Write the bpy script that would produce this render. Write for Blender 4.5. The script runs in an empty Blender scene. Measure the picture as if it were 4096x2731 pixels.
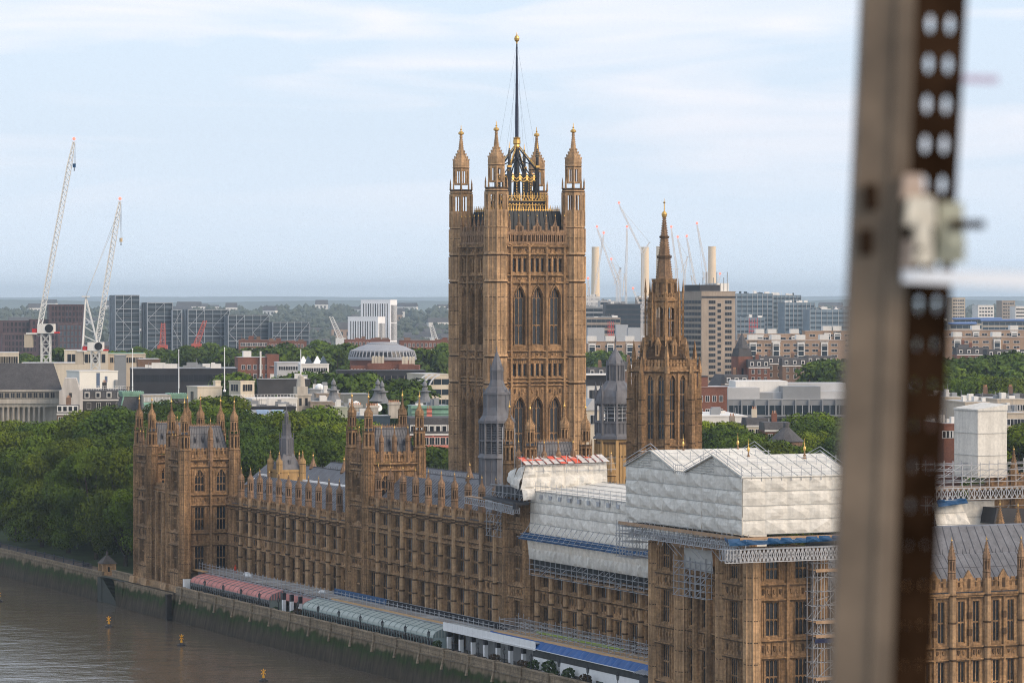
import bpy, math, random
from mathutils import Matrix, Vector
sc = bpy.context.scene
col = sc.collection
PI = math.pi
# ---------------------------------------------------------------- camera
F = 13500.0; CAMH = 60.0; CX = 2048.0; HY = 1201.6       # telephoto seen in the photograph's own pixels
cam = bpy.data.cameras.new('camera'); cob = bpy.data.objects.new('camera', cam); col.objects.link(cob)
cob.location = (0, 0, CAMH); cob.rotation_euler = (PI/2, 0, 0)
cam.sensor_width = 36.0; cam.lens = 36.0*F/4096
cam.shift_y = (HY-2731/2)/4096.0
cam.clip_start = 0.5; cam.clip_end = 60000
cam.dof.use_dof = True; cam.dof.focus_distance = 720; cam.dof.aperture_fstop = 5.6
sc.camera = cob
# ---------------------------------------------------------------- world and sun
SUN_EL = math.radians(30); SUN_DIR = Vector((0.80, -0.50, 0))   # the sun stands low to the right
SUN_AZ = math.atan2(SUN_DIR.x, SUN_DIR.y)
wd = bpy.data.worlds.new('World'); sc.world = wd; wd.use_nodes = True
wn = wd.node_tree; wn.nodes.clear()
def wnode(t, **k):
    n = wn.nodes.new(t)
    for a, b in k.items(): setattr(n, a, b)
    return n
sky = wnode('ShaderNodeTexSky', sky_type='NISHITA', sun_disc=False, sun_elevation=SUN_EL, sun_rotation=SUN_AZ)
sky.air_density = 1.2; sky.dust_density = 2.0; sky.ozone_density = 2.0
tc = wnode('ShaderNodeTexCoord')
mp = wnode('ShaderNodeMapping'); mp.inputs['Scale'].default_value = (1.0, 1.0, 7.0); mp.inputs['Location'].default_value = (3.3, 1.7, 0.9)
wn.links.new(tc.outputs['Generated'], mp.inputs['Vector'])
nz = wnode('ShaderNodeTexNoise'); nz.inputs['Scale'].default_value = 9.0; nz.inputs['Detail'].default_value = 3.5; nz.inputs['Roughness'].default_value = 0.5; nz.inputs['Distortion'].default_value = 0.6
wn.links.new(mp.outputs['Vector'], nz.inputs['Vector'])
rp = wnode('ShaderNodeValToRGB'); rp.color_ramp.elements[0].position = 0.46; rp.color_ramp.elements[1].position = 0.78
wn.links.new(nz.outputs['Fac'], rp.inputs['Fac'])
base = wnode('ShaderNodeMix', data_type='RGBA'); base.inputs[0].default_value = 0.85
wn.links.new(sky.outputs['Color'], base.inputs[6]); base.inputs[7].default_value = (3.85, 4.48, 5.40, 1)       # thin high overcast
cl = wnode('ShaderNodeMix', data_type='RGBA'); cl.inputs[7].default_value = (5.9, 5.45, 5.5, 1)               # pale cloud streaks
sepz = wnode('ShaderNodeSeparateXYZ'); wn.links.new(tc.outputs['Generated'], sepz.inputs[0])
mr = wnode('ShaderNodeMapRange'); mr.inputs[1].default_value = 0.01; mr.inputs[2].default_value = 0.085; mr.inputs[3].default_value = 0.0; mr.inputs[4].default_value = 0.95
wn.links.new(sepz.outputs['Z'], mr.inputs[0])
mm = wnode('ShaderNodeMath', operation='MULTIPLY'); wn.links.new(rp.outputs['Color'], mm.inputs[0]); wn.links.new(mr.outputs[0], mm.inputs[1])
mr2 = wnode('ShaderNodeMapRange'); mr2.inputs[1].default_value = 0.0; mr2.inputs[2].default_value = 0.05; mr2.inputs[3].default_value = 0.75; mr2.inputs[4].default_value = 0.0
wn.links.new(sepz.outputs['Z'], mr2.inputs[0]); hz = wnode('ShaderNodeMix', data_type='RGBA'); hz.inputs[7].default_value = (4.6, 5.2, 5.85, 1)
wn.links.new(mr2.outputs[0], hz.inputs[0]); wn.links.new(base.outputs[2], hz.inputs[6])
wn.links.new(mm.outputs[0], cl.inputs[0]); wn.links.new(hz.outputs[2], cl.inputs[6])
bg = wnode('ShaderNodeBackground'); bg.inputs['Strength'].default_value = 0.1
wo = wnode('ShaderNodeOutputWorld')
wn.links.new(cl.outputs[2], bg.inputs['Color']); wn.links.new(bg.outputs[0], wo.inputs['Surface'])
sl = bpy.data.lights.new('sun', 'SUN'); sl.energy = 1.5; sl.angle = math.radians(40); sl.color = (1.0, 0.78, 0.56)
so = bpy.data.objects.new('sun', sl); col.objects.link(so)
sdir = Vector((math.sin(SUN_AZ)*math.cos(SUN_EL), math.cos(SUN_AZ)*math.cos(SUN_EL), math.sin(SUN_EL)))
so.rotation_euler = (-sdir).to_track_quat('-Z', 'Y').to_euler()
vs = sc.view_settings; vs.view_transform = 'Standard'; vs.look = 'None'; vs.gamma = 1; vs.exposure = 1.0
sc.cycles.pixel_filter_type = 'BLACKMAN_HARRIS'; sc.cycles.filter_width = 1.05; sc.cycles.use_denoising = True; sc.cycles.denoising_prefilter = 'NONE'
sc.cycles.max_bounces = 5; sc.cycles.diffuse_bounces = 2; sc.cycles.glossy_bounces = 2; sc.cycles.transparent_max_bounces = 8; sc.cycles.volume_bounces = 0
# ---------------------------------------------------------------- materials
MATS = {}
def M(name, c, var=0.18, scale=0.35, rough=0.8, streak=0.0, grain=0.0, metal=0.0, spec=0.3, bump=0.0, emit=None, bricks=None, tint=None):
    """procedural surface: world-space colour variation, vertical weather streaks, fine grain"""
    if name in MATS: return MATS[name]
    m = bpy.data.materials.new(name); m.use_nodes = True; t = m.node_tree; b = t.nodes['Principled BSDF']
    N = lambda k: t.nodes.new(k); L = t.links.new
    g = N('ShaderNodeNewGeometry')
    n1 = N('ShaderNodeTexNoise'); n1.inputs['Scale'].default_value = scale; n1.inputs['Detail'].default_value = 6; n1.inputs['Roughness'].default_value = 0.65
    L(g.outputs['Position'], n1.inputs['Vector'])
    r = N('ShaderNodeValToRGB'); e = r.color_ramp.elements
    e[0].position = 0.3; e[1].position = 0.7
    t2 = tint or (1, 1, 1)
    e[0].color = tuple(x*(1-var) for x in c)+(1,); e[1].color = tuple(min(1, x*(1+var)*y) for x, y in zip(c, t2))+(1,)
    L(n1.outputs['Fac'], r.inputs['Fac']); out = r.outputs['Color']
    def mul(o, fac, lo):
        x = N('ShaderNodeMapRange'); x.inputs[1].default_value = 0.35; x.inputs[2].default_value = 0.65; x.inputs[3].default_value = lo; x.inputs[4].default_value = 1.0
        L(fac, x.inputs[0]); y = N('ShaderNodeVectorMath'); y.operation = 'SCALE'; L(o, y.inputs[0]); L(x.outputs[0], y.inputs['Scale']); return y.outputs[0]
    if streak:
        mpn = N('ShaderNodeMapping'); mpn.inputs['Scale'].default_value = (1.3, 1.3, 0.10); L(g.outputs['Position'], mpn.inputs['Vector'])
        n2 = N('ShaderNodeTexNoise'); n2.inputs['Scale'].default_value = 1.0; n2.inputs['Detail'].default_value = 4; L(mpn.outputs[0], n2.inputs['Vector'])
        out = mul(out, n2.outputs['Fac'], 1-streak)
    if grain:
        n3 = N('ShaderNodeTexNoise'); n3.inputs['Scale'].default_value = 2.4; n3.inputs['Detail'].default_value = 3; L(g.outputs['Position'], n3.inputs['Vector'])
        out = mul(out, n3.outputs['Fac'], 1-grain)
    if bricks:
        sx = N('ShaderNodeSeparateXYZ'); L(g.outputs['Position'], sx.inputs[0])
        ad = N('ShaderNodeMath'); ad.operation = 'ADD'; L(sx.outputs[0], ad.inputs[0]); L(sx.outputs[1], ad.inputs[1])
        cb = N('ShaderNodeCombineXYZ'); L(ad.outputs[0], cb.inputs[0]); L(sx.outputs[2], cb.inputs[1])
        bk = N('ShaderNodeTexBrick'); bk.inputs['Scale'].default_value = 1.0; bk.inputs['Brick Width'].default_value = bricks[0]; bk.inputs['Row Height'].default_value = bricks[1]
        bk.inputs['Mortar Size'].default_value = bricks[2]; bk.inputs['Color1'].default_value = (1, 1, 1, 1); bk.inputs['Color2'].default_value = (0.8, 0.8, 0.8, 1); bk.inputs['Mortar'].default_value = (bricks[3],)*3+(1,)
        L(cb.outputs[0], bk.inputs['Vector'])
        y = N('ShaderNodeVectorMath'); y.operation = 'MULTIPLY'; L(out, y.inputs[0]); L(bk.outputs['Color'], y.inputs[1]); out = y.outputs[0]
    L(out, b.inputs['Base Color'])
    b.inputs['Roughness'].default_value = rough; b.inputs['Metallic'].default_value = metal; b.inputs['Specular IOR Level'].default_value = spec
    if bump:
        bn = N('ShaderNodeBump'); bn.inputs['Strength'].default_value = bump; bn.inputs['Distance'].default_value = 0.3
        L(n1.outputs['Fac'], bn.inputs['Height']); L(bn.outputs[0], b.inputs['Normal'])
    if emit:
        b.inputs['Emission Color'].default_value = emit[0]+(1,); b.inputs['Emission Strength'].default_value = emit[1]
    MATS[name] = m; return m
STONE = M('honey_stone', (0.475, 0.288, 0.145), 0.46, 0.16, 0.85, streak=0.50, grain=0.42, bricks=(1.1, 0.45, 0.03, 0.75))
STONEP = M('pale_and_lit_stone', (0.56, 0.358, 0.195), 0.34, 0.25, 0.85, streak=0.32, grain=0.28, bricks=(1.1, 0.6, 0.03, 0.8))  # paler copy of the honey stone; on buttresses it paints in caught light
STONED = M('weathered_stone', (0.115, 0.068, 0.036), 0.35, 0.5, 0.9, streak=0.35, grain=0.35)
STONEG = M('grey_brown_stone', (0.335, 0.21, 0.124), 0.25, 0.3, 0.88, streak=0.35, grain=0.35)
SLATE = M('lead_slate', (0.135, 0.138, 0.152), 0.25, 0.5, 0.6, grain=0.2, spec=0.4)
LEAD = M('grey_lead', (0.135, 0.135, 0.148), 0.25, 0.4, 0.65, streak=0.25, spec=0.4)
LEADD = M('dark_lead', (0.09, 0.092, 0.105), 0.2, 0.5, 0.6)
GLASS = M('dark_window_glass', (0.018, 0.018, 0.02), 0.5, 0.6, 0.18, spec=0.5)
GOLD = M('gilt', (0.60, 0.38, 0.12), 0.2, 1, 0.4, metal=0.7)
BLACK = M('black_iron', (0.018, 0.02, 0.026), 0.2, 1, 0.5)
# ---------------------------------------------------------------- mesh helpers
class MB:
    def __init__(s, T=None): s.v = []; s.f = []; s.m = []; s.T = T
    def pts(s, P):
        k = len(s.v); T = s.T
        s.v.extend([T(*p) for p in P] if T else [tuple(p) for p in P]); return k
    def face(s, idx, m=0): s.f.append(tuple(idx)); s.m.append(m)
    def quad(s, a, b, c, d, m=0):
        k = s.pts((a, b, c, d)); s.face((k, k+1, k+2, k+3), m)
    def tri(s, a, b, c, m=0):
        k = s.pts((a, b, c)); s.face((k, k+1, k+2), m)
    def box(s, x0, x1, y0, y1, z0, z1, m=0):
        k = s.pts([(x0,y0,z0),(x1,y0,z0),(x1,y1,z0),(x0,y1,z0),(x0,y0,z1),(x1,y0,z1),(x1,y1,z1),(x0,y1,z1)])
        for q in ((0,3,2,1),(4,5,6,7),(0,1,5,4),(1,2,6,5),(2,3,7,6),(3,0,4,7)): s.face([k+i for i in q], m)
    def hexa(s, B, T, m=0):
        n = len(B); k = s.pts(list(B)+list(T))
        s.face([k+n-1-i for i in range(n)], m); s.face([k+n+i for i in range(n)], m)
        for i in range(n): j = (i+1) % n; s.face((k+i, k+j, k+n+j, k+n+i), m)
    def prism(s, poly, z0, z1, m=0): s.hexa([(x, y, z0) for x, y in poly], [(x, y, z1) for x, y in poly], m)
    def frus(s, n, cx, cy, r0, r1, z0, z1, rot=None, m=0):
        rot = PI/n if rot is None else rot
        c = [(math.cos(rot+2*PI*i/n), math.sin(rot+2*PI*i/n)) for i in range(n)]
        s.hexa([(cx+r0*a, cy+r0*b, z0) for a, b in c], [(cx+r1*a, cy+r1*b, z1) for a, b in c], m)
    def lathe(s, prof, n=8, cx=0, cy=0, rot=None, m=0):
        rot = PI/n if rot is None else rot
        c = [(math.cos(rot+2*PI*i/n), math.sin(rot+2*PI*i/n)) for i in range(n)]
        k = s.pts([(cx+r*a, cy+r*b, z) for r, z in prof for a, b in c])
        for j in range(len(prof)-1):
            for i in range(n): i2 = (i+1) % n; s.face((k+j*n+i, k+j*n+i2, k+(j+1)*n+i2, k+(j+1)*n+i), m)
        s.face([k+(len(prof)-1)*n+i for i in range(n)], m)
    def beam(s, p, q, w=0.1, m=0, w2=None):
        p = Vector(p); q = Vector(q); d = q-p
        if d.length < 1e-6: return
        a = d.cross(Vector((0, 0, 1)))
        if a.length < 1e-4*d.length: a = Vector((1, 0, 0))
        a.normalize(); b = d.cross(a).normalized(); w2 = w if w2 is None else w2
        A = [p+a*x*w/2+b*y*w/2 for x, y in ((-1,-1),(1,-1),(1,1),(-1,1))]; B = [q+a*x*w2/2+b*y*w2/2 for x, y in ((-1,-1),(1,-1),(1,1),(-1,1))]
        s.hexa([tuple(x) for x in A], [tuple(x) for x in B], m)
    def ext(s, poly, d0, d1, m=0):           # polygon in (s,z), extruded along the face's outward depth d
        s.hexa([(x, d0, z) for x, z in poly], [(x, d1, z) for x, z in poly], m)
    def mesh(s, name, mats):
        me = bpy.data.meshes.new(name); me.from_pydata(s.v, [], s.f)
        for m in (mats if isinstance(mats, (list, tuple)) else [mats]): me.materials.append(m)
        me.polygons.foreach_set('material_index', s.m); me.update(); return me
    def build(s, name, mats, parent=None, loc=(0,0,0), rot=0.0): return put(name, s.mesh(name, mats), parent, loc, rot)
CH = {}
def put(name, me, parent=None, loc=(0,0,0), rot=0.0, scale=None):
    o = bpy.data.objects.new(name, me); col.objects.link(o)
    o.location = loc; o.rotation_euler = (0, 0, rot)
    if scale: o.scale = scale if isinstance(scale, (tuple, list)) else (scale,)*3
    if parent: o.parent = parent; CH.setdefault(parent.name, []).append(o)
    return o
def tag(o, label, cat, group=None, kind=None):
    o['label'] = label; o['category'] = cat
    if group: o['group'] = group
    if kind: o['kind'] = kind
    return o
def thing(name, label, cat, loc=(0,0,0), rot=0.0, group=None):
    o = bpy.data.objects.new(name, None); col.objects.link(o); o.empty_display_size = 0.5
    o.location = loc; o.rotation_euler = (0, 0, rot); return tag(o, label, cat, group)
def structure(o): o['kind'] = 'structure'; return o
def dup(root, loc, rot=None, label=None, scale=None):
    r = root.copy(); col.objects.link(r); r.location = loc
    if rot is not None: r.rotation_euler = (0, 0, rot)
    if scale: r.scale = scale if isinstance(scale, (tuple, list)) else (scale,)*3
    if label: r['label'] = label
    for ch in CH.get(root.name, ()):
        c = ch.copy(); col.objects.link(c); c.parent = r; CH.setdefault(r.name, []).append(c)
        for g in CH.get(ch.name, ()): d = g.copy(); col.objects.link(d); d.parent = c
    return r
def P(px, py, D): return Vector(((px-CX)/F*D, D, CAMH-(py-HY)/F*D))
# the palace's own axes: u along the river front towards us, v inland
TH = math.radians(24.7); ROT = -(PI/2-TH); OX, OY = -81.25, 730.0
SN, CS = math.sin(TH), math.cos(TH)
def W(u, v, z=0): return Vector((OX+u*SN+v*CS, OY-u*CS+v*SN, z))
def pthing(name, label, cat, u, v, z=0, group=None): return thing(name, label, cat, W(u, v, z), ROT, group)
def fE(v0): return lambda s, d, z: (s, v0-d, z)          # face looking out over the river
def fN(u0): return lambda s, d, z: (u0+d, s, z)          # face looking along the river towards us
# ================================================================ the setting
GROUND = M('city_ground', (.10, .10, .09), .4, .01, .9)
g = MB()
CZ = -1.0
c = [W(-900, -1.6), W(420, -1.6)]
# land: everything inland of the river wall, reaching past the horizon
land = MB(); A = W(-9000, -1.6, CZ); B = W(420, -1.6, CZ)
land.quad((A.x, A.y, CZ), (B.x, B.y, CZ), (40000, 200, CZ), (40000, 40000, CZ)); land.tri((A.x, A.y, CZ), (40000, 40000, CZ), (-9000, 40000, CZ))
structure(land.build('ground', [GROUND]))
WATER = bpy.data.materials.new('river_water'); WATER.use_nodes = True; _t = WATER.node_tree; _b = _t.nodes['Principled BSDF']
_b.inputs['Base Color'].default_value = (.098, .076, .054, 1); _b.inputs['Roughness'].default_value = .12; _b.inputs['IOR'].default_value = 1.33
_g = _t.nodes.new('ShaderNodeNewGeometry'); _h = None
for sc_, st, dist, stretch in ((.07, .45, 1.0, 1.0), (.40, .45, .30, .55), (1.7, .4, .09, .6)):
    _m = _t.nodes.new('ShaderNodeMapping'); _m.inputs['Scale'].default_value = (1*stretch, 1, 1); _m.inputs['Rotation'].default_value = (0, 0, .35); _t.links.new(_g.outputs['Position'], _m.inputs['Vector'])
    _n = _t.nodes.new('ShaderNodeTexNoise'); _n.inputs['Scale'].default_value = sc_; _n.inputs['Detail'].default_value = 4; _t.links.new(_m.outputs[0], _n.inputs['Vector'])
    _u = _t.nodes.new('ShaderNodeBump'); _u.inputs['Strength'].default_value = st; _u.inputs['Distance'].default_value = dist; _t.links.new(_n.outputs['Fac'], _u.inputs['Height'])
    if _h: _t.links.new(_h, _u.inputs['Normal'])
    _h = _u.outputs[0]
_t.links.new(_h, _b.inputs['Normal'])
wt = MB(); A = W(-9000, -1, -6.5); B = W(700, -1, -6.5); C2 = W(700, -420, -6.5); D2 = W(-9000, -420, -6.5)
wt.quad(tuple(A), tuple(B), tuple(C2), tuple(D2)); structure(wt.build('water', [WATER]))
fb = MB(); A = W(-500, -420, CZ); B = W(420, -420, CZ); C2 = W(420, -1500, CZ); D2 = W(-500, -1500, CZ)
fb.quad(tuple(A), tuple(B), tuple(C2), tuple(D2)); structure(fb.build('far_bank', [GROUND]))
# the river wall with algae: green by height above the tide
RW = bpy.data.materials.new('algae_wall'); RW.use_nodes = True; _t = RW.node_tree; _b = _t.nodes['Principled BSDF']; _b.inputs['Roughness'].default_value = .9; _b.inputs['Specular IOR Level'].default_value = .15
_g = _t.nodes.new('ShaderNodeNewGeometry'); _s = _t.nodes.new('ShaderNodeSeparateXYZ'); _t.links.new(_g.outputs['Position'], _s.inputs[0])
_n = _t.nodes.new('ShaderNodeTexNoise'); _n.inputs['Scale'].default_value = .35; _n.inputs['Detail'].default_value = 6; _t.links.new(_g.outputs['Position'], _n.inputs['Vector'])
_ma = _t.nodes.new('ShaderNodeMath'); _ma.operation = 'MULTIPLY_ADD'; _t.links.new(_n.outputs['Fac'], _ma.inputs[0]); _ma.inputs[1].default_value = 3.4; _t.links.new(_s.outputs['Z'], _ma.inputs[2])
_mr = _t.nodes.new('ShaderNodeMapRange'); _t.links.new(_ma.outputs[0], _mr.inputs[0]); _mr.inputs[1].default_value = -5; _mr.inputs[2].default_value = 2.6
_r = _t.nodes.new('ShaderNodeValToRGB'); e = _r.color_ramp.elements; e[0].position = 0.0; e[0].color = (.050, .040, .028, 1); e[1].position = 1.0; e[1].color = (.26, .20, .13, 1)
for p_, c_ in ((.25, (.060, .048, .033)), (.40, (.045, .044, .022)), (.50, (.026, .046, .010)), (.58, (.040, .046, .016)), (.66, (.17, .13, .085))): q = e.new(p_); q.color = c_+(1,)
_t.links.new(_mr.outputs[0], _r.inputs[0])
_mp = _t.nodes.new('ShaderNodeMapping'); _mp.inputs['Scale'].default_value = (1.2, 1.2, .15); _t.links.new(_g.outputs['Position'], _mp.inputs['Vector']); _n2 = _t.nodes.new('ShaderNodeTexNoise'); _n2.inputs['Scale'].default_value = 1; _n2.inputs['Detail'].default_value = 5; _t.links.new(_mp.outputs[0], _n2.inputs['Vector'])
_q = _t.nodes.new('ShaderNodeMapRange'); _q.inputs[1].default_value = .3; _q.inputs[2].default_value = .7; _q.inputs[3].default_value = .55; _q.inputs[4].default_value = 1.35; _t.links.new(_n2.outputs['Fac'], _q.inputs[0])
_v = _t.nodes.new('ShaderNodeVectorMath'); _v.operation = 'SCALE'; _t.links.new(_r.outputs[0], _v.inputs[0]); _t.links.new(_q.outputs[0], _v.inputs['Scale']); _t.links.new(_v.outputs[0], _b.inputs['Base Color'])
WALLC = M('coping_stone', (.36, .275, .18), .25, .5, .85, streak=.3, grain=.3, bricks=(2.6, .6, .04, .6))
def river_wall(name, label, u0, u1, v, ztop, lean=1.0, posts=10.45):
    t = pthing(name, label, 'river wall', u0, v); L = u1-u0
    b = MB(); b.hexa([(0, -lean-.4, -8), (L, -lean-.4, -8), (L, 1.2, -8), (0, 1.2, -8)], [(0, -.1, -.9), (L, -.1, -.9), (L, 1.2, -.9), (0, 1.2, -.9)]); b.build('wall', [RW], t)
    k = MB(); k.box(0, L, -.05, .55, -.95, ztop-.2); k.box(0, L, -.22, .66, ztop-.2, ztop); k.box(0, L, -.25, .6, -1.15, -.9)
    k.build('parapet', [WALLC], t)
    if posts:
        pm = MB(); pm.box(-.35, .35, -.34, .7, -1.3, ztop+.12); pm.hexa([(-.3, -.75, -2.8), (.3, -.75, -2.8), (.3, 0, -2.8), (-.3, 0, -2.8)], [(-.22, -.4, -1.2), (.22, -.4, -1.2), (.22, 0, -1.2), (-.22, 0, -1.2)]); me = pm.mesh('pier', [WALLC])
        for i in range(int(L/posts)): put('pier', me, t, (4+i*posts, 0, 0))
    return t
river_wall('terrace_wall', 'weathered stone terrace wall green with algae along the water below the marquees', 29.6, 247, -1.2, .55)
river_wall('garden_wall', 'long river wall with dark railing below the plane trees at the left', -420, -20.6, -1.2, -.1, posts=0)
river_wall('garden_wall', 'short pale wall between the little stone kiosk and the twin towered pavilion', -17.5, -2.6, .2, .5, posts=0)
river_wall('terrace_wall', 'algae covered foundation wall beneath the twin towered pavilion', -2.7, 29.5, -1.6, -1.2, posts=0)
TERR = M('terrace_paving', (.20, .19, .17), .2, .6, .85)
tp = MB(); tp.quad(tuple(W(29.5, -.9, -.55)), tuple(W(246, -.9, -.55)), tuple(W(246, 10.4, -.55)), tuple(W(29.5, 10.4, -.55))); structure(tp.build('terrace_pavement', [TERR]))
ga = MB(); ga.quad(*[tuple(W(u, v, -.95)) for u, v in ((-420, -.9), (-2, -.9), (-2, 120), (-420, 120))]); structure(ga.build('garden_lawn', [M('lawn', (.05, .075, .022), .3, .08, .9)]))
gp = MB(); gp.quad(*[tuple(W(u, v, -.93)) for u, v in ((-420, -.6), (-4, -.6), (-4, 5.5), (-420, 5.5))]); structure(gp.build('garden_path', [M('path', (.23, .16, .11), .2, .2, .9)]))
# far hills: low wooded ridges on the horizon
HILL = M('wooded_hill', (.045, .06, .035), .5, .004, .95, grain=.0)
def hills(Y, zb, amp, seed, depth):
    b = MB(); r = random.Random(seed); n = 260; w_ = max(5200, Y*.24); xs = [-w_+2*w_*i/n for i in range(n+1)]
    f = [(r.uniform(.0006, .0045), r.uniform(0, 6.3), r.uniform(.3, 1)) for _ in range(6)]
    hs = [zb+amp*sum(a*math.sin(k*x+p) for k, p, a in f)/3+r.uniform(0, .16)*amp for x in xs]
    for i in range(n):
        b.quad((xs[i], Y, CZ-1), (xs[i+1], Y, CZ-1), (xs[i+1], Y+depth*.5, hs[i+1]), (xs[i], Y+depth*.5, hs[i]))
        b.quad((xs[i], Y+depth*.5, hs[i]), (xs[i+1], Y+depth*.5, hs[i+1]), (xs[i+1], Y+depth, CZ-1), (xs[i], Y+depth, CZ-1))
    structure(b.build('hills', [HILL]))
hills(7600, 34, 8, 1, 1800); hills(15000, 58, 10, 2, 2500); hills(27000, 90, 12, 3, 4000)
# ================================================================ the palace
_WC = {}
def gwin(w, h, lights=3, trans=(0.5,), arch=0.0, mats=None, dep=0.30, bar=0.11):
    """a traceried window: glass set back, stone mullions, transoms and pointed heads"""
    key = (w, h, lights, trans, arch, id(mats))
    if key in _WC: return _WC[key]
    mb = MB(); hw = w/2
    mb.quad((-hw-.05, dep, 0), (hw+.05, dep, 0), (hw+.05, dep, h+arch), (-hw-.05, dep, h+arch), 0)
    lw = w/lights; y0 = dep-.11
    def top(x):
        if not arch: return h
        return h + arch*(1-(abs(x)/hw)**1.7)
    for i in range(1, lights):
        x = -hw+i*lw; mb.box(x-bar/2, x+bar/2, y0, dep-.004, 0, top(x), 1)
    mb.box(-hw, -hw+bar*.6, y0+.05, dep-.004, 0, h, 1); mb.box(hw-bar*.6, hw, y0+.05, dep-.004, 0, h, 1)
    mb.box(-hw, hw, y0-.06, dep-.006, 0, .16, 1)
    for t in trans: mb.box(-hw, hw, y0-.012, dep-.008, h*t-.09, h*t+.09, 1)
    mb2 = mb; zs = [h]+[h*t-.09 for t in trans]
    for z in zs:                                       # cusped heads of the lights
        for i in range(lights):
            xa = -hw+i*lw; xc = xa+lw/2; r = min(lw*.55, .6)
            for sg in (-1, 1):
                xe = xc+sg*lw/2
                mb.hexa([(xe, y0+.03, z), (xe, y0+.03, z-r), (xc+sg*lw*.30, y0+.03, z-r*.38), (xc, y0+.03, z)],
                        [(xe, dep-.01, z), (xe, dep-.01, z-r), (xc+sg*lw*.30, dep-.01, z-r*.38), (xc, dep-.01, z)], 1)
    if arch:
        for i in range(lights):                        # a second row of small tracery lights in the head
            x = -hw+(i+.5)*lw
            mb.box(x-bar/3, x+bar/3, y0+.04, dep-.012, h, top(x), 1)
    _WC[key] = mb.mesh('window', mats or [GLASS, STONE]); return _WC[key]
def skin(mb, s0, s1, z0, z1, cols, dep=0.5, m=0):
    """wall front with real openings: cols = [(centre, width, [(zb, zt, arch)...])]"""
    x = s0
    for (c, w, ops) in sorted(cols):
        a, b = c-w/2, c+w/2
        if a > x+1e-4: mb.box(x, a, -dep, 0, z0, z1, m)
        z = z0
        for (zb, zt, ar) in sorted(ops):
            mb.box(a, b, -dep, 0, z, zb, m)
            if ar:
                n = 5
                for sg in (-1, 1):
                    pts = [(c+sg*w/2*(1-(i/n)), zt+ar*(1-(1-i/n)**1.7)) for i in range(n+1)]
                    for i in range(n):
                        (xa, za), (xb, zb2) = pts[i], pts[i+1]
                        mb.ext([(xa, za), (xb, zb2), (xb, zt+ar+.05), (xa, zt+ar+.05)], -dep, 0, m)
                z = zt+ar+.05
            else: z = zt
        mb.box(a, b, -dep, 0, z, z1, m); x = b
    if x < s1-1e-4: mb.box(x, s1, -dep, 0, z0, z1, m)
def put_windows(parent, face, p0, cols, lights=3, trans=(0.5,), mats=None, name='window', skip=None):
    for (c, w, ops) in cols:
        for (zb, zt, ar) in ops:
            tr = trans if zt-zb > 3 else ()
            me = gwin(round(w, 2), round(zt-zb, 2), lights, tr, ar, mats)
            if face == 'E': put(name, me, parent, (c, p0, zb), 0)
            else: put(name, me, parent, (p0, c, zb), PI/2)
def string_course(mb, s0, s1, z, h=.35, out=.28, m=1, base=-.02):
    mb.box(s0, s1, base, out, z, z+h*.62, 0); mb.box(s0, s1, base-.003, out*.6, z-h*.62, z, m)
def ribs(mb, s0, s1, z0, z1, step=.55, w=.14, out=.12, m=0):
    n = max(1, int((s1-s0)/step))
    for i in range(n+1):
        x = s0+(s1-s0)*i/n; mb.box(x-w/2, x+w/2, -.02, out, z0, z1, m)
def panel_band(mb, s0, s1, z0, z1, rnd, m=0, md=1):
    """carved band: framed shields and figures in relief"""
    n = max(1, int((s1-s0)/.9)); w = (s1-s0)/n
    for i in range(n):
        a = s0+i*w; mb.box(a-.05, a+.05, -.02, .10, z0, z1, m)
        zc = (z0+z1)/2; h = (z1-z0)*rnd.uniform(.26, .36)
        mb.hexa([(a+w*.28, -.02, zc-h*.3), (a+w*.5, -.02, zc-h), (a+w*.72, -.02, zc-h*.3), (a+w*.75, -.02, zc+h), (a+w*.25, -.02, zc+h)],
                [(a+w*.30, .11, zc-h*.3), (a+w*.5, .11, zc-h*.9), (a+w*.70, .11, zc-h*.3), (a+w*.7, .11, zc+h*.9), (a+w*.3, .11, zc+h*.9)], rnd.choice((m, m, md)))
def battlement(mb, s0, s1, z, h=1.2, step=1.1, m=0, dep=.45):
    mb.box(s0, s1, -dep, 0, z, z+h*.35, m); n = max(1, int((s1-s0)/step)); w = (s1-s0)/n
    for i in range(n):
        a = s0+i*w; mb.box(a+w*.18, a+w*.82, -dep+.05, -.05, z+h*.34, z+h, m)
        mb.box(a+w*.02, a+w*.10, -dep+.12, -.12, z+h*.34, z+h*.72, m); mb.box(a, a+w, -dep-.04, .05, z+h*.70, z+h*.80, m)
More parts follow.
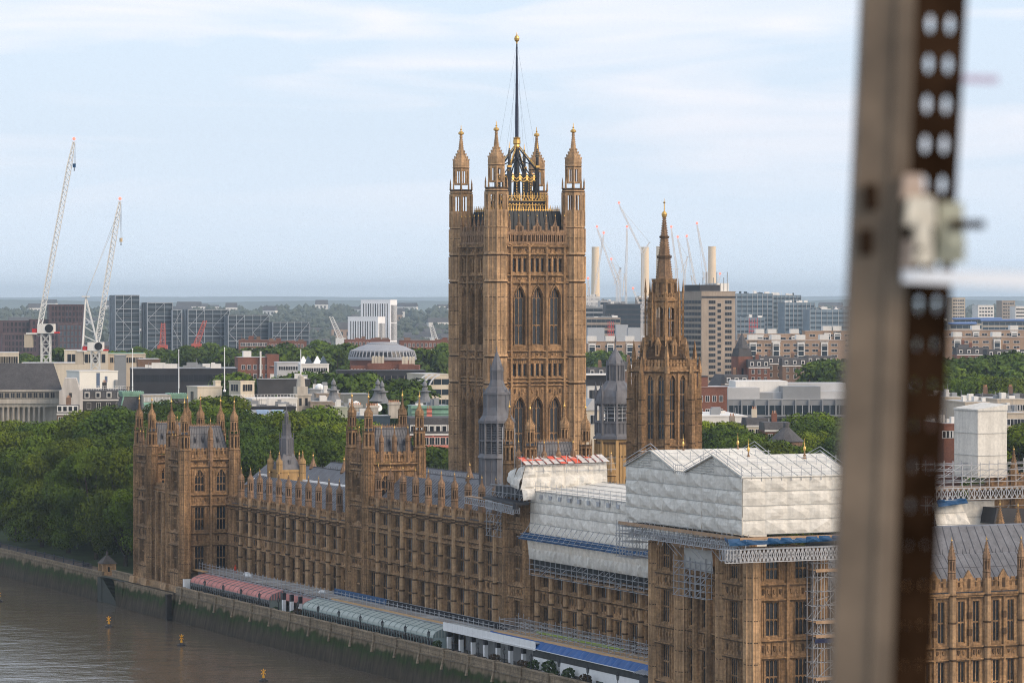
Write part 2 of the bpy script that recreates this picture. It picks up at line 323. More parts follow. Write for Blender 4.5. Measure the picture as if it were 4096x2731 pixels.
def turret_mb(spec, core=True):
    mb = MB(); g = MB(); z = 0.0; n = 8
    for k, r, h in spec:
        if k == 'shaft':
            mb.frus(n, 0, 0, r, r, z, z+h)
            for i in range(n):
                a = PI/n+2*PI*i/n; mb.frus(4, r*math.cos(a), r*math.sin(a), r*.10, r*.10, z, z+h-.01, a)
                b = 2*PI*i/n; rr = r*.925
                if r > .9:
                    mb.frus(4, rr*math.cos(b), rr*math.sin(b), r*.06, r*.06, z, z+h-.02, b)
            if h > 5:
                for j in range(1, int(h/3.1)+1): mb.frus(n, 0, 0, r*1.03, r*1.03, z+j*3.1-.12, z+j*3.1+.02, m=1)
        elif k == 'band':
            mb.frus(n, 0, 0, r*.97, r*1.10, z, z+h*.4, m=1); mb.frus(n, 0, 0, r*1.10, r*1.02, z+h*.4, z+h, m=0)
        elif k == 'crown':                              # little pinnacles round a gallery
            mb.frus(n, 0, 0, r*1.05, r*1.12, z, z+h*.3, m=1)
            for i in range(n):
                a = PI/n+2*PI*i/n; mb.frus(4, r*1.04*math.cos(a), r*1.04*math.sin(a), r*.10, r*.07, z+h*.2, z+h, a); mb.frus(4, r*1.04*math.cos(a), r*1.04*math.sin(a), r*.09, .01, z+h, z+h*1.9, a)
        elif k == 'open':
            for i in range(n):
                a = PI/n+2*PI*i/n; mb.frus(4, r*.93*math.cos(a), r*.93*math.sin(a), r*.17, r*.17, z, z+h, a)
                b = 2*PI*i/n
                if r > 1.4: mb.frus(4, r*.87*math.cos(b), r*.87*math.sin(b), r*.05, r*.05, z, z+h, b)
            mb.frus(n, 0, 0, r, r, z+h*.86, z+h); mb.frus(n, 0, 0, r, r, z, z+h*.10)
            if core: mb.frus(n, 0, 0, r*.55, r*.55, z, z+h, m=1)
        elif k == 'cap':
            mb.lathe([(r, z), (r*1.04, z+h*.14), (r*1.0, z+h*.32), (r*.84, z+h*.48), (r*.62, z+h*.64), (r*.43, z+h*.82), (r*.30, z+h)], n)
            for i in range(n):
                a = PI/n+2*PI*i/n
                for q, t in ((1.0, .34), (.82, .5), (.62, .66), (.44, .82)): mb.frus(4, r*q*math.cos(a), r*q*math.sin(a), r*.09, r*.05, z+h*t, z+h*t+r*.22, a)
        elif k == 'spire':
            r0, r1 = r; mb.frus(n, 0, 0, r0, r1, z, z+h); q = max(3, int(h/max(.45, r0*.45)))
            for j in range(q):
                t = (j+.4)/q; rr = r0+(r1-r0)*t
                for i in range(n):
                    a = PI/n+2*PI*i/n; mb.frus(4, (rr+.03)*math.cos(a), (rr+.03)*math.sin(a), max(.06, r0*.11), .03, z+h*t, z+h*t+max(.14, r0*.16), a)
        elif k == 'fin':
            mb.frus(6, 0, 0, r*.9, r*.5, z, z+h*.15)
            g.lathe([(r*.35, z+h*.12), (r*.5, z+h*.16), (r*1.25, z+h*.24), (r*1.3, z+h*.34), (r*.9, z+h*.44), (r*.3, z+h*.5), (r*.22, z+h*.55), (r*.5, z+h*.62), (r*.2, z+h*.68), (r*.12, z+h)], 8)
        z += h
    return mb, g, z
_TC = {}
def turret(parent, loc, key, spec, mats=None, core=True, name='turret'):
    """a turret part with its gilt finial as a sub-part; every later one shares the first one's meshes"""
    if key not in _TC:
        mb, g, h = turret_mb(spec, core); _TC[key] = (mb.mesh(name, mats or [STONEG, STONED]), g.mesh('finial', [GOLD]) if g.f else None)
    a, b = _TC[key]; o = put(name, a, parent, loc)
    if b: put('finial', b, o)
    return o
PINN = [('shaft', .60, 1.2), ('band', .62, .3), ('open', .58, 2.0), ('band', .62, .25), ('cap', .62, 1.2), ('spire', (.19, .06), .7), ('fin', .10, .9)]
SMALLPIN = [('shaft', .32, 1.4), ('band', .34, .2), ('spire', (.36, .05), 1.7), ('fin', .08, .7)]
rnd = random.Random(5)
# ---------------------------------------------------------------- wings of the river front
def wing(name, label, u0, u1, v0, pins, zc, zp, tiers, ridge, base, blind=None, pin_ok=lambda i: True, wcols=True, mats=None):
    t = pthing(name, label, 'palace wing', u0, v0); L = u1-u0; T = fE(0)
    wl = MB(T); bw = 1.15
    px = [p-u0 for p in pins]
    cols = []
    for a, b in zip([px[0]-(px[1]-px[0])]+px, px+[px[-1]+(px[1]-px[0])]):
        c = (a+b)/2
        if 1.4 < c < L-1.4: cols.append((c, 2.6, list(tiers)))
    skin(wl, 0, L, base, zc, cols, .55)
    wl.box(0, L, -9.5, -.55, base, zc-.6, 0)                                    # body behind the front
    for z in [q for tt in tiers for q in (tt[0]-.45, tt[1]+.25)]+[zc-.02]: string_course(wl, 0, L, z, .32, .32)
    bands = sorted(tiers)
    for (a, b) in zip(bands[:-1], bands[1:]):
        for i, (c, w, _) in enumerate(cols):
            panel_band(wl, c-2.1, c+2.1, a[1]+.7, b[0]-.6, rnd)
    panels = cols
    for (c, w, _) in cols:
        for tt in tiers:
            for sg in (-1, 1): ribs(wl, c+sg*(w/2+.16)-.02, c+sg*(w/2+.62), tt[0], tt[1], .45, .13, .14)
        z2 = bands[-1][1]+.7
        if zc-z2 > .8: panel_band(wl, c-2.1, c+2.1, z2, zc-.4, rnd)
    string_course(wl, 0, L, zc, .5, .5, 1)
    battlement(wl, 0, L, zc+.55, zp-zc-.55, 1.05)
    wl.build('wall', mats or [STONE, STONED], t)
    bm = MB(T)                                                                   # one buttress, copied along the front
    for z0, z1, ww, oo in ((base, 9.4, .92, .72), (9.4, zc-.5, .84, .62), (zc-.5, zp, .95, .6)):
        bm.prism([(-ww/2, -.02), (-ww/2, oo*.55), (-ww*.27, oo), (ww*.27, oo), (ww/2, oo*.55), (ww/2, -.02)], z0, z1)
    for z in (base+3, 7.0, 9.4, 11.4, 14.6, zc-.5, zc):
        bm.prism([(-.54, -.02), (-.54, .45), (-.30, .82), (.30, .82), (.54, .45), (.54, -.02)], z-.14, z+.12, 1)
    bme = bm.mesh('buttress', [STONEP, STONED])  # lighter stone colour stands in for light caught by the buttress faces
    for i, x in enumerate(px):
        put('buttress', bme, t, (x, 0, 0))
        if pin_ok(i): turret(t, (x, -.15, zp-.1), 'pinnacle', PINN, name='pinnacle')
    put_windows(t, 'E', 0, cols, 3)
    if ridge:                                                                    # lead roof behind the parapet
        vr, zr = ridge; r = MB()
        r.hexa([(0, .9, zc+.2), (L, .9, zc+.2), (L, 2*vr, zc+.2), (0, 2*vr, zc+.2)], [(0, vr-.12, zr), (L, vr-.12, zr), (L, vr+.12, zr), (0, vr+.12, zr)])
        n = int(L/1.15)
        for i in range(n+1):
            x = L*i/n; r.beam((x, .95, zc+.26), (x, vr-.12, zr+.03), .09, 1)
        for zf in (.25, .5, .75): r.beam((0, .9+(vr-1.02)*zf, zc+.2+(zr-zc-.2)*zf+.02), (L, .9+(vr-1.02)*zf, zc+.2+(zr-zc-.2)*zf+.02), .07, 1)
        r.build('roof', [SLATE, LEADD], t)
        dm = MB(); dm.hexa([(-.28, -.1, 0), (.28, -.1, 0), (.28, .9, .5), (-.28, .9, .5)], [(-.28, -.1, .55), (.28, -.1, .55), (.28, .9, .62), (-.28, .9, .62)]); dm.box(-.2, .2, -.13, -.1, .08, .45, 1)
        dme = dm.mesh('roof_vent', [LEAD, BLACK])
        for i in range(int(L/5)):
            f = .5; put('roof_vent', dme, t, (2.5+i*5, .9+(vr-1.0)*f, zc+.2+(zr-zc-.2)*f+.05))
        sp = MB(); sp.lathe([(.34, 0), (.34, .3), (.16, .5), (.12, 1.0), (.30, 1.15), (.26, 1.4), (.08, 1.7), (.1, 1.9), (.02, 2.1)], 6)
        sme = sp.mesh('urn', [LEADD])
        for a, b in zip(px, px[1:]): put('urn', sme, t, ((a+b)/2, .55, zc+.9))
    return t
pS = [38.9+5.47*i for i in range(11)]
wing('palace_wing', 'long lower stone wing behind the pink and green marquees, roof lined with pinnacles', 30, 100.4, 10, pS, 17.4, 19.4,
     [(3.9, 8.7, 0), (11.9, 16.4, 0)], (7, 23.2), -.6)
pC = [115.7+5.87*i for i in range(10)]
wing('palace_wing', 'taller middle wing of the river front, lead roof and pinnacles between the two square towers', 110.6, 172.0, 9, pC, 21.3, 23.4,
     [(4.2, 9.3, 0), (12.2, 16.6, 0), (18.2, 20.4, 0)], (7, 27.0), -.6, pin_ok=lambda i: i < 10)
pN = [183.5+5.5*i for i in range(11)]
wing('palace_wing', 'stone wing under the long white sheeted roof next to the scaffolded pavilion', 182.6, 243.0, 10, pN, 17.4, 19.4,
     [(3.9, 8.7, 0), (11.9, 16.4, 0)], None, -.6, pin_ok=lambda i: False)
# ---------------------------------------------------------------- end pavilions
TUR = [('shaft', 1.2, 29.6), ('band', 1.22, .4), ('open', 1.05, 2.9), ('crown', 1.05, .7), ('open', .78, 2.2), ('band', .82, .25), ('cap', .84, 1.8), ('spire', (.25, .08), 1.4), ('fin', .15, 1.7)]
TURCUT = [('shaft', 1.2, 25.0)]
def steep_roof(t, x0, x1, y0, y1, z0, z1, run, crest=True, dormers=True):
    r = MB()
    B = [(x0, y0, z0), (x1, y0, z0), (x1, y1, z0), (x0, y1, z0)]; Tt = [(x0+run, y0+run, z1), (x1-run, y0+run, z1), (x1-run, y1-run, z1), (x0+run, y1-run, z1)]
    r.hexa(B, Tt, 0)
    def lerp(a, b, f): return tuple(p+(q-p)*f for p, q in zip(a, b))
    for i in range(4):
        a, b, c, d = B[i], B[(i+1) % 4], Tt[i], Tt[(i+1) % 4]; n = max(3, int((Vector(b)-Vector(a)).length/.75))
        for j in range(n+1): r.beam(lerp(a, b, j/n), lerp(c, d, j/n), .09, 1)
        for f in (.25, .5, .75, .97): r.beam(lerp(a, c, f), lerp(b, d, f), .08 if f < .9 else .2, 1)
    if crest:
        for i in range(4):
            c, d = Tt[i], Tt[(i+1) % 4]; n = max(2, int((Vector(d)-Vector(c)).length/.5))
            for j in range(n): p = lerp(c, d, j/n); r.frus(4, p[0], p[1], .10, .02, z1, z1+.6, m=2)
            r.beam((c[0], c[1], z1+.12), (d[0], d[1], z1+.12), .1, 2)
    r.build('roof', [SLATE, LEADD, STONEG], t)
    if dormers:
        dm = MB(); dm.frus(6, 0, 0, .26, .26, 0, .9); dm.frus(6, 0, 0, .3, .02, .9, 1.5); dm.box(-.1, .1, -.3, .3, .2, .8, 1)
        me = dm.mesh('dormer', [LEADD, BLACK]); f = .5
        for k in range(4):
            s = (k+.75)/4.5
            put('dormer', me, t, (x1-run*f, y0+(y1-y0)*(.12+.76*s), z0+(z1-z0)*f-.3), PI/2)
            if k % 2: put('dormer', me, t, (x0+(x1-x0)*(.12+.76*s), y0+run*f, z0+(z1-z0)*f-.3), 0)
def pavilion(name, label, uo, full):
    t = pthing(name, label, 'palace pavilion', uo, 0); D = 12.0
    zt = 26.7 if full else 24.6
    tiers = [(3.7, 8.6, 0), (11.9, 16.8, 0)]; top = [(20.0, 23.2, 1.4)]
    wl = MB()
    for a in (0.0, 21.3):                                # the two towers of the pavilion
        wl.T = fE(.45); c = a+4.25; E = [(c, 2.5, tiers+([(20.0, 24.2, 0)] if full else [(20.0, 24.0, 0)]))]
        skin(wl, a+.9, a+7.6, -1.2, zt, E, .5)
        put_windows(t, 'E', .45, E, 4)
        for z in (3.05, 8.8, 11.3, 17.1, 19.3): string_course(wl, a+.9, a+7.6, z, .34, .34)
        panel_band(wl, a+1.8, a+6.7, 9.3, 11.0, rnd); panel_band(wl, a+1.8, a+6.7, 17.6, 19.0, rnd)
        for zz in tiers: ribs(wl, a+2.0, a+2.8, zz[0], zz[1], .4); ribs(wl, a+5.7, a+6.5, zz[0], zz[1], .4)
        ribs(wl, a+1.6, a+2.8, 19.8, zt-1.4, .4); ribs(wl, a+5.7, a+6.9, 19.8, zt-1.4, .4)
        wl.T = fN(a+8.5-.4)
        N = [(4.2+0.35, 2.0, tiers+top), (9.0+.35, 2.0, tiers+top)] if a else [(4.5, 2.0, top), (9.3, 2.0, top)]
        zl = -1.2 if a else 19.2
        skin(wl, 1.2, D, zl, zt, N, .5); put_windows(t, 'N', a+8.1, N, 3)
        for z in (3.05, 8.8, 11.3, 17.1, 19.3):
            if z > zl: string_course(wl, 1.2, D, z, .34, .34)
        if a:
            for z0, z1 in ((9.3, 11.0), (17.6, 19.0)): panel_band(wl, 2.6, D-1, z0, z1, rnd)
            wl.prism([(6.55, -.02), (6.75, .45), (7.15, .45), (7.35, -.02)], -1.2, zt); 
            for z0, z1 in ((3.7, 8.6), (11.9, 16.8), (20, 24.5)):
                ribs(wl, 2.5, 3.2, z0, z1, .35); ribs(wl, 5.7, 6.4, z0, z1, .35); ribs(wl, 7.5, 8.2, z0, z1, .35); ribs(wl, 10.5, 11.2, z0, z1, .35)
        wl.T = None
        wl.box(a+1.2, a+7.6, .95, D-.1, -1.2, zt-.3)
        wl.box(a, a+8.1, D-.1, D+.4, -1.2, zt-.2)
        if full:
            for T, s0, s1 in ((fE(.45), a+.9, a+7.6), (fN(a+8.1), 1.2, D)):
                wl.T = T; string_course(wl, s0, s1, 25.2, .35, .35); panel_band(wl, s0+1, s1-1, 25.6, 26.4, rnd); string_course(wl, s0, s1, 26.65, .5, .5)
                battlement(wl, s0, s1, 27.1, 2.0, .9); ribs(wl, s0+1, s1-1, 27.1, 28.4, .6, .12, .1)
            wl.T = None
    wl.T = fE(1.3)                                       # recessed middle
    mid = [(c, 1.7, tiers) for c in (10.8, 14.9, 19.0)]
    skin(wl, 8.5, 21.3, -1.2, 19.4, mid, .5); put_windows(t, 'E', 1.3, mid, 2)
    for z in (3.05, 8.8, 11.3, 17.1, 19.3): string_course(wl, 8.5, 21.3, z, .34, .34)
    for x0, x1 in ((9.0, 12.8), (13.0, 16.9), (17.1, 20.9)): panel_band(wl, x0, x1, 9.3, 11.0, rnd); panel_band(wl, x0, x1, 17.6, 19.0, rnd)
    for x in (12.85, 16.95):
        wl.prism([(x-.5, -.02), (x-.5, .5), (x-.25, .85), (x+.25, .85), (x+.5, .5), (x+.5, -.02)], -1.2, 19.3)
    battlement(wl, 8.5, 21.3, 19.7, 1.5, .9); wl.T = None
    wl.box(8.2, 21.5, 1.8, D, -1.2, 19.2)
    wl.build('wall', [STONE, STONED], t)
    st = MB(fE(.45))                                     # weathered plinth with sloping feet
    for x in (0, 8.5, 21.3, 30): st.hexa([(x-1.7, -1, -3.6), (x+1.7, -1, -3.6), (x+1.7, 1.9, -3.6), (x-1.7, 1.9, -3.6)], [(x-1.4, -1, .4), (x+1.4, -1, .4), (x+1.4, 1.0, .4), (x-1.4, 1.0, .4)])
    st.box(-1.4, 31.4, -1, .62, -3.7, -1.0)
    st.box(-1.2, 31.2, -1, .35, -1.0, .3)
    st.build('plinth', [STONEP], t)
    for k, (x, y) in enumerate(((0, 1), (8.5, 1), (21.3, 1), (30, 1), (0, D), (8.5, D), (21.3, D), (30, D))):
        if k == 3 and not full: turret(t, (x-.3, y+.1, -1.1), 'pavcut', TURCUT, [STONEP, STONED])
        else: turret(t, (x-(.3 if x > 29 else 0), y+.1, -1.1), 'pav' if full else 'pavcut', TUR if full else TURCUT, [STONE, STONED] if full else [STONEP, STONED])
    if full:
        for a in (0, 21.3):
            steep_roof(t, a+1.2, a+7.6, 1.6, D-.6, 27.3, 33.6, 1.5)
            for (x, y) in ((a+4.2, .6), (a+8.2, 6.9), (a+2, .7), (a+6.4, .7)): turret(t, (x, y, 26.8 if x != a+8.2 else 25.4), 'pavpin' if x != a+8.2 else 'pavmid',
                [('shaft', .34, 2.6), ('band', .36, .25), ('spire', (.4, .05), 1.8), ('fin', .09, .9)] if x != a+8.2 else [('shaft', .55, 5.4), ('band', .58, .3), ('shaft', .45, 1.2), ('cap', .5, 1.3), ('spire', (.15, .05), .8), ('fin', .1, 1.2)], name='pinnacle')
    return t
pavilion('palace_pavilion', 'twin towered stone pavilion ending the river front beside the plane trees', -1.3, True)
NPAV = pavilion("palace_pavilion", 'near stone pavilion wrapped in white sheeting over a scaffold gantry', 244.3, False)
# ---------------------------------------------------------------- the two square towers over the river front
STUR = [('shaft', 1.15, 32.6), ('band', 1.17, .4), ('open', 1.02, 2.9), ('crown', 1.02, .7), ('open', .76, 2.1), ('band', .8, .25), ('cap', .82, 1.7), ('spire', (.24, .08), 1.3), ('fin', .15, 1.6)]
def square_tower(label, uo, vo):
    t = pthing('square_tower', label, 'palace tower', uo, vo); A, B = 8.3, 10.4
    wl = MB(fE(-.45)); E = [(A/2, 2.3, [(4, 9.2, 0), (12.2, 16.8, 0), (18.3, 20.6, 0), (23.2, 26.6, .9)])]
    skin(wl, .8, A-.8, -.6, 29.2, E, .5); put_windows(t, 'E', -.45, E, 4)
    for z in (9.7, 11.6, 17.3, 21.3, 22.2): string_course(wl, .8, A-.8, z, .3, .34)
    panel_band(wl, 1.4, A-1.4, 10.1, 11.3, rnd); ribs(wl, 1.2, A/2-1.3, 22.6, 27.6, .4); ribs(wl, A/2+1.3, A-1.2, 22.6, 27.6, .4)
    for a, b in ((4, 9.2), (12.2, 16.8), (18, 21)): ribs(wl, 1.2, A/2-1.3, a, b, .4); ribs(wl, A/2+1.3, A-1.2, a, b, .4)
    wl.T = fN(A+.45); N = [(3.3, 1.5, [(23.0, 26.2, .9)]), (7.1, 1.5, [(23.0, 26.2, .9)])]
    skin(wl, .8, B-.8, 18, 29.2, N, .5); put_windows(t, 'N', A+.45, N, 2); ribs(wl, 1.2, B-1.2, 27.0, 28.0, .5)
    for a, b in ((1.1, 2.3), (4.3, 6.1), (8.1, 9.3)): ribs(wl, a, b, 22.4, 27.6, .38)
    for T, s in ((fE(-.45), A), (fN(A+.45), B)):
        wl.T = T; string_course(wl, .6, s-.6, 28.0, .3, .36); panel_band(wl, 1.3, s-1.3, 28.35, 29.0, rnd); string_course(wl, .6, s-.6, 29.2, .45, .5)
        battlement(wl, .6, s-.6, 29.6, 2.0, .95); ribs(wl, 1, s-1, 29.6, 31.2, .6, .12, .1)
    wl.T = None; wl.box(-.1, A-.06, .06, B, -.6, 29.0); wl.build('wall', [STONE, STONED], t)
    for x, y in ((0, 0), (A, 0), (0, B), (A, B)): turret(t, (x, y, -.6), 'sqt', STUR, [STONE, STONED])
    steep_roof(t, .6, A-.2, .8, B-.4, 29.8, 36.0, 1.5)
    for x, y in ((A/2, -.2), (A+.2, B/2), (A+.3, B*.24), (A+.3, B*.76)): turret(t, (x, y, 29.2), 'pavpin2', [('shaft', .42, 4.2), ('band', .45, .3), ('cap', .46, 1.2), ('spire', (.14, .05), .8), ('fin', .1, 1.1)], name='pinnacle')
    return t
square_tower('square stone tower with grey steep roof rising midway along the river front', 101.6, 9.2)
square_tower('square stone tower with pinnacles rising out of crumpled white sheeting', 173.4, 9.2)
# ---------------------------------------------------------------- the great tower with the flagstaff
def great_tower():
    t = pthing('great_tower', 'huge square stone tower with four turrets and a flagstaff, tallest thing here', 'tower', 9.0, 72.8)
    A, B = 19.0, 18.6; wl = MB(); s0, s1 = 2.0, B-2.0
    def face(T, s0, s1, key, p0):
        wl.T = T; w = (s1-s0)/3; cs = [s0+w*(i+.5) for i in range(3)]
        big = [(c, w*.60, [(22, 36.6, 2.1), (50.3, 60.6, 2.2)]) for c in cs]
        wl2 = [(c+dx, w*.19, [(43.4, 46.2, 0), (66.1, 69.2, 0)]) for c in cs for dx in (-w*.30, 0, w*.30)]
        skin(wl, s0-1, s1+1, -.6, 42.4, [(c, ww, [o[0]]) for c, ww, o in big], .9)
        skin(wl, s0-1, s1+1, 42.4, 49.4, [(c, ww, [o[0]]) for c, ww, o in wl2], .9)
        skin(wl, s0-1, s1+1, 49.4, 64.2, [(c, ww, [o[1]]) for c, ww, o in big], .9)
        skin(wl, s0-1, s1+1, 64.2, 72.4, [(c, ww, [o[1]]) for c, ww, o in wl2], .9)
        for c, ww, o in big:
            for (zb, zt, ar) in o:
                me = gwin(round(ww-.5, 2), round(zt-zb, 2), 2, (.33, .62) if zb < 40 else (.42,), ar, None, .75, .2)
                put('window', me, t, (c, p0, zb) if key == 'E' else (p0, c, zb), 0 if key == 'E' else PI/2)
                for sg in (-1, 1):                        # hood mould over each arch
                    n = 5; hw = ww/2+.14
                    pts = [(c+sg*hw*(1-i/n), zt+(ar+.3)*(1-(1-i/n)**1.7)) for i in range(n+1)]
                    for (xa, za), (xb, zb2) in zip(pts, pts[1:]): wl.ext([(xa, za), (xb, zb2), (xb, zb2+.28), (xa, za+.28)], -.05, .3, 0)
                    wl.box(c+sg*(ww/2+.13)-.10, c+sg*(ww/2+.13)+.10, -.02, .26, zb, zt, 0)
                wl.ext([(c-.16, zt+ar+.3), (c+.16, zt+ar+.3), (c+.05, zt+ar+1.6), (c-.05, zt+ar+1.6)], -.02, .35, 0)
        for c, ww, o in wl2:
            for (zb, zt, ar) in o:
                me = gwin(round(ww, 2), round(zt-zb, 2), 1, (), 0, None, .6, .12)
                put('window', me, t, (c, p0, zb) if key == 'E' else (p0, c, zb), 0 if key == 'E' else PI/2)
        for z, h, o in ((42.2, .35, .5), (41.4, .3, .35), (47.3, .35, .5), (48.9, .35, .45), (42.95, .3, .35), (63.8, .4, .5), (65.4, .35, .45), (70.0, .4, .5), (71.7, .45, .55)): string_course(wl, s0-1, s1+1, z, h, o)
        for a, b in ((41.8, 42.1), (47.7, 48.6), (64.3, 65.2), (70.5, 71.4)): panel_band(wl, s0-.4, s1+.4, a, b, rnd)
        for c in cs:                                      # shields above the low arches
            panel_band(wl, c-w*.42, c+w*.42, 39.4, 41.0, rnd)
            ribs(wl, c-w*.42, c+w*.42, 62.9+.4, 63.6, .5)
        ribs(wl, s0-.6, s1+.6, 46.4, 47.2, .5); ribs(wl, s0-.6, s1+.6, 69.3, 69.9, .5)
        for x in [s0, s0+w, s0+2*w, s1]: wl.prism([(x-.45, -.02), (x-.22, .55), (x+.22, .55), (x+.45, -.02)], -.6, 72.2)
        # arcaded parapet with gables
        bb = MB(T)
        for lo, hi in ((72.15, 72.8), (74.55, 75.0)): bb.box(s0-1, s1+1, -.5, 0, lo, hi)
        n = 15
        for i in range(n+1): x = s0-1+(s1-s0+2)*i/n; bb.box(x-.14, x+.14, -.45, .0, 72.7, 74.7)
        for i in range(n): x = s0-1+(s1-s0+2)*(i+.5)/n; bb.box(x-.05, x+.05, -.3, -.1, 72.7, 74.6); bb.ext([(x-.5, 74.56), (x, 74.1), (x+.5, 74.56)], -.4, -.04)
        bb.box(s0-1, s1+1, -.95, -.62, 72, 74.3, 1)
        for c in cs:
            bb.ext([(c-1.0, 74.9), (c+1.0, 74.9), (c+1.0, 76.2), (c+.5, 76.3), (c, 77.3), (c-.5, 76.3), (c-1.0, 76.2)], -.4, .02)
            bb.ext([(c-.5, 75.1), (c-.12, 75.1), (c-.12, 76.0), (c-.3, 76.3), (c-.5, 76.0)], .0, .06, 1); bb.ext([(c+.12, 75.1), (c+.5, 75.1), (c+.5, 76.0), (c+.3, 76.3), (c+.12, 76.0)], .0, .06, 1)
            for x in (c-1.9, c+1.9): bb.box(x-.8, x+.8, -.4, -.02, 74.95, 75.4)
        bb.build('parapet', [STONEG, STONED], t)
        for i in range(7):
            x = s0-.2+(s1-s0+.4)*i/6
            loc = (x, p0+.2, 74.9) if key == 'E' else (p0-.2, x, 74.9)
            turret(t, loc, 'vtpin', [('shaft', .28, 1.6), ('band', .3, .2), ('spire', (.3, .05), 1.5), ('fin', .11, .9)], name='pinnacle')
    face(fE(-1.25), 2.9, A-2.9, 'E', -1.25); face(fN(A+1.25), 2.9, B-2.9, 'N', A+1.25)
    wl.T = None
    wl.box(-.9, A+.34, -.34, B+1.2, -.6, 72.1); wl.build('wall', [STONE, STONED], t)
    VT = [('shaft', 2.55, 42.2), ('band', 2.5, .9), ('shaft', 2.55, 5.0), ('band', 2.5, .9), ('shaft', 2.55, 15.4), ('band', 2.5, .9), ('shaft', 2.55, 5.0), ('band', 2.5, .9), ('shaft', 2.5, 5.2), ('band', 2.4, .4), ('shaft', 2.42, 3.2),
          ('open', 2.4, 4.3), ('band', 2.4, .5), ('crown', 2.28, 1.5), ('open', 1.66, 3.6), ('band', 1.75, .5), ('cap', 1.80, 3.9), ('spire', (.56, .25), 2.7), ('fin', .50, 2.6)]
    for x, y in ((0, 0), (A, 0), (0, B), (A, B)): turret(t, (x, y, -.6), 'vt', VT, [STONEP, STONED], core=False)
    cx, cy = A/2, B/2
    r = MB()
    r.hexa([(1.2, 1.2, 73), (A-1.2, 1.2, 73), (A-1.2, B-1.2, 73), (1.2, B-1.2, 73)], [(2.2, 2.2, 79.6), (A-2.2, 2.2, 79.6), (A-2.2, B-2.2, 79.6), (2.2, B-2.2, 79.6)], 0)
    for i in range(15):
        for (a, b) in (((1.2+16.6*i/14, 1.15, 73), (2.2+14.6*i/14, 2.15, 79.6)), ((A-1.15, 1.2+16.2*i/14, 73), (A-2.15, 2.2+14.2*i/14, 79.6))): r.beam(a, b, .14, 0)
    r.build('roof', [M('iron_roof', (0.028, 0.033, 0.038), .3, .4, .55)], t)
    cr = MB()
    for a, b in (((2.2, 2.2), (A-2.2, 2.2)), ((A-2.2, 2.2), (A-2.2, B-2.2)), ((2.2, B-2.2), (A-2.2, B-2.2)), ((2.2, 2.2), (2.2, B-2.2))):
        for i in range(25): f = i/24; cr.frus(4, a[0]+(b[0]-a[0])*f, a[1]+(b[1]-a[1])*f, .12, .04, 79.6, 80.5 if i % 2 else 80.9)
        cr.beam(a+(79.9,), b+(79.9,), .12)
    cr.build('roof_cresting', [GOLD], t)
    h = 4.7; k = MB()                                      # black and gilt flag lantern
    k.box(cx-h, cx+h, cy-h, cy+h, 79.3, 81.8, 0)
    def ring(fn):
        for a, b in (((-1, -1), (1, -1)), ((1, -1), (1, 1)), ((1, 1), (-1, 1)), ((-1, 1), (-1, -1))): fn(a, b)
    def fr(a, b):
        A0, B0 = Vector((cx+a[0]*h, cy+a[1]*h, 0)), Vector((cx+b[0]*h, cy+b[1]*h, 0)); n = 12
        out = Vector((a[0]+b[0], a[1]+b[1], 0)).normalized()*.12
        for i in range(n+1):
            p = A0.lerp(B0, i/n)+out; big = i % 4 == 0
            k.beam(p+Vector((0, 0, 79.6 if big else 80.2)), p+Vector((0, 0, 83.4 if big else 81.4)), .17 if big else .11, 1)
            if i < n:
                q = A0.lerp(B0, (i+.5)/n)+out; q2 = A0.lerp(B0, (i+1)/n)+out
                k.beam(p+Vector((0, 0, 82.0)), q+Vector((0, 0, 82.9)), .09, 1); k.beam(q+Vector((0, 0, 82.9)), q2+Vector((0, 0, 82.0)), .09, 1)
                k.beam(p+Vector((0, 0, 81.3)), q+Vector((0, 0, 80.9)), .10, 1); k.beam(q+Vector((0, 0, 80.9)), q2+Vector((0, 0, 81.3)), .10, 1)
                k.beam(q+Vector((0, 0, 83)), q+Vector((0, 0, 83.7)), .1, 1)
        for z in (81.75,): k.beam(A0+out+Vector((0, 0, z)), B0+out+Vector((0, 0, z)), .3, 0)
        for z in (81.98, 82.95): k.beam(A0+out+Vector((0, 0, z)), B0+out+Vector((0, 0, z)), .10, 1)
    ring(fr)
    h2 = 3.4
    def lan(a, b):
        A0, B0 = Vector((cx+a[0]*h2, cy+a[1]*h2, 0)), Vector((cx+b[0]*h2, cy+b[1]*h2, 0)); n = 4
        k.beam(A0+Vector((0, 0, 81.5)), A0+Vector((0, 0, 89.3)), .75, 0); k.frus(4, A0.x, A0.y, .62, .62, 89.3, 89.75, m=1); k.frus(4, A0.x, A0.y, .34, .34, 89.7, 91.6, m=0)
        k.frus(4, A0.x, A0.y, .5, .02, 91.6, 94.0, m=0); k.frus(4, A0.x, A0.y, .14, .03, 93.2, 94.9, m=1)
        for q in range(5): k.frus(4, A0.x, A0.y, .5-q*.08, .34-q*.08, 91.7+q*.45, 91.85+q*.45, m=1)
        for i in range(1, n):
            p = A0.lerp(B0, i/n); k.beam(p+Vector((0, 0, 81.6)), p+Vector((0, 0, 87.2)), .34, 0)
            out = Vector((a[0]+b[0], a[1]+b[1], 0)).normalized()*.2
            for q in range(9): k.frus(4, p.x+out.x, p.y+out.y, .13, .13, 82+q*.58, 82.3+q*.58, m=1)
        for i in range(n):
            p, q = A0.lerp(B0, i/n), A0.lerp(B0, (i+1)/n); mid = (p+q)/2
            for z, s in ((86.6, .3), (87.3, .35)): k.beam(p+Vector((0, 0, z-.5)), mid+Vector((0, 0, z)), .18, 1); k.beam(mid+Vector((0, 0, z)), q+Vector((0, 0, z-.5)), .18, 1); k.frus(4, mid.x, mid.y, s, .05, z, z+.8, m=1)
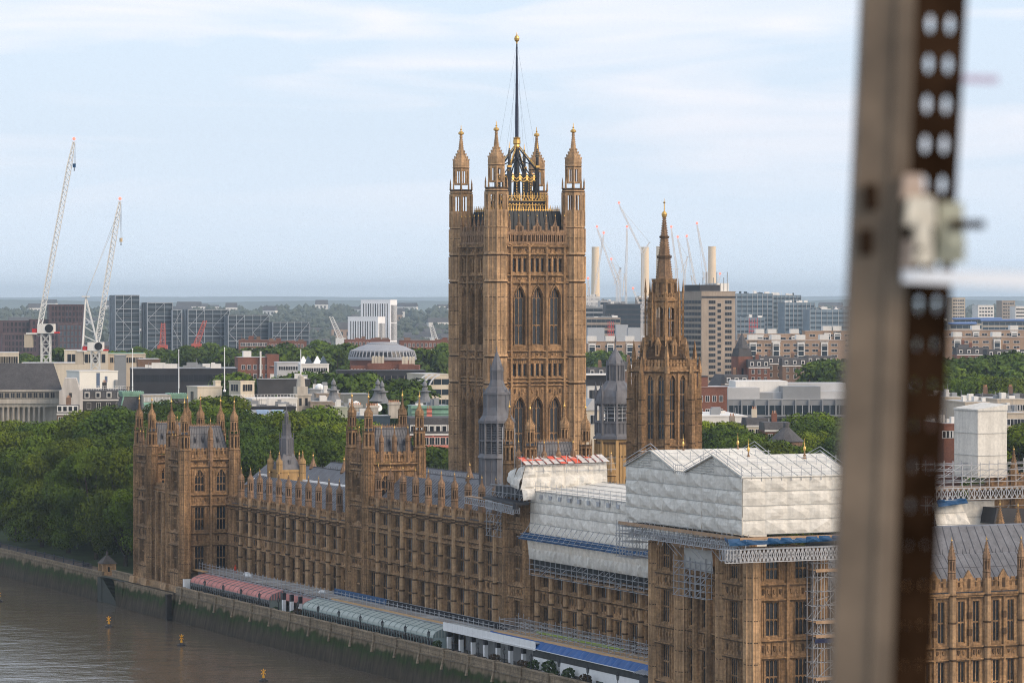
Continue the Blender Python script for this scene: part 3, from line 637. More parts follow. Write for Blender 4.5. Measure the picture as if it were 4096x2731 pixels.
        k.beam(A0+Vector((0, 0, 87.6)), B0+Vector((0, 0, 87.6)), .35, 0)
        T0 = Vector((cx, cy, 93.8)); foot = Vector((cx+a[0]*h2*1.05, cy+a[1]*h2*1.05, 88.2)); k.beam(foot, T0+Vector((a[0]*.25, a[1]*.25, 0)), .34, 0, .24)
        off = Vector((a[0]*.2, a[1]*.2, .28)); k.beam(foot+off, T0+off+Vector((a[0]*.25, a[1]*.25, 0)), .28, 1, .20)
        k.beam(foot.lerp(T0, .33), Vector((cx, cy, 91.2)), .22, 0)
        for q in range(12): p = foot.lerp(T0, (q+.5)/12)+off; k.frus(4, p.x, p.y, .16, .04, p.z, p.z+.45, m=1)
        mid = (A0+B0)/2; k.beam(mid+Vector((0, 0, 87.6)), Vector((cx, cy, 92.0)), .2, 0)
    ring(lan)
    k.frus(8, cx, cy, .9, .42, 81.5, 94.2, m=0)
    k.lathe([(.45, 93.5), (.72, 94.0), (.6, 94.5), (.85, 94.7), (.82, 95.5), (.68, 95.7), (.9, 95.95), (.3, 96.2)], 10, cx, cy, m=1)
    k.build('flag_lantern', [BLACK, GOLD], t)
    fl = MB(); fl.frus(10, cx, cy, .40, .40, 95, 100); fl.frus(10, cx, cy, .40, .15, 100, 117.2); fs = fl.build('flagstaff', [M('flagstaff_blue', (.022, .028, .055), .2, 1, .5)], t)
    b = MB(); b.lathe([(.16, 116.8), (.2, 117.2), (.52, 117.5), (.6, 118.0), (.42, 118.5), (.1, 118.7), (.12, 118.9), (.02, 119.4)], 10, cx, cy); b.build('finial', [GOLD], fs)
    st = MB()
    for a in ((-1, -1), (1, -1), (1, 1), (-1, 1)):
        st.beam((cx+a[0]*4.4, cy+a[1]*4.4, 83), (cx, cy, 117), .022); st.beam((cx+a[0]*2.2, cy-a[1]*2.2, 89), (cx, cy, 110), .02)
    st.build('stay_wires', [BLACK], fs)
great_tower()
# ---------------------------------------------------------------- the octagonal spired tower
def spired_tower():
    t = pthing('spired_tower', 'octagonal stone tower with tall windows and crocketed spire, standing before the concrete block', 'tower', 126.9, 62.9)
    R = 6.0; ap = R*math.cos(PI/8); fw = 2*R*math.sin(PI/8); wl = MB()
    for i in range(8):
        a = 2*PI*i/8; ca, sa = math.cos(a), math.sin(a)
        def T(s, d, z, ca=ca, sa=sa, ap=ap): return (ca*(ap+d)-sa*s, sa*(ap+d)+ca*s, z)
        wl.T = T; cols = [(-fw*.235, 1.15, [(33.8, 45.0, .9)]), (fw*.235, 1.15, [(33.8, 45.0, .9)])]
        skin(wl, -fw/2-.02, fw/2+.02, 18, 47.0, cols, .5)
        for c, w, o in cols:
            me = gwin(1.15, 11.2, 2, (.27, .49, .76), .9, None, .45, .12)
            put('window', me, t, T(c, 0, 33.8), a+PI/2)
        wl.box(-.16, .16, -.02, .3, 30, 46.4)
        for z, h, o in ((31.2, .4, .5), (32.6, .3, .4), (46.6, .4, .6)): string_course(wl, -fw/2, fw/2, z, h, o)
        battlement(wl, -fw/2-.1, fw/2+.1, 46.9, 1.9, .62)
        # lantern
        ap2 = 3.05*math.cos(PI/8); f2 = 2*3.05*math.sin(PI/8)
        wl.T = lambda s, d, z, ca=ca, sa=sa: (ca*(ap2+d)-sa*s, sa*(ap2+d)+ca*s, z)
        for sg in (-1, 1): wl.box(sg*f2/2-.36, sg*f2/2+.36, -.4, 0, 51.5, 60.0)
        wl.box(-f2/2, f2/2, -.42, -.02, 51.5, 53.1); wl.box(-f2/2, f2/2, -.42, -.02, 58.8, 60.2); wl.box(-.09, .09, -.3, -.08, 53, 59); wl.box(-f2/2, f2/2, -.3, -.1, 56.1, 56.3)
        wl.ext([(-f2/2, 58.0), (-f2/2, 58.85), (-.05, 58.85)], -.35, -.05); wl.ext([(f2/2, 58.0), (f2/2, 58.85), (.05, 58.85)], -.35, -.05)
        string_course(wl, -f2/2, f2/2, 59.9, .3, .3); battlement(wl, -f2/2, f2/2, 60.2, 1.2, .5)
        # dormer on the stone roof
        ap3 = 5.0; wl.T = lambda s, d, z, ca=ca, sa=sa: (ca*(ap3+d)-sa*s, sa*(ap3+d)+ca*s, z)
        wl.box(-.45, .45, -1.6, -.7, 49.5, 51.6); wl.ext([(-.6, 51.6), (.6, 51.6), (0, 53.0)], -1.6, -.65); wl.box(-.14, .14, -.8, -.66, 49.8, 51.7, 1)
    wl.T = None
    wl.frus(8, 0, 0, R-.5, R-.5, 16, 33.4); wl.frus(8, 0, 0, R-.9, R-.9, 33, 46.9, m=1); wl.frus(8, 0, 0, R-.4, 3.3, 47.2, 52.4, m=1)
    for k in range(7): z = 47.6+k*.7; r = R-.4+(3.3-R+.4)*(z-47.2)/5.2; wl.frus(8, 0, 0, r+.16, r+.05, z, z+.22, m=1)
    wl.frus(8, 0, 0, 2.3, 2.2, 59, 63.6); wl.frus(8, 0, 0, 2.35, 2.45, 63.4, 64.1)
    for i in range(8):
        a = 2*PI*i/8; wl.frus(4, 2.1*math.cos(a), 2.1*math.sin(a), .3, .3, 60.5, 63.2, a, m=1)
    wl.build('wall', [STONE, STONED], t)
    sp = MB(); sp.frus(8, 0, 0, 1.55, .20, 64.0, 75.9)
    for i in range(8):
        a = PI/8+2*PI*i/8
        for j in range(26):
            f = j/26; r = 1.55+(.2-1.55)*f; z = 64+11.9*f; sp.frus(4, (r+.04)*math.cos(a), (r+.04)*math.sin(a), .14, .04, z, z+.26, a)
    sp.frus(8, 0, 0, 1.38, 1.45, 68.0, 68.5, m=1); sp.frus(8, 0, 0, .9, .98, 71.8, 72.2, m=1)
    s = sp.build('spire', [STONEG, STONED], t)
    g = MB(); g.lathe([(.2, 75.6), (.45, 75.9), (.55, 76.4), (.3, 76.8), (.1, 77.0), (.09, 78.4), (.28, 78.6), (.05, 78.8), (.04, 79.3)], 8); g.build('finial', [GOLD], s)
    bt = MB()                                              # buttress at each corner with pinnacle
    bt.prism([(R-.4, -.55), (R+1.15, -.45), (R+1.15, .45), (R-.4, .55)], 16, 41.2); bt.hexa([(R-.4, -.45, 41.2), (R+1.05, -.4, 41.2), (R+1.05, .4, 41.2), (R-.4, .45, 41.2)], [(R-.4, -.4, 46.5), (R+.25, -.35, 43.6), (R+.25, .35, 43.6), (R-.4, .4, 46.5)])
    bt.box(R+.35, R+1.05, -.36, .36, 41.2, 46.3); bt.frus(4, R+.7, 0, .56, .05, 46.3, 49.4, 0)
    for z in (33, 36.5, 38.6, 41.2): bt.box(R+.2, R+1.24, -.5, .5, z, z+.2, 1)
    bt.box(R-.55, R+.15, -.35, .35, 41, 49); bt.frus(4, R-.2, 0, .5, .04, 49, 52.5, 0)
    bme = bt.mesh('buttress', [STONE, STONED])
    b2 = MB(); b2.box(3.4, 3.75, -.16, .16, 51.0, 61.5); b2.frus(4, 3.58, 0, .26, .02, 61.5, 64.2, 0); b2.beam((3.6, 0, 56.8), (2.8, 0, 59.5), .25); b2.box(2.6, 3.5, -.12, .12, 51, 53.4)
    b2e = b2.mesh('pinnacle', [STONE, STONED])
    for i in range(8): put('buttress', bme, t, (0, 0, 0), PI/8+2*PI*i/8); put('pinnacle', b2e, t, (0, 0, 0), PI/8+2*PI*i/8)
spired_tower()
# ---------------------------------------------------------------- lead lanterns on the roofs
def louvre_lantern():
    t = pthing('louvred_lantern', 'pointed octagonal lead lantern with louvred sides in front of the great tower', 'roof lantern', 145.3, 19.6); R = 3.1
    b = MB(); b.frus(8, 0, 0, R, R, 20, 31.8); b.frus(8, 0, 0, R*1.12, R, 31.8, 32.6)
    b.frus(8, 0, 0, R*.86, R*.86, 32.4, 38.0, m=1)
    for i in range(8):
        a = PI/8+2*PI*i/8; p = Vector((R*.98*math.cos(a), R*.98*math.sin(a), 0)); b.beam(p+Vector((0, 0, 20)), p+Vector((0, 0, 38.8)), .32)
        q = Vector((R*.98*math.cos(a+PI/4), R*.98*math.sin(a+PI/4), 0)); m_ = (p+q)/2; b.beam(m_+Vector((0, 0, 24)), m_+Vector((0, 0, 38.3)), .2)
        for z in (22.5, 26, 29.5, 31.6, 34.9, 38.2): b.beam(p+Vector((0, 0, z)), q+Vector((0, 0, z)), .26)
    b.frus(8, 0, 0, R*1.08, R*1.08, 38.0, 38.5); b.lathe([(R*1.05, 38.5), (R*.84, 39.4), (R*.74, 40.8)], 8); b.frus(8, 0, 0, R*.74, R*.74, 40.8, 43.3)
    for i in range(8):
        a = PI/8+2*PI*i/8; b.frus(4, R*.75*math.cos(a), R*.75*math.sin(a), .16, .12, 40, 44.2, a); b.frus(4, R*.36*math.cos(a), R*.36*math.sin(a), .09, .06, 45, 48.6, a)
    b.frus(8, 0, 0, R*.8, R*.8, 43.1, 43.5); b.lathe([(R*.78, 43.5), (R*.5, 44.6), (R*.36, 45.8)], 8); b.frus(8, 0, 0, R*.36, R*.36, 45.8, 47.4); b.frus(8, 0, 0, R*.4, R*.4, 47.3, 47.6); b.lathe([(R*.38, 47.6), (R*.22, 49.2), (.1, 50.9), (.05, 51.8)], 8)
    b.build('lantern_body', [LEAD, LEADD], t)
    lv = MB()
    for j in range(12):
        z = 32.8+j*.44; lv.lathe([(R*.95, z), (R*.86, z+.26)], 8)
    lv.build('louvre_slats', [LEAD], t)
louvre_lantern()
def domed_lantern():
    t = pthing('domed_lantern', 'grey lead dome on open octagonal lantern beside the octagonal tower', 'roof lantern', 65.7, 83.0); R = 4.3
    b = MB(); b.frus(8, 0, 0, R-.25, R-.25, 14, 31.2, m=2)
    for i in range(8):
        a = PI/8+2*PI*i/8; p = Vector(((R-.2)*math.cos(a), (R-.2)*math.sin(a), 0)); q = Vector(((R-.2)*math.cos(a+PI/4), (R-.2)*math.sin(a+PI/4), 0)); b.beam(p+Vector((0, 0, 20)), p+Vector((0, 0, 31)), .6, 2)
        for k in range(1, 4): s = p.lerp(q, k/4); b.beam(s+Vector((0, 0, 22)), s+Vector((0, 0, 30.2)), .22, 2)
        b.beam(p+Vector((0, 0, 30.4)), q+Vector((0, 0, 30.4)), .4, 3); b.beam(p+Vector((0, 0, 27.6)), q+Vector((0, 0, 27.6)), .2, 3)
    b.frus(8, 0, 0, R*1.1, R*1.06, 31.2, 31.7, m=1); b.frus(8, 0, 0, R*1.02, R*.95, 31.7, 32.3); b.frus(8, 0, 0, R*.95, R*.95, 32.3, 34.6)
    for i in range(8):
        a = PI/8+2*PI*i/8; p = Vector((R*.96*math.cos(a), R*.96*math.sin(a), 0)); q = Vector((R*.96*math.cos(a+PI/4), R*.96*math.sin(a+PI/4), 0))
        b.beam(p+Vector((0, 0, 32)), p+Vector((0, 0, 41.2)), .42); b.frus(4, p.x, p.y, .3, .03, 41.2, 43, a)
        for z in (34.7, 38.7): b.beam(p+Vector((0, 0, z)), q+Vector((0, 0, z)), .4)
        for k in range(1, 4):
            s = p.lerp(q, k/4); b.beam(s+Vector((0, 0, 32.4)), s+Vector((0, 0, 34.5)), .14, 1); b.beam(s+Vector((0, 0, 38.6)), s+Vector((0, 0, 38.0)), .5, 1, .1)
    b.frus(8, 0, 0, R*1.02, R*1.02, 38.5, 39.1)
    b.lathe([(R*.98, 39.1), (R*.96, 40), (R*.82, 41.4), (R*.6, 42.5), (R*.42, 43.3)], 8)
    b.frus(8, 0, 0, R*.40, R*.40, 43.2, 46.6)
    for i in range(8):
        a = PI/8+2*PI*i/8; b.frus(4, R*.42*math.cos(a), R*.42*math.sin(a), .2, .14, 42.6, 47.6, a)
        b.frus(4, R*.39*math.cos(a+PI/8), R*.39*math.sin(a+PI/8), .12, .12, 43.4, 46.4, a)
    b.frus(8, 0, 0, R*.46, R*.46, 46.5, 46.9); b.lathe([(R*.43, 46.9), (R*.3, 48.2), (.16, 50.0), (.1, 51.4), (.24, 51.6), (.04, 52.6)], 8)
    b.build('lantern_body', [LEAD, LEADD, M('ochre_stone', (.42, .27, .12), .15, .4, .85, streak=.2), STONED], t)
    w = MB()
    for z in (35.4, 36.4, 37.2, 37.8): w.frus(8, 0, 0, R*.70, R*.70, z, z+.18)
    for i in range(12): a = 2*PI*i/12; w.beam((R*.72*math.cos(a), R*.72*math.sin(a), 34.4), (R*.72*math.cos(a), R*.72*math.sin(a), 38.6), .12)
    w.frus(8, 0, 0, R*.5, R*.5, 34.4, 38.5, m=1)
    w.build('scaffold_platform', [M('scaffold_tube', (.40, .41, .43), .2, 1, .45, metal=.4), LEADD], t)
domed_lantern()
def stepped_spire():
    t = pthing('stepped_spire', 'slender stepped lead spire between four stone turrets behind the lower wing', 'roof lantern', 37.2, 20.5)
    b = MB(); b.hexa([(-2.3, -2.3, 24.8), (2.3, -2.3, 24.8), (2.3, 2.3, 24.8), (-2.3, 2.3, 24.8)], [(-1.2, -1.2, 28.0), (1.2, -1.2, 28.0), (1.2, 1.2, 28.0), (-1.2, 1.2, 28.0)])
    b.frus(8, 0, 0, 1.42, 1.38, 27.6, 31.3)
    for z in (27.9, 29.2, 31.1): b.frus(8, 0, 0, 1.48, 1.48, z, z+.14)
    b.lathe([(1.42, 31.2), (1.0, 31.6), (.84, 31.9)], 8); b.frus(8, 0, 0, .84, .78, 31.8, 33.8); b.frus(8, 0, 0, .86, .90, 33.7, 34.2)
    b.frus(8, 0, 0, .34, .34, 34.2, 36.0, m=1); b.frus(8, 0, 0, .42, .42, 35.8, 36.1); b.lathe([(.42, 36.1), (.3, 36.5), (.08, 37.2), (.04, 38.4)], 8)
    for i in range(8):
        a = PI/8+2*PI*i/8
        b.frus(4, 1.44*math.cos(a), 1.44*math.sin(a), .10, .08, 27.5, 32.4, a); b.frus(4, .84*math.cos(a), .84*math.sin(a), .08, .06, 31.8, 35.0, a); b.frus(4, .38*math.cos(a), .38*math.sin(a), .07, .06, 34.2, 36.4, a)
        c_ = 2*PI*i/8; b.frus(4, 1.33*math.cos(c_), 1.33*math.sin(c_), .06, .06, 28, 31, c_)
    b.box(1.6, 2.0, -.3, .3, 26.0, 26.8, 1)
    sp = b.build('spire', [LEAD, LEADD], t)
    k = MB(); k.box(-2.4, 2.4, -2.4, 2.4, 15, 24.7); k.box(-2.6, 2.6, -2.6, 2.6, 24.3, 24.8, 1); k.build('wall', [M('ochre_stone', (.42, .27, .12))], t)
    for x, y in ((-2.6, -2.6), (2.6, -2.6), (2.6, 2.6), (-2.6, 2.6)): turret(t, (x, y, 18), 'steppedt', [('shaft', .62, 7.9), ('band', .66, .3), ('cap', .66, 1.1), ('spire', (.2, .08), .7), ('fin', .13, .9)], [M('ochre_stone', (.42, .27, .12)), STONED])
    return t
stepped_spire()
def inner_range():
    t = pthing('inner_range', 'low grey lead roofs with iron cresting behind the lower wing', 'palace wing', -6, 26)
    b = MB(); b.box(0, 176, 0, 20, -.6, 19.5); b.box(0, 120, 20, 46, -.6, 19.4); b.build('wall', [STONE], t)
    r = MB()
    for (x0, x1, y0, y1, z0, z1) in ((2, 104, 0, 11, 19.4, 24.4), (2, 96, 14, 26, 19.4, 24.0), (112, 176, 6, 18, 19.4, 27.0), (0, 60, 30, 44, 19.4, 23)):
        ym = (y0+y1)/2; r.hexa([(x0, y0, z0), (x1, y0, z0), (x1, y1, z0), (x0, y1, z0)], [(x0+2, ym-.1, z1), (x1-3, ym-.1, z1), (x1-3, ym+.1, z1), (x0+2, ym+.1, z1)])
        n = int((x1-x0)/1.4)
        for i in range(n+1): x = x0+2+(x1-x0-5)*i/n; r.beam((x, y0+.05, z0+.05), (x, ym, z1+.03), .08, 1); r.frus(4, x, ym, .08, .02, z1, z1+.7, m=1)
        r.beam((x0+2, ym, z1+.1), (x1-3, ym, z1+.1), .2, 1)
    r.build('roof', [SLATE, LEADD], t)
    for x, y, z in ((22, 5.5, 23.6), (30, 5.6, 23.6), (48, 5.5, 23.6), (64, 5.5, 23.6), (80, 20, 23.5), (108, 18, 20), (111, 26, 20), (117, 33, 20)):
        turret(t, (x, y, z-1.5), 'innerpin', [('shaft', .8, 1.9), ('band', .85, .25), ('spire', (.8, .1), 2.2), ('fin', .16, 1.3)], name='pinnacle')
    for x, y in ((140, 26), (148, 30), (104, 40), (112, 44)): turret(t, (x, y, 18), 'innerchim', [('shaft', .9, 7.2), ('band', .95, .4), ('shaft', .8, 1.2), ('spire', (.8, .1), 2.6), ('fin', .14, 1.0)], [M('ochre_stone', (.42, .27, .12)), STONED], name='chimney')
    w = MB(); w.beam((20, -3, 22.6), (104, -3, 22.6), .35); w.box(20, 104, -4.8, -3.2, 21.6, 21.8); w.build('rooftop_walkway', [M('white_paint', (.78, .78, .77), .06, 1, .5)], t)
inner_range()
# ---------------------------------------------------------------- north range beyond the foreground post
def north_range():
    t = pthing('north_range', 'dim stone front with tall paired windows low in the right corner', 'palace wing', 272.0, 16.0); T = fN(0); Lv = 70
    w = MB(T); piers = [1.5+6.05*i for i in range(12)]
    tiers = [(0.2, 6.9, 0), (9.4, 15.6, 0)]
    cols = [(p+q, 1.15, tiers) for p in piers[:-1] for q in (1.75, 4.3)]
    skin(w, 0, Lv, -6, 16.4, cols, .5); put_windows(t, 'N', 0, cols, 2)
    for z in (6.95, 8.8, 16.2): string_course(w, 0, Lv, z, .34, .34)
    for p in piers[:-1]:
        panel_band(w, p+.8, p+5.3, 7.4, 8.6, rnd); w.box(p+2.85, p+3.2, -.02, .3, -6, 16.4); w.box(p+2.75, p+3.3, -.02, .42, 10.5, 11.5, 1); w.box(p+2.75, p+3.3, -.02, .42, 13, 14, 1)
    string_course(w, 0, Lv, 16.5, .5, .5)
    battlement(w, 0, Lv, 17.0, 2.0, 1.0)
    for p in piers[:-1]: w.ext([(p+2.2, 17.2), (p+3.8, 17.2), (p+3.8, 19.0), (p+3.0, 20.2), (p+2.2, 19.0)], -.3, .08); w.box(p+2.75, p+3.25, .06, .12, 17.5, 18.9, 1)
    w.T = None; w.box(-12, -.5, 0, Lv, -6, 16.2); w.build('wall', [STONE, STONED], t)
    bm = MB(T); bm.prism([(-.5, -.02), (-.5, .5), (-.28, .8), (.28, .8), (.5, .5), (.5, -.02)], -6, 18.9)
    for z in (1.5, 7, 8.8, 12.5, 16.5): bm.prism([(-.6, -.02), (-.6, .55), (-.34, .9), (.34, .9), (.6, .55), (.6, -.02)], z-.12, z+.12, 1)
    me = bm.mesh('buttress', [STONEP, STONED])
    for p in piers: put('buttress', me, t, (0, p, 0)); turret(t, (.1, p, 18.6), 'npin', [('shaft', .55, 1.2), ('band', .58, .25), ('open', .52, 1.7), ('band', .58, .25), ('spire', (.62, .08), 2.4), ('fin', .1, .8)], name='pinnacle')
    r = MB(); r.hexa([(-12, 0, 16.6), (-.9, 0, 16.6), (-.9, Lv, 16.6), (-12, Lv, 16.6)], [(-6.7, 0, 22.0), (-6.2, 0, 22.0), (-6.2, Lv, 22.0), (-6.7, Lv, 22.0)])
    n = 60
    for i in range(n+1): y = Lv*i/n; r.beam((-.9, y, 16.65), (-6.2, y, 22.03), .08, 1); r.frus(4, -6.4, y, .09, .02, 22, 22.8, m=1)
    for f in (.33, .66): r.beam((-.9-5.3*f, 0, 16.6+5.4*f+.03), (-.9-5.3*f, Lv, 16.6+5.4*f+.03), .07, 1)
    # higher cross roof behind
    r.hexa([(-34, 20, 15), (-12, 20, 15), (-12, 64, 15), (-34, 64, 15)], [(-24, 24, 25.0), (-21, 24, 25.0), (-21, 60, 25.0), (-24, 60, 25.0)]); 
    for i in range(26): y = 20+44*i/25; y2 = 24+36*i/25; r.beam((-12, y, 15.1), (-21, y2, 25.04), .09, 1)
    r.build('roof', [SLATE, LEADD], t)
north_range()
def roof_turret():
    t = pthing('roof_turret', 'dark weathered octagonal stone turret with conical top among white sheeting at right', 'roof turret', 240, 77)
    b = MB(); b.frus(8, 0, 0, 2.4, 2.4, 8, 24); b.frus(8, 0, 0, 2.6, 2.8, 24, 24.5)
    for i in range(8):
        a = PI/8+2*PI*i/8; b.frus(4, 2.0*math.cos(a), 2.0*math.sin(a), .45, .4, 24, 30, a); b.frus(4, 2.5*math.cos(a), 2.5*math.sin(a), .3, .05, 24, 27.5, a)
    b.frus(8, 0, 0, 1.6, 1.6, 24.4, 30, m=1); b.frus(8, 0, 0, 2.5, 2.5, 29.6, 30.2)
    for k in range(7): b.frus(8, 0, 0, 2.45-.32*k, 2.0-.32*k, 30.2+.75*k, 31.0+.75*k)
    b.frus(8, 0, 0, .25, .06, 35, 38); b.build('turret_body', [M('sooty_stone', (.075, .055, .042), .4, .5, .9, grain=.4), BLACK], t)
roof_turret()
# ================================================================ scaffolding, sheeting and the terrace
SHEET = M('white_sheet', (.87, .84, .765), .10, .30, .6, streak=.16, grain=.10)
_t = SHEET.node_tree; _b = _t.nodes['Principled BSDF']; _o = _t.nodes['Material Output']; _tr = _t.nodes.new('ShaderNodeBsdfTranslucent'); _mx = _t.nodes.new('ShaderNodeMixShader'); _mx.inputs[0].default_value = .22
_t.links.new(_b.inputs['Base Color'].links[0].from_socket, _tr.inputs[0]); _t.links.new(_b.outputs[0], _mx.inputs[1]); _t.links.new(_tr.outputs[0], _mx.inputs[2]); _t.links.new(_mx.outputs[0], _o.inputs[0])
SEAM = M('sheet_seam', (.40, .40, .38), .3, 2, .7)
TUBE = M('scaffold_tube', (.17, .175, .185), .25, 1, .5)
BOARD = M('scaffold_board', (.36, .24, .15), .25, .8, .85)
PLY = M('grey_deck', (.30, .27, .245), .25, .5, .85)
BLUE = M('blue_net', (.007, .058, .15), .2, .6, .6)
DARKN = M('dark_net', (.03, .034, .036), .4, .5, .8)
WHITE = M('white_paint', (.78, .78, .77), .06, 1, .5)
def sheet(mb, P00, P10, P01, P11, nrm, pu=3.8, pv=2.0, amp=.42, seed=0, seams=True, m=0):
    """tarpaulin laced to a frame: every bay bulges and creases along a diagonal"""
    r = random.Random(seed); P00, P10, P01, P11 = map(Vector, (P00, P10, P01, P11)); nrm = Vector(nrm).normalized()
    nu = max(1, round((P10-P00).length/pu)); nv = max(1, round((P01-P00).length/pv)); q = 4
    def at(a, b): return P00*(1-a)*(1-b)+P10*a*(1-b)+P01*(1-a)*b+P11*a*b
    dg = [[r.random() for _ in range(nu)] for _ in range(nv)]; am = [[r.uniform(.4, 1)*amp for _ in range(nu)] for _ in range(nv)]
    fl = r.random() < .5
    off = {}
    for j in range(nv*q+1):
        for i in range(nu*q+1):
            ci, cj = min(i//q, nu-1), min(j//q, nv-1); x, y = (i-ci*q)/q, (j-cj*q)/q
            bulge = 4*x*(1-x)*.45+4*y*(1-y)*.55
            d = abs(x-y) if (dg[cj][ci] < .8) != fl else abs(x+y-1)
            o = am[cj][ci]*(.75*(1-d)*(1 if dg[cj][ci] < .9 else -.2)+.5*bulge)*(0 if y in (0, 1) and 0 else 1)+r.uniform(-.035, .035)*amp/.22
            if i % q == 0 or j % q == 0: o *= .45
            off[i, j] = o
    k = mb.pts([tuple(at(i/(nu*q), j/(nv*q))+nrm*off[i, j]) for j in range(nv*q+1) for i in range(nu*q+1)]); Wd = nu*q+1
    for j in range(nv*q):
        for i in range(nu*q):
            a, b, c, d = k+j*Wd+i, k+j*Wd+i+1, k+(j+1)*Wd+i+1, k+(j+1)*Wd+i
            if (i+j) % 2 == 0: mb.face((a, b, c), m); mb.face((a, c, d), m)
            else: mb.face((a, b, d), m); mb.face((b, c, d), m)
    if seams:
        for j in range(nv+1):
            for i in range(nu): mb.beam(at(i/nu, j/nv)+nrm*(.10+r.uniform(-.02, .05)), at((i+1)/nu, j/nv)+nrm*(.10+r.uniform(-.02, .05)), .09, m+1)
def tubes(mb, s0, s1, d0, d1, z0, z1, ds=2.1, dz=2.0, w=.085, brace=True, r=None):
    """a birdcage of tubes: standards, ledgers, transoms, braces"""
    n = max(1, round((s1-s0)/ds)); k = max(1, round((z1-z0)/dz)); r = r or random.Random(1)
    for d in (d0, d1):
        for i in range(n+1): x = s0+(s1-s0)*i/n; mb.beam((x, d, z0), (x, d, z1+r.uniform(0, .9)), w)
        for j in range(k+1): z = z0+(z1-z0)*j/k; mb.beam((s0-.3, d, z), (s1+.3, d, z), w*.9)
        if brace:
            for i in range(n):
                for j in range(k):
                    if r.random() < .35: mb.beam((s0+(s1-s0)*i/n, d, z0+(z1-z0)*j/k), (s0+(s1-s0)*(i+1)/n, d, z0+(z1-z0)*(j+1)/k), w*.8)
    for i in range(n+1):
        x = s0+(s1-s0)*i/n
        for j in range(k+1): z = z0+(z1-z0)*j/k; mb.beam((x, d0-.2, z), (x, d1+.2, z), w*.85)
def ladder_beam(mb, A, B, h, step=.8, w=.09, cross=False):
    A, B = Vector(A), Vector(B); n = max(1, round((B-A).length/step)); up = Vector((0, 0, h))
    mb.beam(A, B, w*1.2); mb.beam(A+up, B+up, w*1.2)
    for i in range(n):
        p, q = A.lerp(B, i/n), A.lerp(B, (i+1)/n)
        mb.beam(p, p+up, w); mb.beam(p, q+up, w)
        if cross: mb.beam(p+up, q, w)
    mb.beam(B, B+up, w)
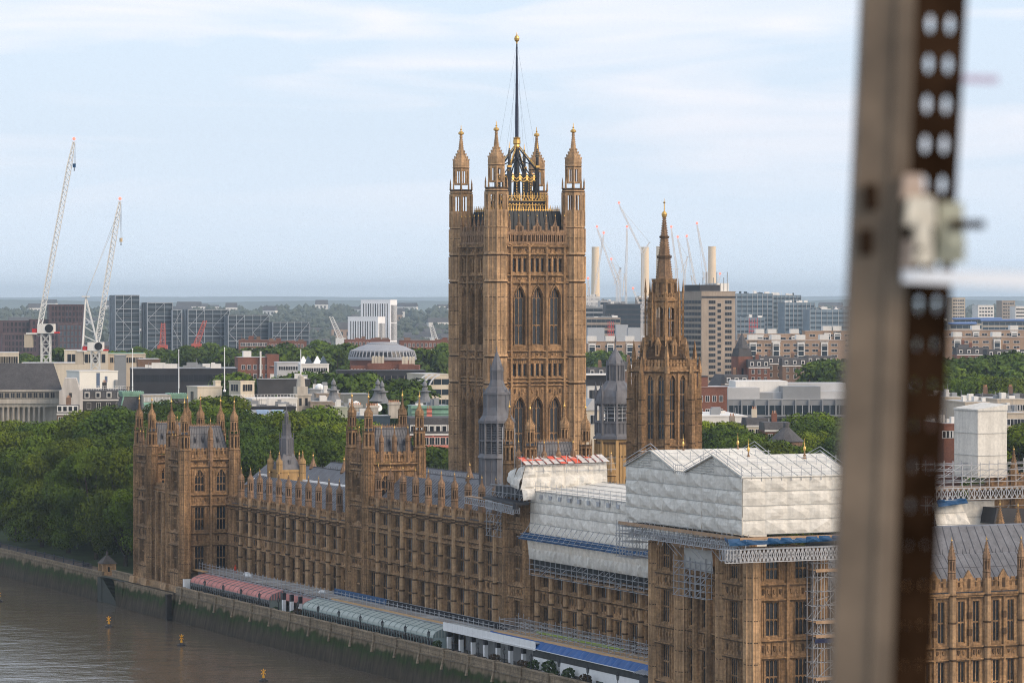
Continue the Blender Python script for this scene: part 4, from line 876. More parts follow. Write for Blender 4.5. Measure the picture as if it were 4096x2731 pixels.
# ---- shelter over the near pavilion
def pavilion_shelter():
    t = pthing('scaffold_shelter', 'double gabled white sheeted shelter on the scaffold gantry around the near pavilion', 'scaffold shelter', 240.2, -2.0)
    L, Dp, zb, ze, zp = 36.7, 18.0, 26.9, 35.0, 37.6
    e = MB(); g1, g2 = (0, 8.4, 16.2), (19.6, 28.2, L)
    for a, b, sd in ((0, 12.2, 1), (12.2, 24.4, 2), (24.4, L, 3)): sheet(e, (a, 0, zb), (b, 0, zb), (a, 0, ze), (b, 0, ze), (0, -1, 0), seed=sd)
    for a, p, b in (g1, g2):
        sheet(e, (a, 0, ze), (p, 0, ze), (p-.1, 0, zp-.1), (p, 0, zp), (0, -1, 0), 2.1, 1.3, .12, 5); sheet(e, (p, 0, ze), (b, 0, ze), (p, 0, zp), (p+.1, 0, zp-.1), (0, -1, 0), 2.1, 1.3, .12, 6)
    sheet(e, (L, 0, zb), (L, Dp, zb), (L, 0, ze), (L, Dp, ze), (1, 0, 0), seed=9, amp=.30)
    e.quad((0, 0, zb), (0, Dp, zb), (0, Dp, ze), (0, 0, ze)); e.quad((0, Dp, zb), (L, Dp, zb), (L, Dp, ze), (0, Dp, ze))
    e.build('sheeting', [SHEET, SEAM], t)
    r = MB()
    for a, p, b in (g1, g2):
        for (x0, z0), (x1, z1) in (((a-.3, ze-.1), (p, zp)), ((p, zp), (b+.3, ze-.1))):
            r.hexa([(x0, -.35, z0), (x1, -.35, z1), (x1, Dp, z1), (x0, Dp, z0)], [(x0, -.35, z0+.12), (x1, -.35, z1+.12), (x1, Dp, z1+.12), (x0, Dp, z0+.12)])
            for k in range(9): y = -.3+(Dp+.2)*k/8; r.beam((x0, y, z0+.16), (x1, y, z1+.16), .07, 1)
        for y in (-.36, Dp): r.beam((a, y, ze), (p, y, zp+.1), .14, 1); r.beam((p, y, zp+.1), (b, y, ze), .14, 1)
    r.box(16, 20, .2, Dp, ze-.35, ze-.2, 1)
    r.build('roof', [SHEET, SEAM], t)
    k = MB()
    for z in (.55, 1.1):
        k.beam((L+.25, -.3, ze+z), (L+.25, Dp, ze+z), .07)
        k.beam((17, -.3, ze-.2+z), (19, -.3, ze-.2+z), .07)
        for a, p, b in (g1, g2):
            for y in (-.2, Dp*.97): k.beam((a-.6, y, ze+z-.3), (p, y, zp+z), .07); k.beam((p, y, zp+z), (b+.6, y, ze+z-.3), .07)
            k.beam((p-4, 0, (ze+zp)/2+z), (p-4, Dp, (ze+zp)/2+z), .06); k.beam((p+4, 0, (ze+zp)/2+z), (p+4, Dp, (ze+zp)/2+z), .06)
    for i in range(12): y = -.3+i*1.62; k.beam((L+.25, y, ze-.6), (L+.25, y, ze+1.5), .07); k.beam((L-4, y, (ze+zp)/2), (L-4, y, (ze+zp)/2+1.4), .06)
    for i in range(8): k.beam((16+i*.6, -.25, ze-.4), (16+i*.6, -.25, ze+1.0), .05)
    for i in range(9): y = i*2.2; k.beam((12.5, y, 36), (12.5, y, 37.6), .06); k.beam((24, y, 36), (24, y, 37.4), .06)
    k.build('guard_rail', [TUBE], t)
    d = MB(); d.box(-.8, L+.8, -.9, 3.0, zb-.75, zb-.55, 1); d.box(-.8, L+.8, -.95, -.85, zb-.75, zb-.25, 0); d.box(L-2, L+.9, -.9, Dp, zb-.76, zb-.54, 1); d.box(L+.85, L+.95, -.9, Dp, zb-.7, zb-.35, 0)
    d.build('platform', [BOARD, DARKN], t)  # dark slab: the shadow beneath the platform is put into its colour
    s = MB(); rr = random.Random(4)
    ladder_beam(s, (2.5, -.8, zb-2.4), (L-1, -.8, zb-2.4), 1.15, .7, .09); ladder_beam(s, (2.5, .4, zb-2.4), (L-1, .4, zb-2.4), 1.15, .9, .08)
    tubes(s, -1, L, -.9, .9, zb-1.7, zb-.6, 1.5, 1.0, .08, True, rr)
    tubes(s, -1.4, 4, -1.0, 2.4, zb-5.6, zb-1.0, 1.2, 1.1, .075, True, rr)
    ladder_beam(s, (L+.7, -3.2, zb-3.9), (L+.7, Dp, zb-3.9), 1.8, .62, .10, True); ladder_beam(s, (L-.4, -2.6, zb-3.8), (L-.4, Dp, zb-3.8), 1.7, .8, .09)
    for i in range(5): ladder_beam(s, (L-1.2, -3.0+i*.5, zb-3.6), (L+1.0, -3.0+i*.5, zb-3.6), 1.6, .7, .08)
    tubes(s, L-.2, L+.9, 0, Dp, zb-2.0, zb-.8, 1.1, 1.1, .07, True, rr)
    for x in (12, 13.5, 19, 20.5, 26): s.beam((x, -.8, zb-1.2), (x+1.6, 1.6, zb-4.6), .09); s.beam((x, -.8, zb-3), (x+1.0, -.8, zb-1.2), .09)
    s.build('gantry', [TUBE], t)
    n = MB(); sheet(n, (L+.95, -2.6, zb-1.5), (L+.95, Dp, zb-1.2), (L+.75, -2.9, zb-.5), (L+.75, Dp, zb-.3), (1, 0, 0), 2.0, 1.0, .3, 11, False); sheet(n, (L-3, -1.2, zb-.9), (L+.9, -2.6, zb-1.5), (L-3, -1.2, zb-.5), (L+.75, -2.9, zb-.5), (0, -1, 0), 2, 1, .2, 12, False)
    n.build('blue_netting', [BLUE, WHITE], t)
    w = MB(); sheet(w, (12.5, 2.9, 20.6), (22.5, 2.9, 20.2), (12.5, 2.7, 23.6), (22.5, 2.7, 23.6), (0, -1, 0), 2, 2, .2, 14, False); w.build('small_sheet', [M('dull_sheet', (.50, .50, .48), .1)], t)
    c = MB(); tubes(c, 12.5, 22.5, 1.6, 2.6, 16.5, 21.6, 1.6, 1.0, .08, True, rr); c.box(12.2, 22.8, 1.4, 2.7, 23.7, 24.1, 1); c.build('hung_scaffold', [TUBE, BOARD], t)
    return t
pavilion_shelter()
for (x, y) in ((4.5, 3.2), (4.5, 12.5), (24.8, 3.2), (26.0, 11.8)):
    turret(NPAV, (x, y, 31.5), 'poke', [('shaft', .42, 3.4), ('spire', (.55, .16), 1.3), ('band', .5, .25), ('spire', (.45, .08), 1.4), ('fin', .16, 2.2)], [STONEG, STONED], name='pinnacle')
# ---- scaffold tower in front of the near pavilion
def tower_scaffold():
    t = pthing('scaffold_tower', 'tall tube scaffold with boarded lifts against the near pavilion beside the post', 'scaffold', 274.6, 9.6)
    s = MB(); rr = random.Random(8); s.T = lambda x, y, z: (y, x, z)
    tubes(s, 0, 9.5, .3, 1.9, -6, 22.4, 1.9, 2.0, .10, True, rr); tubes(s, 0, 1.4, .2, 2.0, -6, 22.4, .7, 2.0, .07, True, rr)
    for i in range(7): s.beam((i*1.2-.5, 2.2, -6), (2.5+rr.uniform(-2, 2), 2.2, 3.5), .12)
    for _ in range(60):
        a = rr.uniform(0, 8); z = rr.uniform(-6, 20); s.beam((a, 2.0, z), (a+rr.uniform(1, 3), 2.0, z+rr.uniform(-2.5, 2.5)), .08)
    s.build('tubes', [M('bright_tube', (.27, .275, .29), .2, 1, .45)], t)
    for z in (-2.2, 5.9, 12.0, 14.0, 21.4): b = MB(); b.T = s.T; b.box(0, 9.5, .4, 2.1, z, z+.1); b.box(.4, 9.5, 2.08, 2.16, z-.25, z+.2); b.build('boarded_lift', [BOARD], t)
    b = MB(); b.T = s.T; b.box(.3, 9.5, 1.98, 2.06, 11.0, 11.6); b.build('netting', [M('navy_net', (.01, .015, .05), .2)], t)
    k = MB(); k.T = s.T; k.hexa([(-2.6, 1.0, -3.4), (1.0, 2.0, -3.9), (1.0, 4.2, -3.9), (-2.6, 3.4, -3.4)], [(-2.6, 1.0, -1.9), (1.0, 2.0, -2.3), (1.0, 4.2, -2.3), (-2.6, 3.4, -1.9)]); k.build('debris_chute_hopper', [DARKN], t)
tower_scaffold()
# ---- long shelter over the north wing roof
def wing_shelter():
    t = pthing('scaffold_shelter', 'long white sheeted roof cover with blue netting band over the river wing', 'scaffold shelter', 183.2, 8.4); L = 58.5
    e = MB(); sheet(e, (0, 0, 20.9), (L, 0, 20.9), (0, .35, 28.0), (L, .35, 28.0), (0, -1, 0), 3.2, 1.8, .34, 21)
    sheet(e, (.2, -.15, 16.7), (L, -.15, 16.7), (.2, -.5, 20.4), (L, -.5, 20.4), (0, -1, 0), 1.6, 1.7, .42, 22, False)
    sheet(e, (0, .3, 28.0), (L, .3, 28.0), (0, 13, 29.2), (L, 13, 29.2), (0, 0, 1), 3, 3, .1, 23)
    e.quad((0, 0, 20.5), (0, 13, 20.5), (0, 13, 28.9), (0, .3, 28.0)); e.quad((L, 0, 20.5), (L, 13, 20.5), (L, 13, 28.9), (L, .3, 28)); e.build('sheeting', [SHEET, SEAM], t)
    n = MB(); sheet(n, (-1, -1.7, 20.0), (L, -1.7, 20.0), (-1, -.6, 21.1), (L, -.6, 21.1), (0, -1, .4), 2.4, .6, .3, 24, False); n.beam((-1, -1.8, 20.4), (L, -1.8, 20.4), .07, 1); n.beam((-1, -1.2, 20.9), (L, -1.2, 20.9), .07, 1); n.build('blue_netting', [BLUE, TUBE], t)
    s = MB(); rr = random.Random(3)
    for i in range(30):
        x = L*i/29; s.beam((x, -1.8, 19.9), (x+.4, .2, 23.0), .07); s.beam((x, .2, 27.2), (x, .2, 29.6), .07)
    for z in (28.4, 29.0): s.beam((0, .15, z), (L, .15, z), .07)
    for i in range(16): x = 1+i*3.6; s.box(x-.45, x+.45, -.12, .2, 26.9, 27.6)
    for i in range(40): x = L*i/39; s.beam((x, -.05, 27.5), (x, -.05, 28.0), .06)
    tubes(s, 0, L, .05, 1.0, 14.0, 17.6, 2.0, .9, .075, True, rr)
    s.build('tubes', [TUBE], t)
    b = MB(); b.box(-1.8, 1.8, -.1, .9, 14.2, 14.35); me = b.mesh('board', [BOARD])
    for i in range(11): put('board', me, t, (2.6+i*5.5, 0, 0))
    b = MB(); b.box(0, L, .6, 1.4, 15.2, 17.5); b.build('debris_netting', [DARKN], t)
wing_shelter()
def corner_scaffold():
    t = pthing('scaffold_tower', 'slim lattice scaffold mast with blue fans where the sheeted wing meets the pavilion', 'scaffold', 240.6, 6.6)
    s = MB(); rr = random.Random(12); tubes(s, 0, 1.8, 0, 1.8, -.5, 25, 1.8, 1.9, .08, True, rr); s.build('tubes', [TUBE], t)
    b = MB()
    for z in (4, 7.5, 10, 14.5): b.box(-1.2, 2.0, -.4, 2.0, z, z+.12)
    b.hexa([(-1.4, -.5, 14.7), (1.9, -.5, 14.7), (1.9, 1.5, 14.7), (-1.4, 1.5, 14.7)], [(.2, .4, 16.3), (.6, .4, 16.3), (.6, .8, 16.3), (.2, .8, 16.3)], 1); b.build('boards', [TUBE, M('pale_blue_net', (.10, .16, .24), .2)], t)
corner_scaffold()
# ---- wrap round the second square tower
def tower_wrap():
    t = pthing('scaffold_shelter', 'crumpled white sheet with red and white striped roof wrapped round the square tower', 'scaffold shelter', 171.6, 7.2)
    e = MB(); X, Y = 12.6, 15.2
    for k, (a, b) in enumerate(((6.4, 9.4), (9.4, X+.2))): sheet(e, (a, -.6-.5*k, 29.6-.8*k), (b, -.9-.5*k, 28.8-.4*k), (a, .2, 31.2+.6*k), (b, -.1, 31.8+.6*k), (0, -1, 0), 1.5, 1.4, .55, 31+k, False)
    sheet(e, (X+.5, -1.2, 28.3), (X+.3, Y, 28.9), (X-.2, 0, 32.3), (X-.2, Y, 32.7), (1, 0, 0), 2.6, 2.0, .55, 35, False)
    sheet(e, (X+1.3, -1.0, 26.6), (X+1.3, Y-4, 27.2), (X+.5, -1.0, 28.5), (X+.3, Y-2, 28.9), (1, 0, .3), 2.6, 1.4, .6, 36, False)
    e.quad((6.4, Y, 28), (X, Y, 28), (X, Y, 32), (6.4, Y, 32)); e.build('sheeting', [SHEET, SEAM], t)
    r = MB(); rr = random.Random(2)
    for i in range(12):
        y0, y1 = -.4+i*1.32, -.4+(i+1)*1.32; z0, z1 = 32.5+.02*i, 32.52+.02*i
        for j in range(4):
            x0, x1 = X+.7-j*.8, X+.7-(j+1)*.8
            r.quad((x0, y0, z0+j*.28), (x0, y1, z1+j*.28), (x1, y1, z1+j*.28+.28), (x1, y0, z0+j*.28+.28), 1 if (j == 2 and rr.random() < .7) or (i in (6, 7) and rr.random() < .7) or rr.random() < .12 else 0)
        r.beam((X+.75, y0, z0+.08), (X-2.5, y0, z0+1.2), .13, 2)
    r.build('striped_roof', [M('pale_plastic', (.62, .58, .54), .12, .6, .5), M('red_plastic', (.75, .12, .06), .15, .6, .5), M('rust_tube', (.30, .10, .07), .3, 1, .6)], t)
    s = MB(); tubes(s, -.5, X, -.4, 1.0, 26.2, 28.6, 1.7, 1.0, .08, True, rr)
    for z in (31.4, 32.4, 33.4): s.beam((X+.4, -1.5, z), (X+.4, Y+1.5, z), .07)
    for i in range(9): s.beam((X+.4, -1+i*2.1, 31), (X+.4, -1+i*2.1, 34.0), .07)
    for x in (4, 9): s.beam((x, -.3, 26), (x, -.3, 38.5), .08)
    ladder_beam(s, (-9, -1.6, 25.0), (X+1, -1.6, 24.4), 1.0, .8, .08); ladder_beam(s, (2, -2.6, 24.8), (X+1, -2.6, 24.3), 1.3, .7, .08)
    tubes(s, -6, 0, 1.2, 2.6, 19.5, 24.5, 1.5, 1.2, .075, True, rr)
    s.build('tubes', [TUBE], t)
    b = MB(); b.hexa([(-1, -1.8, 26.2), (X+1.5, -2.6, 25.8), (X+1.5, 0, 25.9), (-1, 0, 26.3)], [(-1, -1.8, 26.5), (X+1.5, -2.6, 26.2), (X+1.5, 0, 26.3), (-1, 0, 26.6)], 0); b.frus(10, X+1.2, -2.4, .5, .4, 25.2, 26.3, m=0); b.box(-9, 2, -1.7, -.6, 26.05, 26.2, 1); b.box(1, X, -.2, .9, 26.8, 28.4, 0); b.build('platform', [BLACK, BOARD], t)
tower_wrap()
# ---- raised deck along the foot of the facade
def terrace_deck():
    t = pthing('scaffold_deck', 'long boarded scaffold walkway with upright tubes along the foot of the facade', 'scaffold', 29.8, 3.8); L = 149.0
    d = MB(); rr = random.Random(7)
    for i in range(62): x = L*i/62; d.box(x+.03, x+L/62-.03, .1, 4.6 if x > 76 else 5.4, 3.72+rr.uniform(-.03, .03), 3.86+rr.uniform(-.02, .03), rr.choice((0, 0, 0, 2)))
    d.box(75, L, -.02, .08, 3.6, 3.98, 1); d.box(-2.2, 5, -.9, .1, 3.7, 3.9, 1); d.build('boards', [PLY, M('new_timber', (.52, .33, .17), .15), M('pale_deck', (.38, .36, .33), .2)], t)
    s = MB()
    for i in range(72):
        x = L*i/71; s.beam((x, .05, -4.3), (x, .05, 5.6), .085); s.beam((x, 2.6, 3.9), (x, 2.6, 5.0), .06) if i % 3 == 0 else None
    for z in (4.6, 5.2): s.beam((0, .05, z), (L, .05, z), .07)
    ladder_beam(s, (0, -.15, 3.0), (L, -.15, 3.0), .6, .75, .085)
    s.build('tubes', [TUBE], t)
    n = MB(); sheet(n, (66, 4.05, 3.9), (92, 4.05, 3.9), (66, 4.2, 5.0), (92, 4.2, 5.0), (0, -1, 0), 2, .6, .12, 41, False, 0); sheet(n, (92, 4.05, 3.9), (149, 4.05, 3.9), (92, 4.2, 4.95), (149, 4.2, 4.95), (0, -1, 0), 2.4, .6, .1, 42, False, 1)
    n.beam((92, 4.0, 4.98), (149, 4.0, 4.98), .06, 2); n.build('netting', [BLUE, M('black_net', (.012, .013, .018), .3), TUBE], t)
terrace_deck()
def blue_deck():
    t = pthing('scaffold_deck', 'scaffold walkway edged with bright blue sheet above a white hoarding', 'scaffold', 179.5, 2.6); L = 62
    b = MB(); sheet(b, (0, -.9, 3.35), (L, -.9, 3.2), (0, .4, 4.45), (L, .4, 4.45), (0, -.5, 1), 2.0, 1.3, .14, 45, False); b.beam((0, -.95, 3.36), (L, -.95, 3.2), .09, 1); b.build('blue_sheet', [M('bright_blue_sheet', (.008, .075, .25), .2, .6, .5), WHITE], t)
    s = MB(); rr = random.Random(9); tubes(s, 0, L, 2.0, 5.5, 4.5, 6.4, 2.1, .7, .08, True, rr); s.build('tubes', [TUBE], t)
    d = MB(); d.box(0, L, .35, 6, 4.28, 4.48); d.box(8, 40, 5.0, 5.4, 4.6, 5.0, 1); d.build('boards', [M('new_timber', (.52, .33, .17)), M('lime_tape', (.30, .42, .06), .2)], t)
    h = MB()
    for i in range(31): h.box(19+i*1.4, 20.37+i*1.4, -.62, -.5, -.5, 2.05); 
    h.build('hoarding', [WHITE], t)
    n = MB(); n.box(19, L, -.68, -.6, 2.05, 3.3); n.build('debris_netting', [M('grey_debris_net', (.045, .048, .048), .4, .8, .8)], t)
blue_deck()
# ---- marquees
def marquee(name, label, u0, u1, cm, ribm, glassy, tilt=0):
    t = pthing(name, label, 'marquee', u0, 0.6); L = u1-u0; prof = [(0.0, 1.65), (.08, 2.1), (.42, 2.5), (1.0, 2.8), (2.2, 3.2), (3.4, 3.5)]
    r = MB(); n = int(L/2.5)
    for (y0, z0), (y1, z1) in zip(prof, prof[1:]):
        for i in range(n):
            xa, xb = L*i/n, L*(i+1)/n; xm = (xa+xb)/2; sag = .05
            r.quad((xa, y0, z0), (xm, y0, z0-sag), (xm, y1, z1-sag), (xa, y1, z1)); r.quad((xm, y0, z0-sag), (xb, y0, z0), (xb, y1, z1), (xm, y1, z1-sag))
    k = len(prof)
    r.build('roof', [cm], t)
    f = MB()
    for i in range(n+1):
        for (y0, z0), (y1, z1) in zip(prof, prof[1:]): f.beam((L*i/n, y0, z0+.03), (L*i/n, y1, z1+.03), .09)
    f.beam((0, -.03, 1.6), (L, -.03, 1.6), .16); f.beam((0, .9, 2.78), (L, .9, 2.78), .06)
    m2 = n*2
    for i in range(m2+1): f.beam((L*i/m2, .02, -.5), (L*i/m2, .02, 1.6), .10)
    f.build('frame', [ribm], t)
    g = MB(); g.quad((0, .06, -.5), (L, .06, -.5), (L, .06, 1.6), (0, .06, 1.6)); g.quad((L-.05, 0, -.5), (L-.05, 3.4, -.5), (L-.05, 3.4, 1.7), (L-.05, 0, 1.7), 1); g.quad((0, 3.4, -.5), (L, 3.4, -.5), (L, 3.4, 3.1), (0, 3.4, 3.1))
    g.build('side_panels', glassy, t)
    s = MB()
    for i in range(12):                                   # striped gable end
        a, b = 3.4*i/12, 3.4*(i+1)/12
        def zz(y):
            for (y0, z0), (y1, z1) in zip(prof, prof[1:]):
                if y <= y1: return z0+(z1-z0)*(y-y0)/(y1-y0)
            return prof[-1][1]
        s.hexa([(L, a, 1.65), (L, b, 1.65), (L, b, max(1.7, zz(b))), (L, a, max(1.7, zz(a)))], [(L+.06, a, 1.65), (L+.06, b, 1.65), (L+.06, b, max(1.7, zz(b))), (L+.06, a, max(1.7, zz(a)))], i % 2)
    s.build('striped_gable', [ribm, cm], t)
    return t
PINK = M('pink_canvas', (.55, .225, .195), .14, .25, .75, streak=.1); PINKD = M('dark_red_trim', (.16, .045, .05), .15, 1, .7)
GRN = M('grey_green_canvas', (.35, .385, .35), .10, .25, .45); GRND = M('green_trim', (.20, .26, .25), .15, 1, .5)
marquee('marquee', 'long faded pink marquee with curved roof on the river terrace', 33.5, 80, PINK, M('grey_post', (.16, .17, .17), .1), [GLASS, M('grey_green_panel', (.22, .25, .22), .1)])
marquee('marquee', 'long grey green glazed marquee with ribbed curved roof on the river terrace', 97.8, 160.5, GRN, GRND, [GLASS, M('pale_teal_panel', (.36, .44, .43), .08)])
pk = pthing('awning', 'small pink awning on white columns between the two marquees', 'awning', 81.5, 3.2)
b = MB(); b.hexa([(0, 0, 1.7), (15.5, 0, 1.7), (15.5, .6, 1.7), (0, .6, 1.7)], [(0, .5, 3.2), (15.5, .5, 3.2), (15.5, .9, 3.2), (0, .9, 3.2)]); b.build('canopy', [PINK], pk)
cm_ = MB(); cm_.box(-.32, .32, -.32, .32, -.5, 2.4, 0); cm_.box(-.34, .34, -.34, .34, 2.0, 3.3, 1); cme = cm_.mesh('column', [WHITE, BLACK])
for x in (2, 6.2, 10.8): put('column', cme, pk, (x, -.9, 0))
wc = pthing('canopy', 'white fascia canopy on square white columns beside the green marquee', 'canopy', 162.2, 1.8)
b = MB(); b.box(0, 37.5, -.1, .05, 3.05, 4.5); b.box(0, 37.4, .05, 2.0, 4.1, 4.3, 1)
for i in range(1, 18): b.box(i*2.1-.012, i*2.1+.012, -.106, -.09, 3.06, 4.49, 1)
b.build('fascia', [WHITE, SEAM], wc)
for i in range(8): put('column', cme, wc, (.8+i*5.1, .7, 0))
b = MB(); b.box(0, 38, 4.2, 4.4, -.5, 4.0); b.build('back_wall', [M('grey_hoarding', (.36, .36, .36), .1)], wc)
bk = pthing('plant_box', 'white site cabin with dark flat top at the foot of the near pavilion', 'site cabin', 238.5, 1.2)
b = MB(); b.box(0, 4.4, 0, 3, -.5, 1.6); b.box(-.1, 4.5, -.1, 3.1, 1.6, 2.9, 1); b.build('cabin', [WHITE, BLACK], bk)
b = MB()
for i in range(8): b.beam((-2+i*.5, -.2, 3.2), (-.6+i*.5, 1.8, 4.1), .1)
b.box(-2.2, 3, 1.7, 1.9, 4.0, 4.15); b.build('slatted_roof', [TUBE], bk)
hb = pthing('white_hoarding_panel', 'plain white panel standing by the twin towered pavilion and pink marquee', 'panel', 30.9, .1); b = MB(); b.box(0, .25, 0, 2.0, -.5, 2.1); b.box(-.6, 0, -.02, .06, -.5, 2.1); b.build('panel', [WHITE], hb)
# ---- lamps along the parapet
lp = pthing('terrace_lamp', 'dark lantern post on the terrace parapet before the pink marquee', 'lamp post', 46, -.65, .5, 'lamps along the terrace parapet')
b = MB(); b.frus(8, 0, 0, .20, .13, 0, .35); b.frus(8, 0, 0, .09, .06, .3, 1.4); b.frus(6, 0, 0, .06, .2, 1.38, 1.5); b.build('post', [BLACK], lp)
b = MB()
for i in range(6):
    a = PI/3*i; b.beam((.17*math.cos(a), .17*math.sin(a), 1.5), (.27*math.cos(a), .27*math.sin(a), 2.15), .04)
b.frus(6, 0, 0, .33, .1, 2.14, 2.45); b.frus(6, 0, 0, .06, .02, 2.44, 2.8); b.build('lantern_frame', [BLACK], lp)
b = MB(); b.frus(6, 0, 0, .15, .24, 1.5, 2.14); b.build('lantern_glass', [M('lamp_glass', (.20, .22, .22), .2, 1, .15, spec=.6)], lp)
for u in (57, 67.4, 77.8, 88.3, 98.7, 109.2, 119.6, 130.1, 140.5, 151, 161.4, 171.9, 182.3, 192.8, 203.2, 213.7, 224.1, 234.6):
    w = 'before the pink marquee' if u < 80 else 'between the two marquees' if u < 97 else 'before the green marquee' if u < 161 else 'before the white columned canopy' if u < 200 else 'before the white hoarding'
    dup(lp, W(u, -.65, .5), ROT, 'dark lantern post on the terrace parapet '+w)
# ---- terrace furniture
LEAFD = M('shrub_leaf', (.035, .06, .018), .5, 1.5, .8); LEAFR = M('reddish_leaf', (.07, .045, .025), .5, 1.5, .8)
def shrub_mesh(r, h, seed, m):
    b = MB(); q = random.Random(seed)
    for _ in range(170):
        while True:
            v = Vector((q.uniform(-1, 1), q.uniform(-1, 1), q.uniform(-1, 1)))
            if .5 < v.length < 1: break
        p = Vector((v.x*r, v.y*r, h*.55+v.z*h*.45)); n = Vector((q.gauss(0, 1), q.gauss(0, 1), q.gauss(0, 1))).normalized(); a = n.orthogonal().normalized(); c = n.cross(a); s = .16
        b.quad(p-a*s, p-c*s, p+a*s, p+c*s)
    b.frus(6, 0, 0, r*.16, r*.12, 0, h*.5, m=1)
    return b.mesh('shrub', [m, BLACK])
SH = [shrub_mesh(.8, 1.5, 1, LEAFD), shrub_mesh(.75, 1.3, 2, LEAFR), shrub_mesh(.7, .9, 3, LEAFD)]
pot = MB(); pot.frus(8, 0, 0, .4, .5, 0, .5); potm = pot.mesh('pot', [M('dark_pot', (.03, .03, .03), .2)])
for i, (u, v, k, sc_, lab) in enumerate(((84.5, .2, 2, 1, 'low clipped green shrub in pot before the pink awning'), (93.6, .2, 2, 1, 'green potted shrub beside the end of the green marquee'), (95.6, .5, 1, 1.2, 'reddish potted shrub at the corner of the green marquee'), (163.2, .2, 0, 1.1, 'dark bushy shrub under the first white column'), (187, .3, 1, 1.2, 'reddish shrub in front of the last columns of the canopy'),
        (197.5, .5, 1, 1.2, 'reddish brown shrub near the corner of the white hoarding'), (206.8, .9, 0, 1.6, 'round topped standard tree in pot before the white hoarding'), (214.5, .7, 0, 1.3, 'green potted bush beside a lantern at the hoarding'), (210.5, .0, 2, 1.3, 'low yellow green bush by the parapet at the hoarding'), (221.5, .2, 1, 1.3, 'reddish low bush by the parapet farther along the hoarding'), (201.5, .6, 0, 1.3, 'leafy dark shrub by the black bar under the canopy end'))):
    t = pthing('potted_shrub', lab, 'shrub', u, v, -.55); put('pot', potm, t, (0, 0, 0)); put('foliage', SH[k], t, (0, 0, .4), 0, sc_)
tb = pthing('garden_table', 'dark outdoor table with bench seats on the terrace in front of the hoarding', 'table', 202, .9, -.55, 'tables on the terrace')
b = MB(); b.box(-.9, .9, -.45, .45, .72, .8); b.build('table_top', [M('dark_wood', (.035, .022, .018), .3)], tb)
lg = MB(); lg.beam((0, -.6, 0), (0, .6, .72), .08); lg.beam((0, .6, 0), (0, -.6, .72), .08); lgm = lg.mesh('leg', [MATS['dark_wood']]); put('leg', lgm, tb, (-.7, 0, 0)); put('leg', lgm, tb, (.7, 0, 0))
sm = MB(); sm.box(-.9, .9, -.15, .15, .42, .48); smm = sm.mesh('seat', [MATS['dark_wood']]); put('seat', smm, tb, (0, -.75, 0)); put('seat', smm, tb, (0, .75, 0))
for u, v in ((166, .9), (169.5, 1.0), (173.4, .8), (177, 1.1), (180.6, .9), (184.4, .9), (190, .8), (194.2, 1.0), (199, .6), (208.8, .6), (212.4, 1.0), (217.3, .7), (220, 1.1), (226.4, .8), (229.5, 1.0)):
    dup(tb, W(u, v, -.55), ROT+.1*math.sin(u), 'dark outdoor table with bench seats '+('under the white columned canopy' if u < 199 else 'on the terrace in front of the hoarding'))
bn = pthing('garden_bench', 'slatted wooden bench with its back to the white hoarding', 'bench', 210.6, 1.7, -.55, 'benches before the hoarding')
b = MB(); b.box(-1.2, 1.2, -.25, .25, .42, .48); b.build('seat', [MATS['dark_wood']], bn)
b = MB(); b.box(-1.2, 1.2, .22, .28, .9, .98)
for i in range(12): b.box(-1.15+i*.2, -1.08+i*.2, .23, .27, .45, .92)
b.build('backrest', [MATS['dark_wood']], bn)
b = MB(); b.box(-.04, .04, -.25, .25, 0, .6); lgm = b.mesh('leg', [MATS['dark_wood']]); put('leg', lgm, bn, (-1.15, 0, 0)); put('leg', lgm, bn, (1.15, 0, 0))
for u in (214.8, 219, 223): dup(bn, W(u, 1.7, -.55), ROT)
b = MB(); b.box(-.6, .6, -.4, .4, 0, .9); b.hexa([(-.6, -.4, .9), (.6, -.4, .9), (.6, .4, .9), (-.6, .4, .9)], [(-.45, -.2, 1.2), (.45, -.2, 1.2), (.45, .2, 1.2), (-.45, .2, 1.2)])
tag(b.build('grit_bin', [M('red_plastic_bin', (.55, .03, .04), .1, 1, .4)], None, W(231.5, .5, -.55), ROT), 'red grit bin with sloping lid by the hoarding end', 'bin')
b = MB(); b.frus(10, 0, 0, .35, .4, 0, 1.0); b.frus(10, 0, 0, .44, .3, 1.0, 1.2)
for u, l in ((225.5, 'dark green litter bin near the red grit bin'), (211.9, 'black litter bin between benches at the hoarding')): tag(put('litter_bin', b.mesh('litter_bin', [M('dark_green_paint', (.012, .04, .032), .2, 1, .4)]), None, W(u, 1.0, -.55), ROT), l, 'bin')
b = MB(); b.box(0, 7, 0, 1.2, 0, 1.1); tag(b.build('bar_counter', [DARKN], None, W(192.8, 2.6, -.55), ROT), 'long black bar counter under the end of the white canopy', 'counter')
bg_ = MB(); q = random.Random(6)
for i in range(7): a, c_ = q.uniform(-.7, .7), q.uniform(-.5, .5); bg_.lathe([(.35, 0), (.45, .2), (.3, .45), (.08, .55)], 6, a, c_)
bgm = bg_.mesh('rubble_sacks', [WHITE])
for u, v, l in ((93.5, 6.2, 'heap of white rubble sacks on the deck where the blue strip starts'), (52, 6.5, 'few white sacks on the deck above the pink marquee roof'), (47, 8.0, 'white bundle against the wall at the far end of the deck')):
    tag(put('rubble_sacks', bgm, None, W(u, v, 3.9), ROT), l, 'sacks')
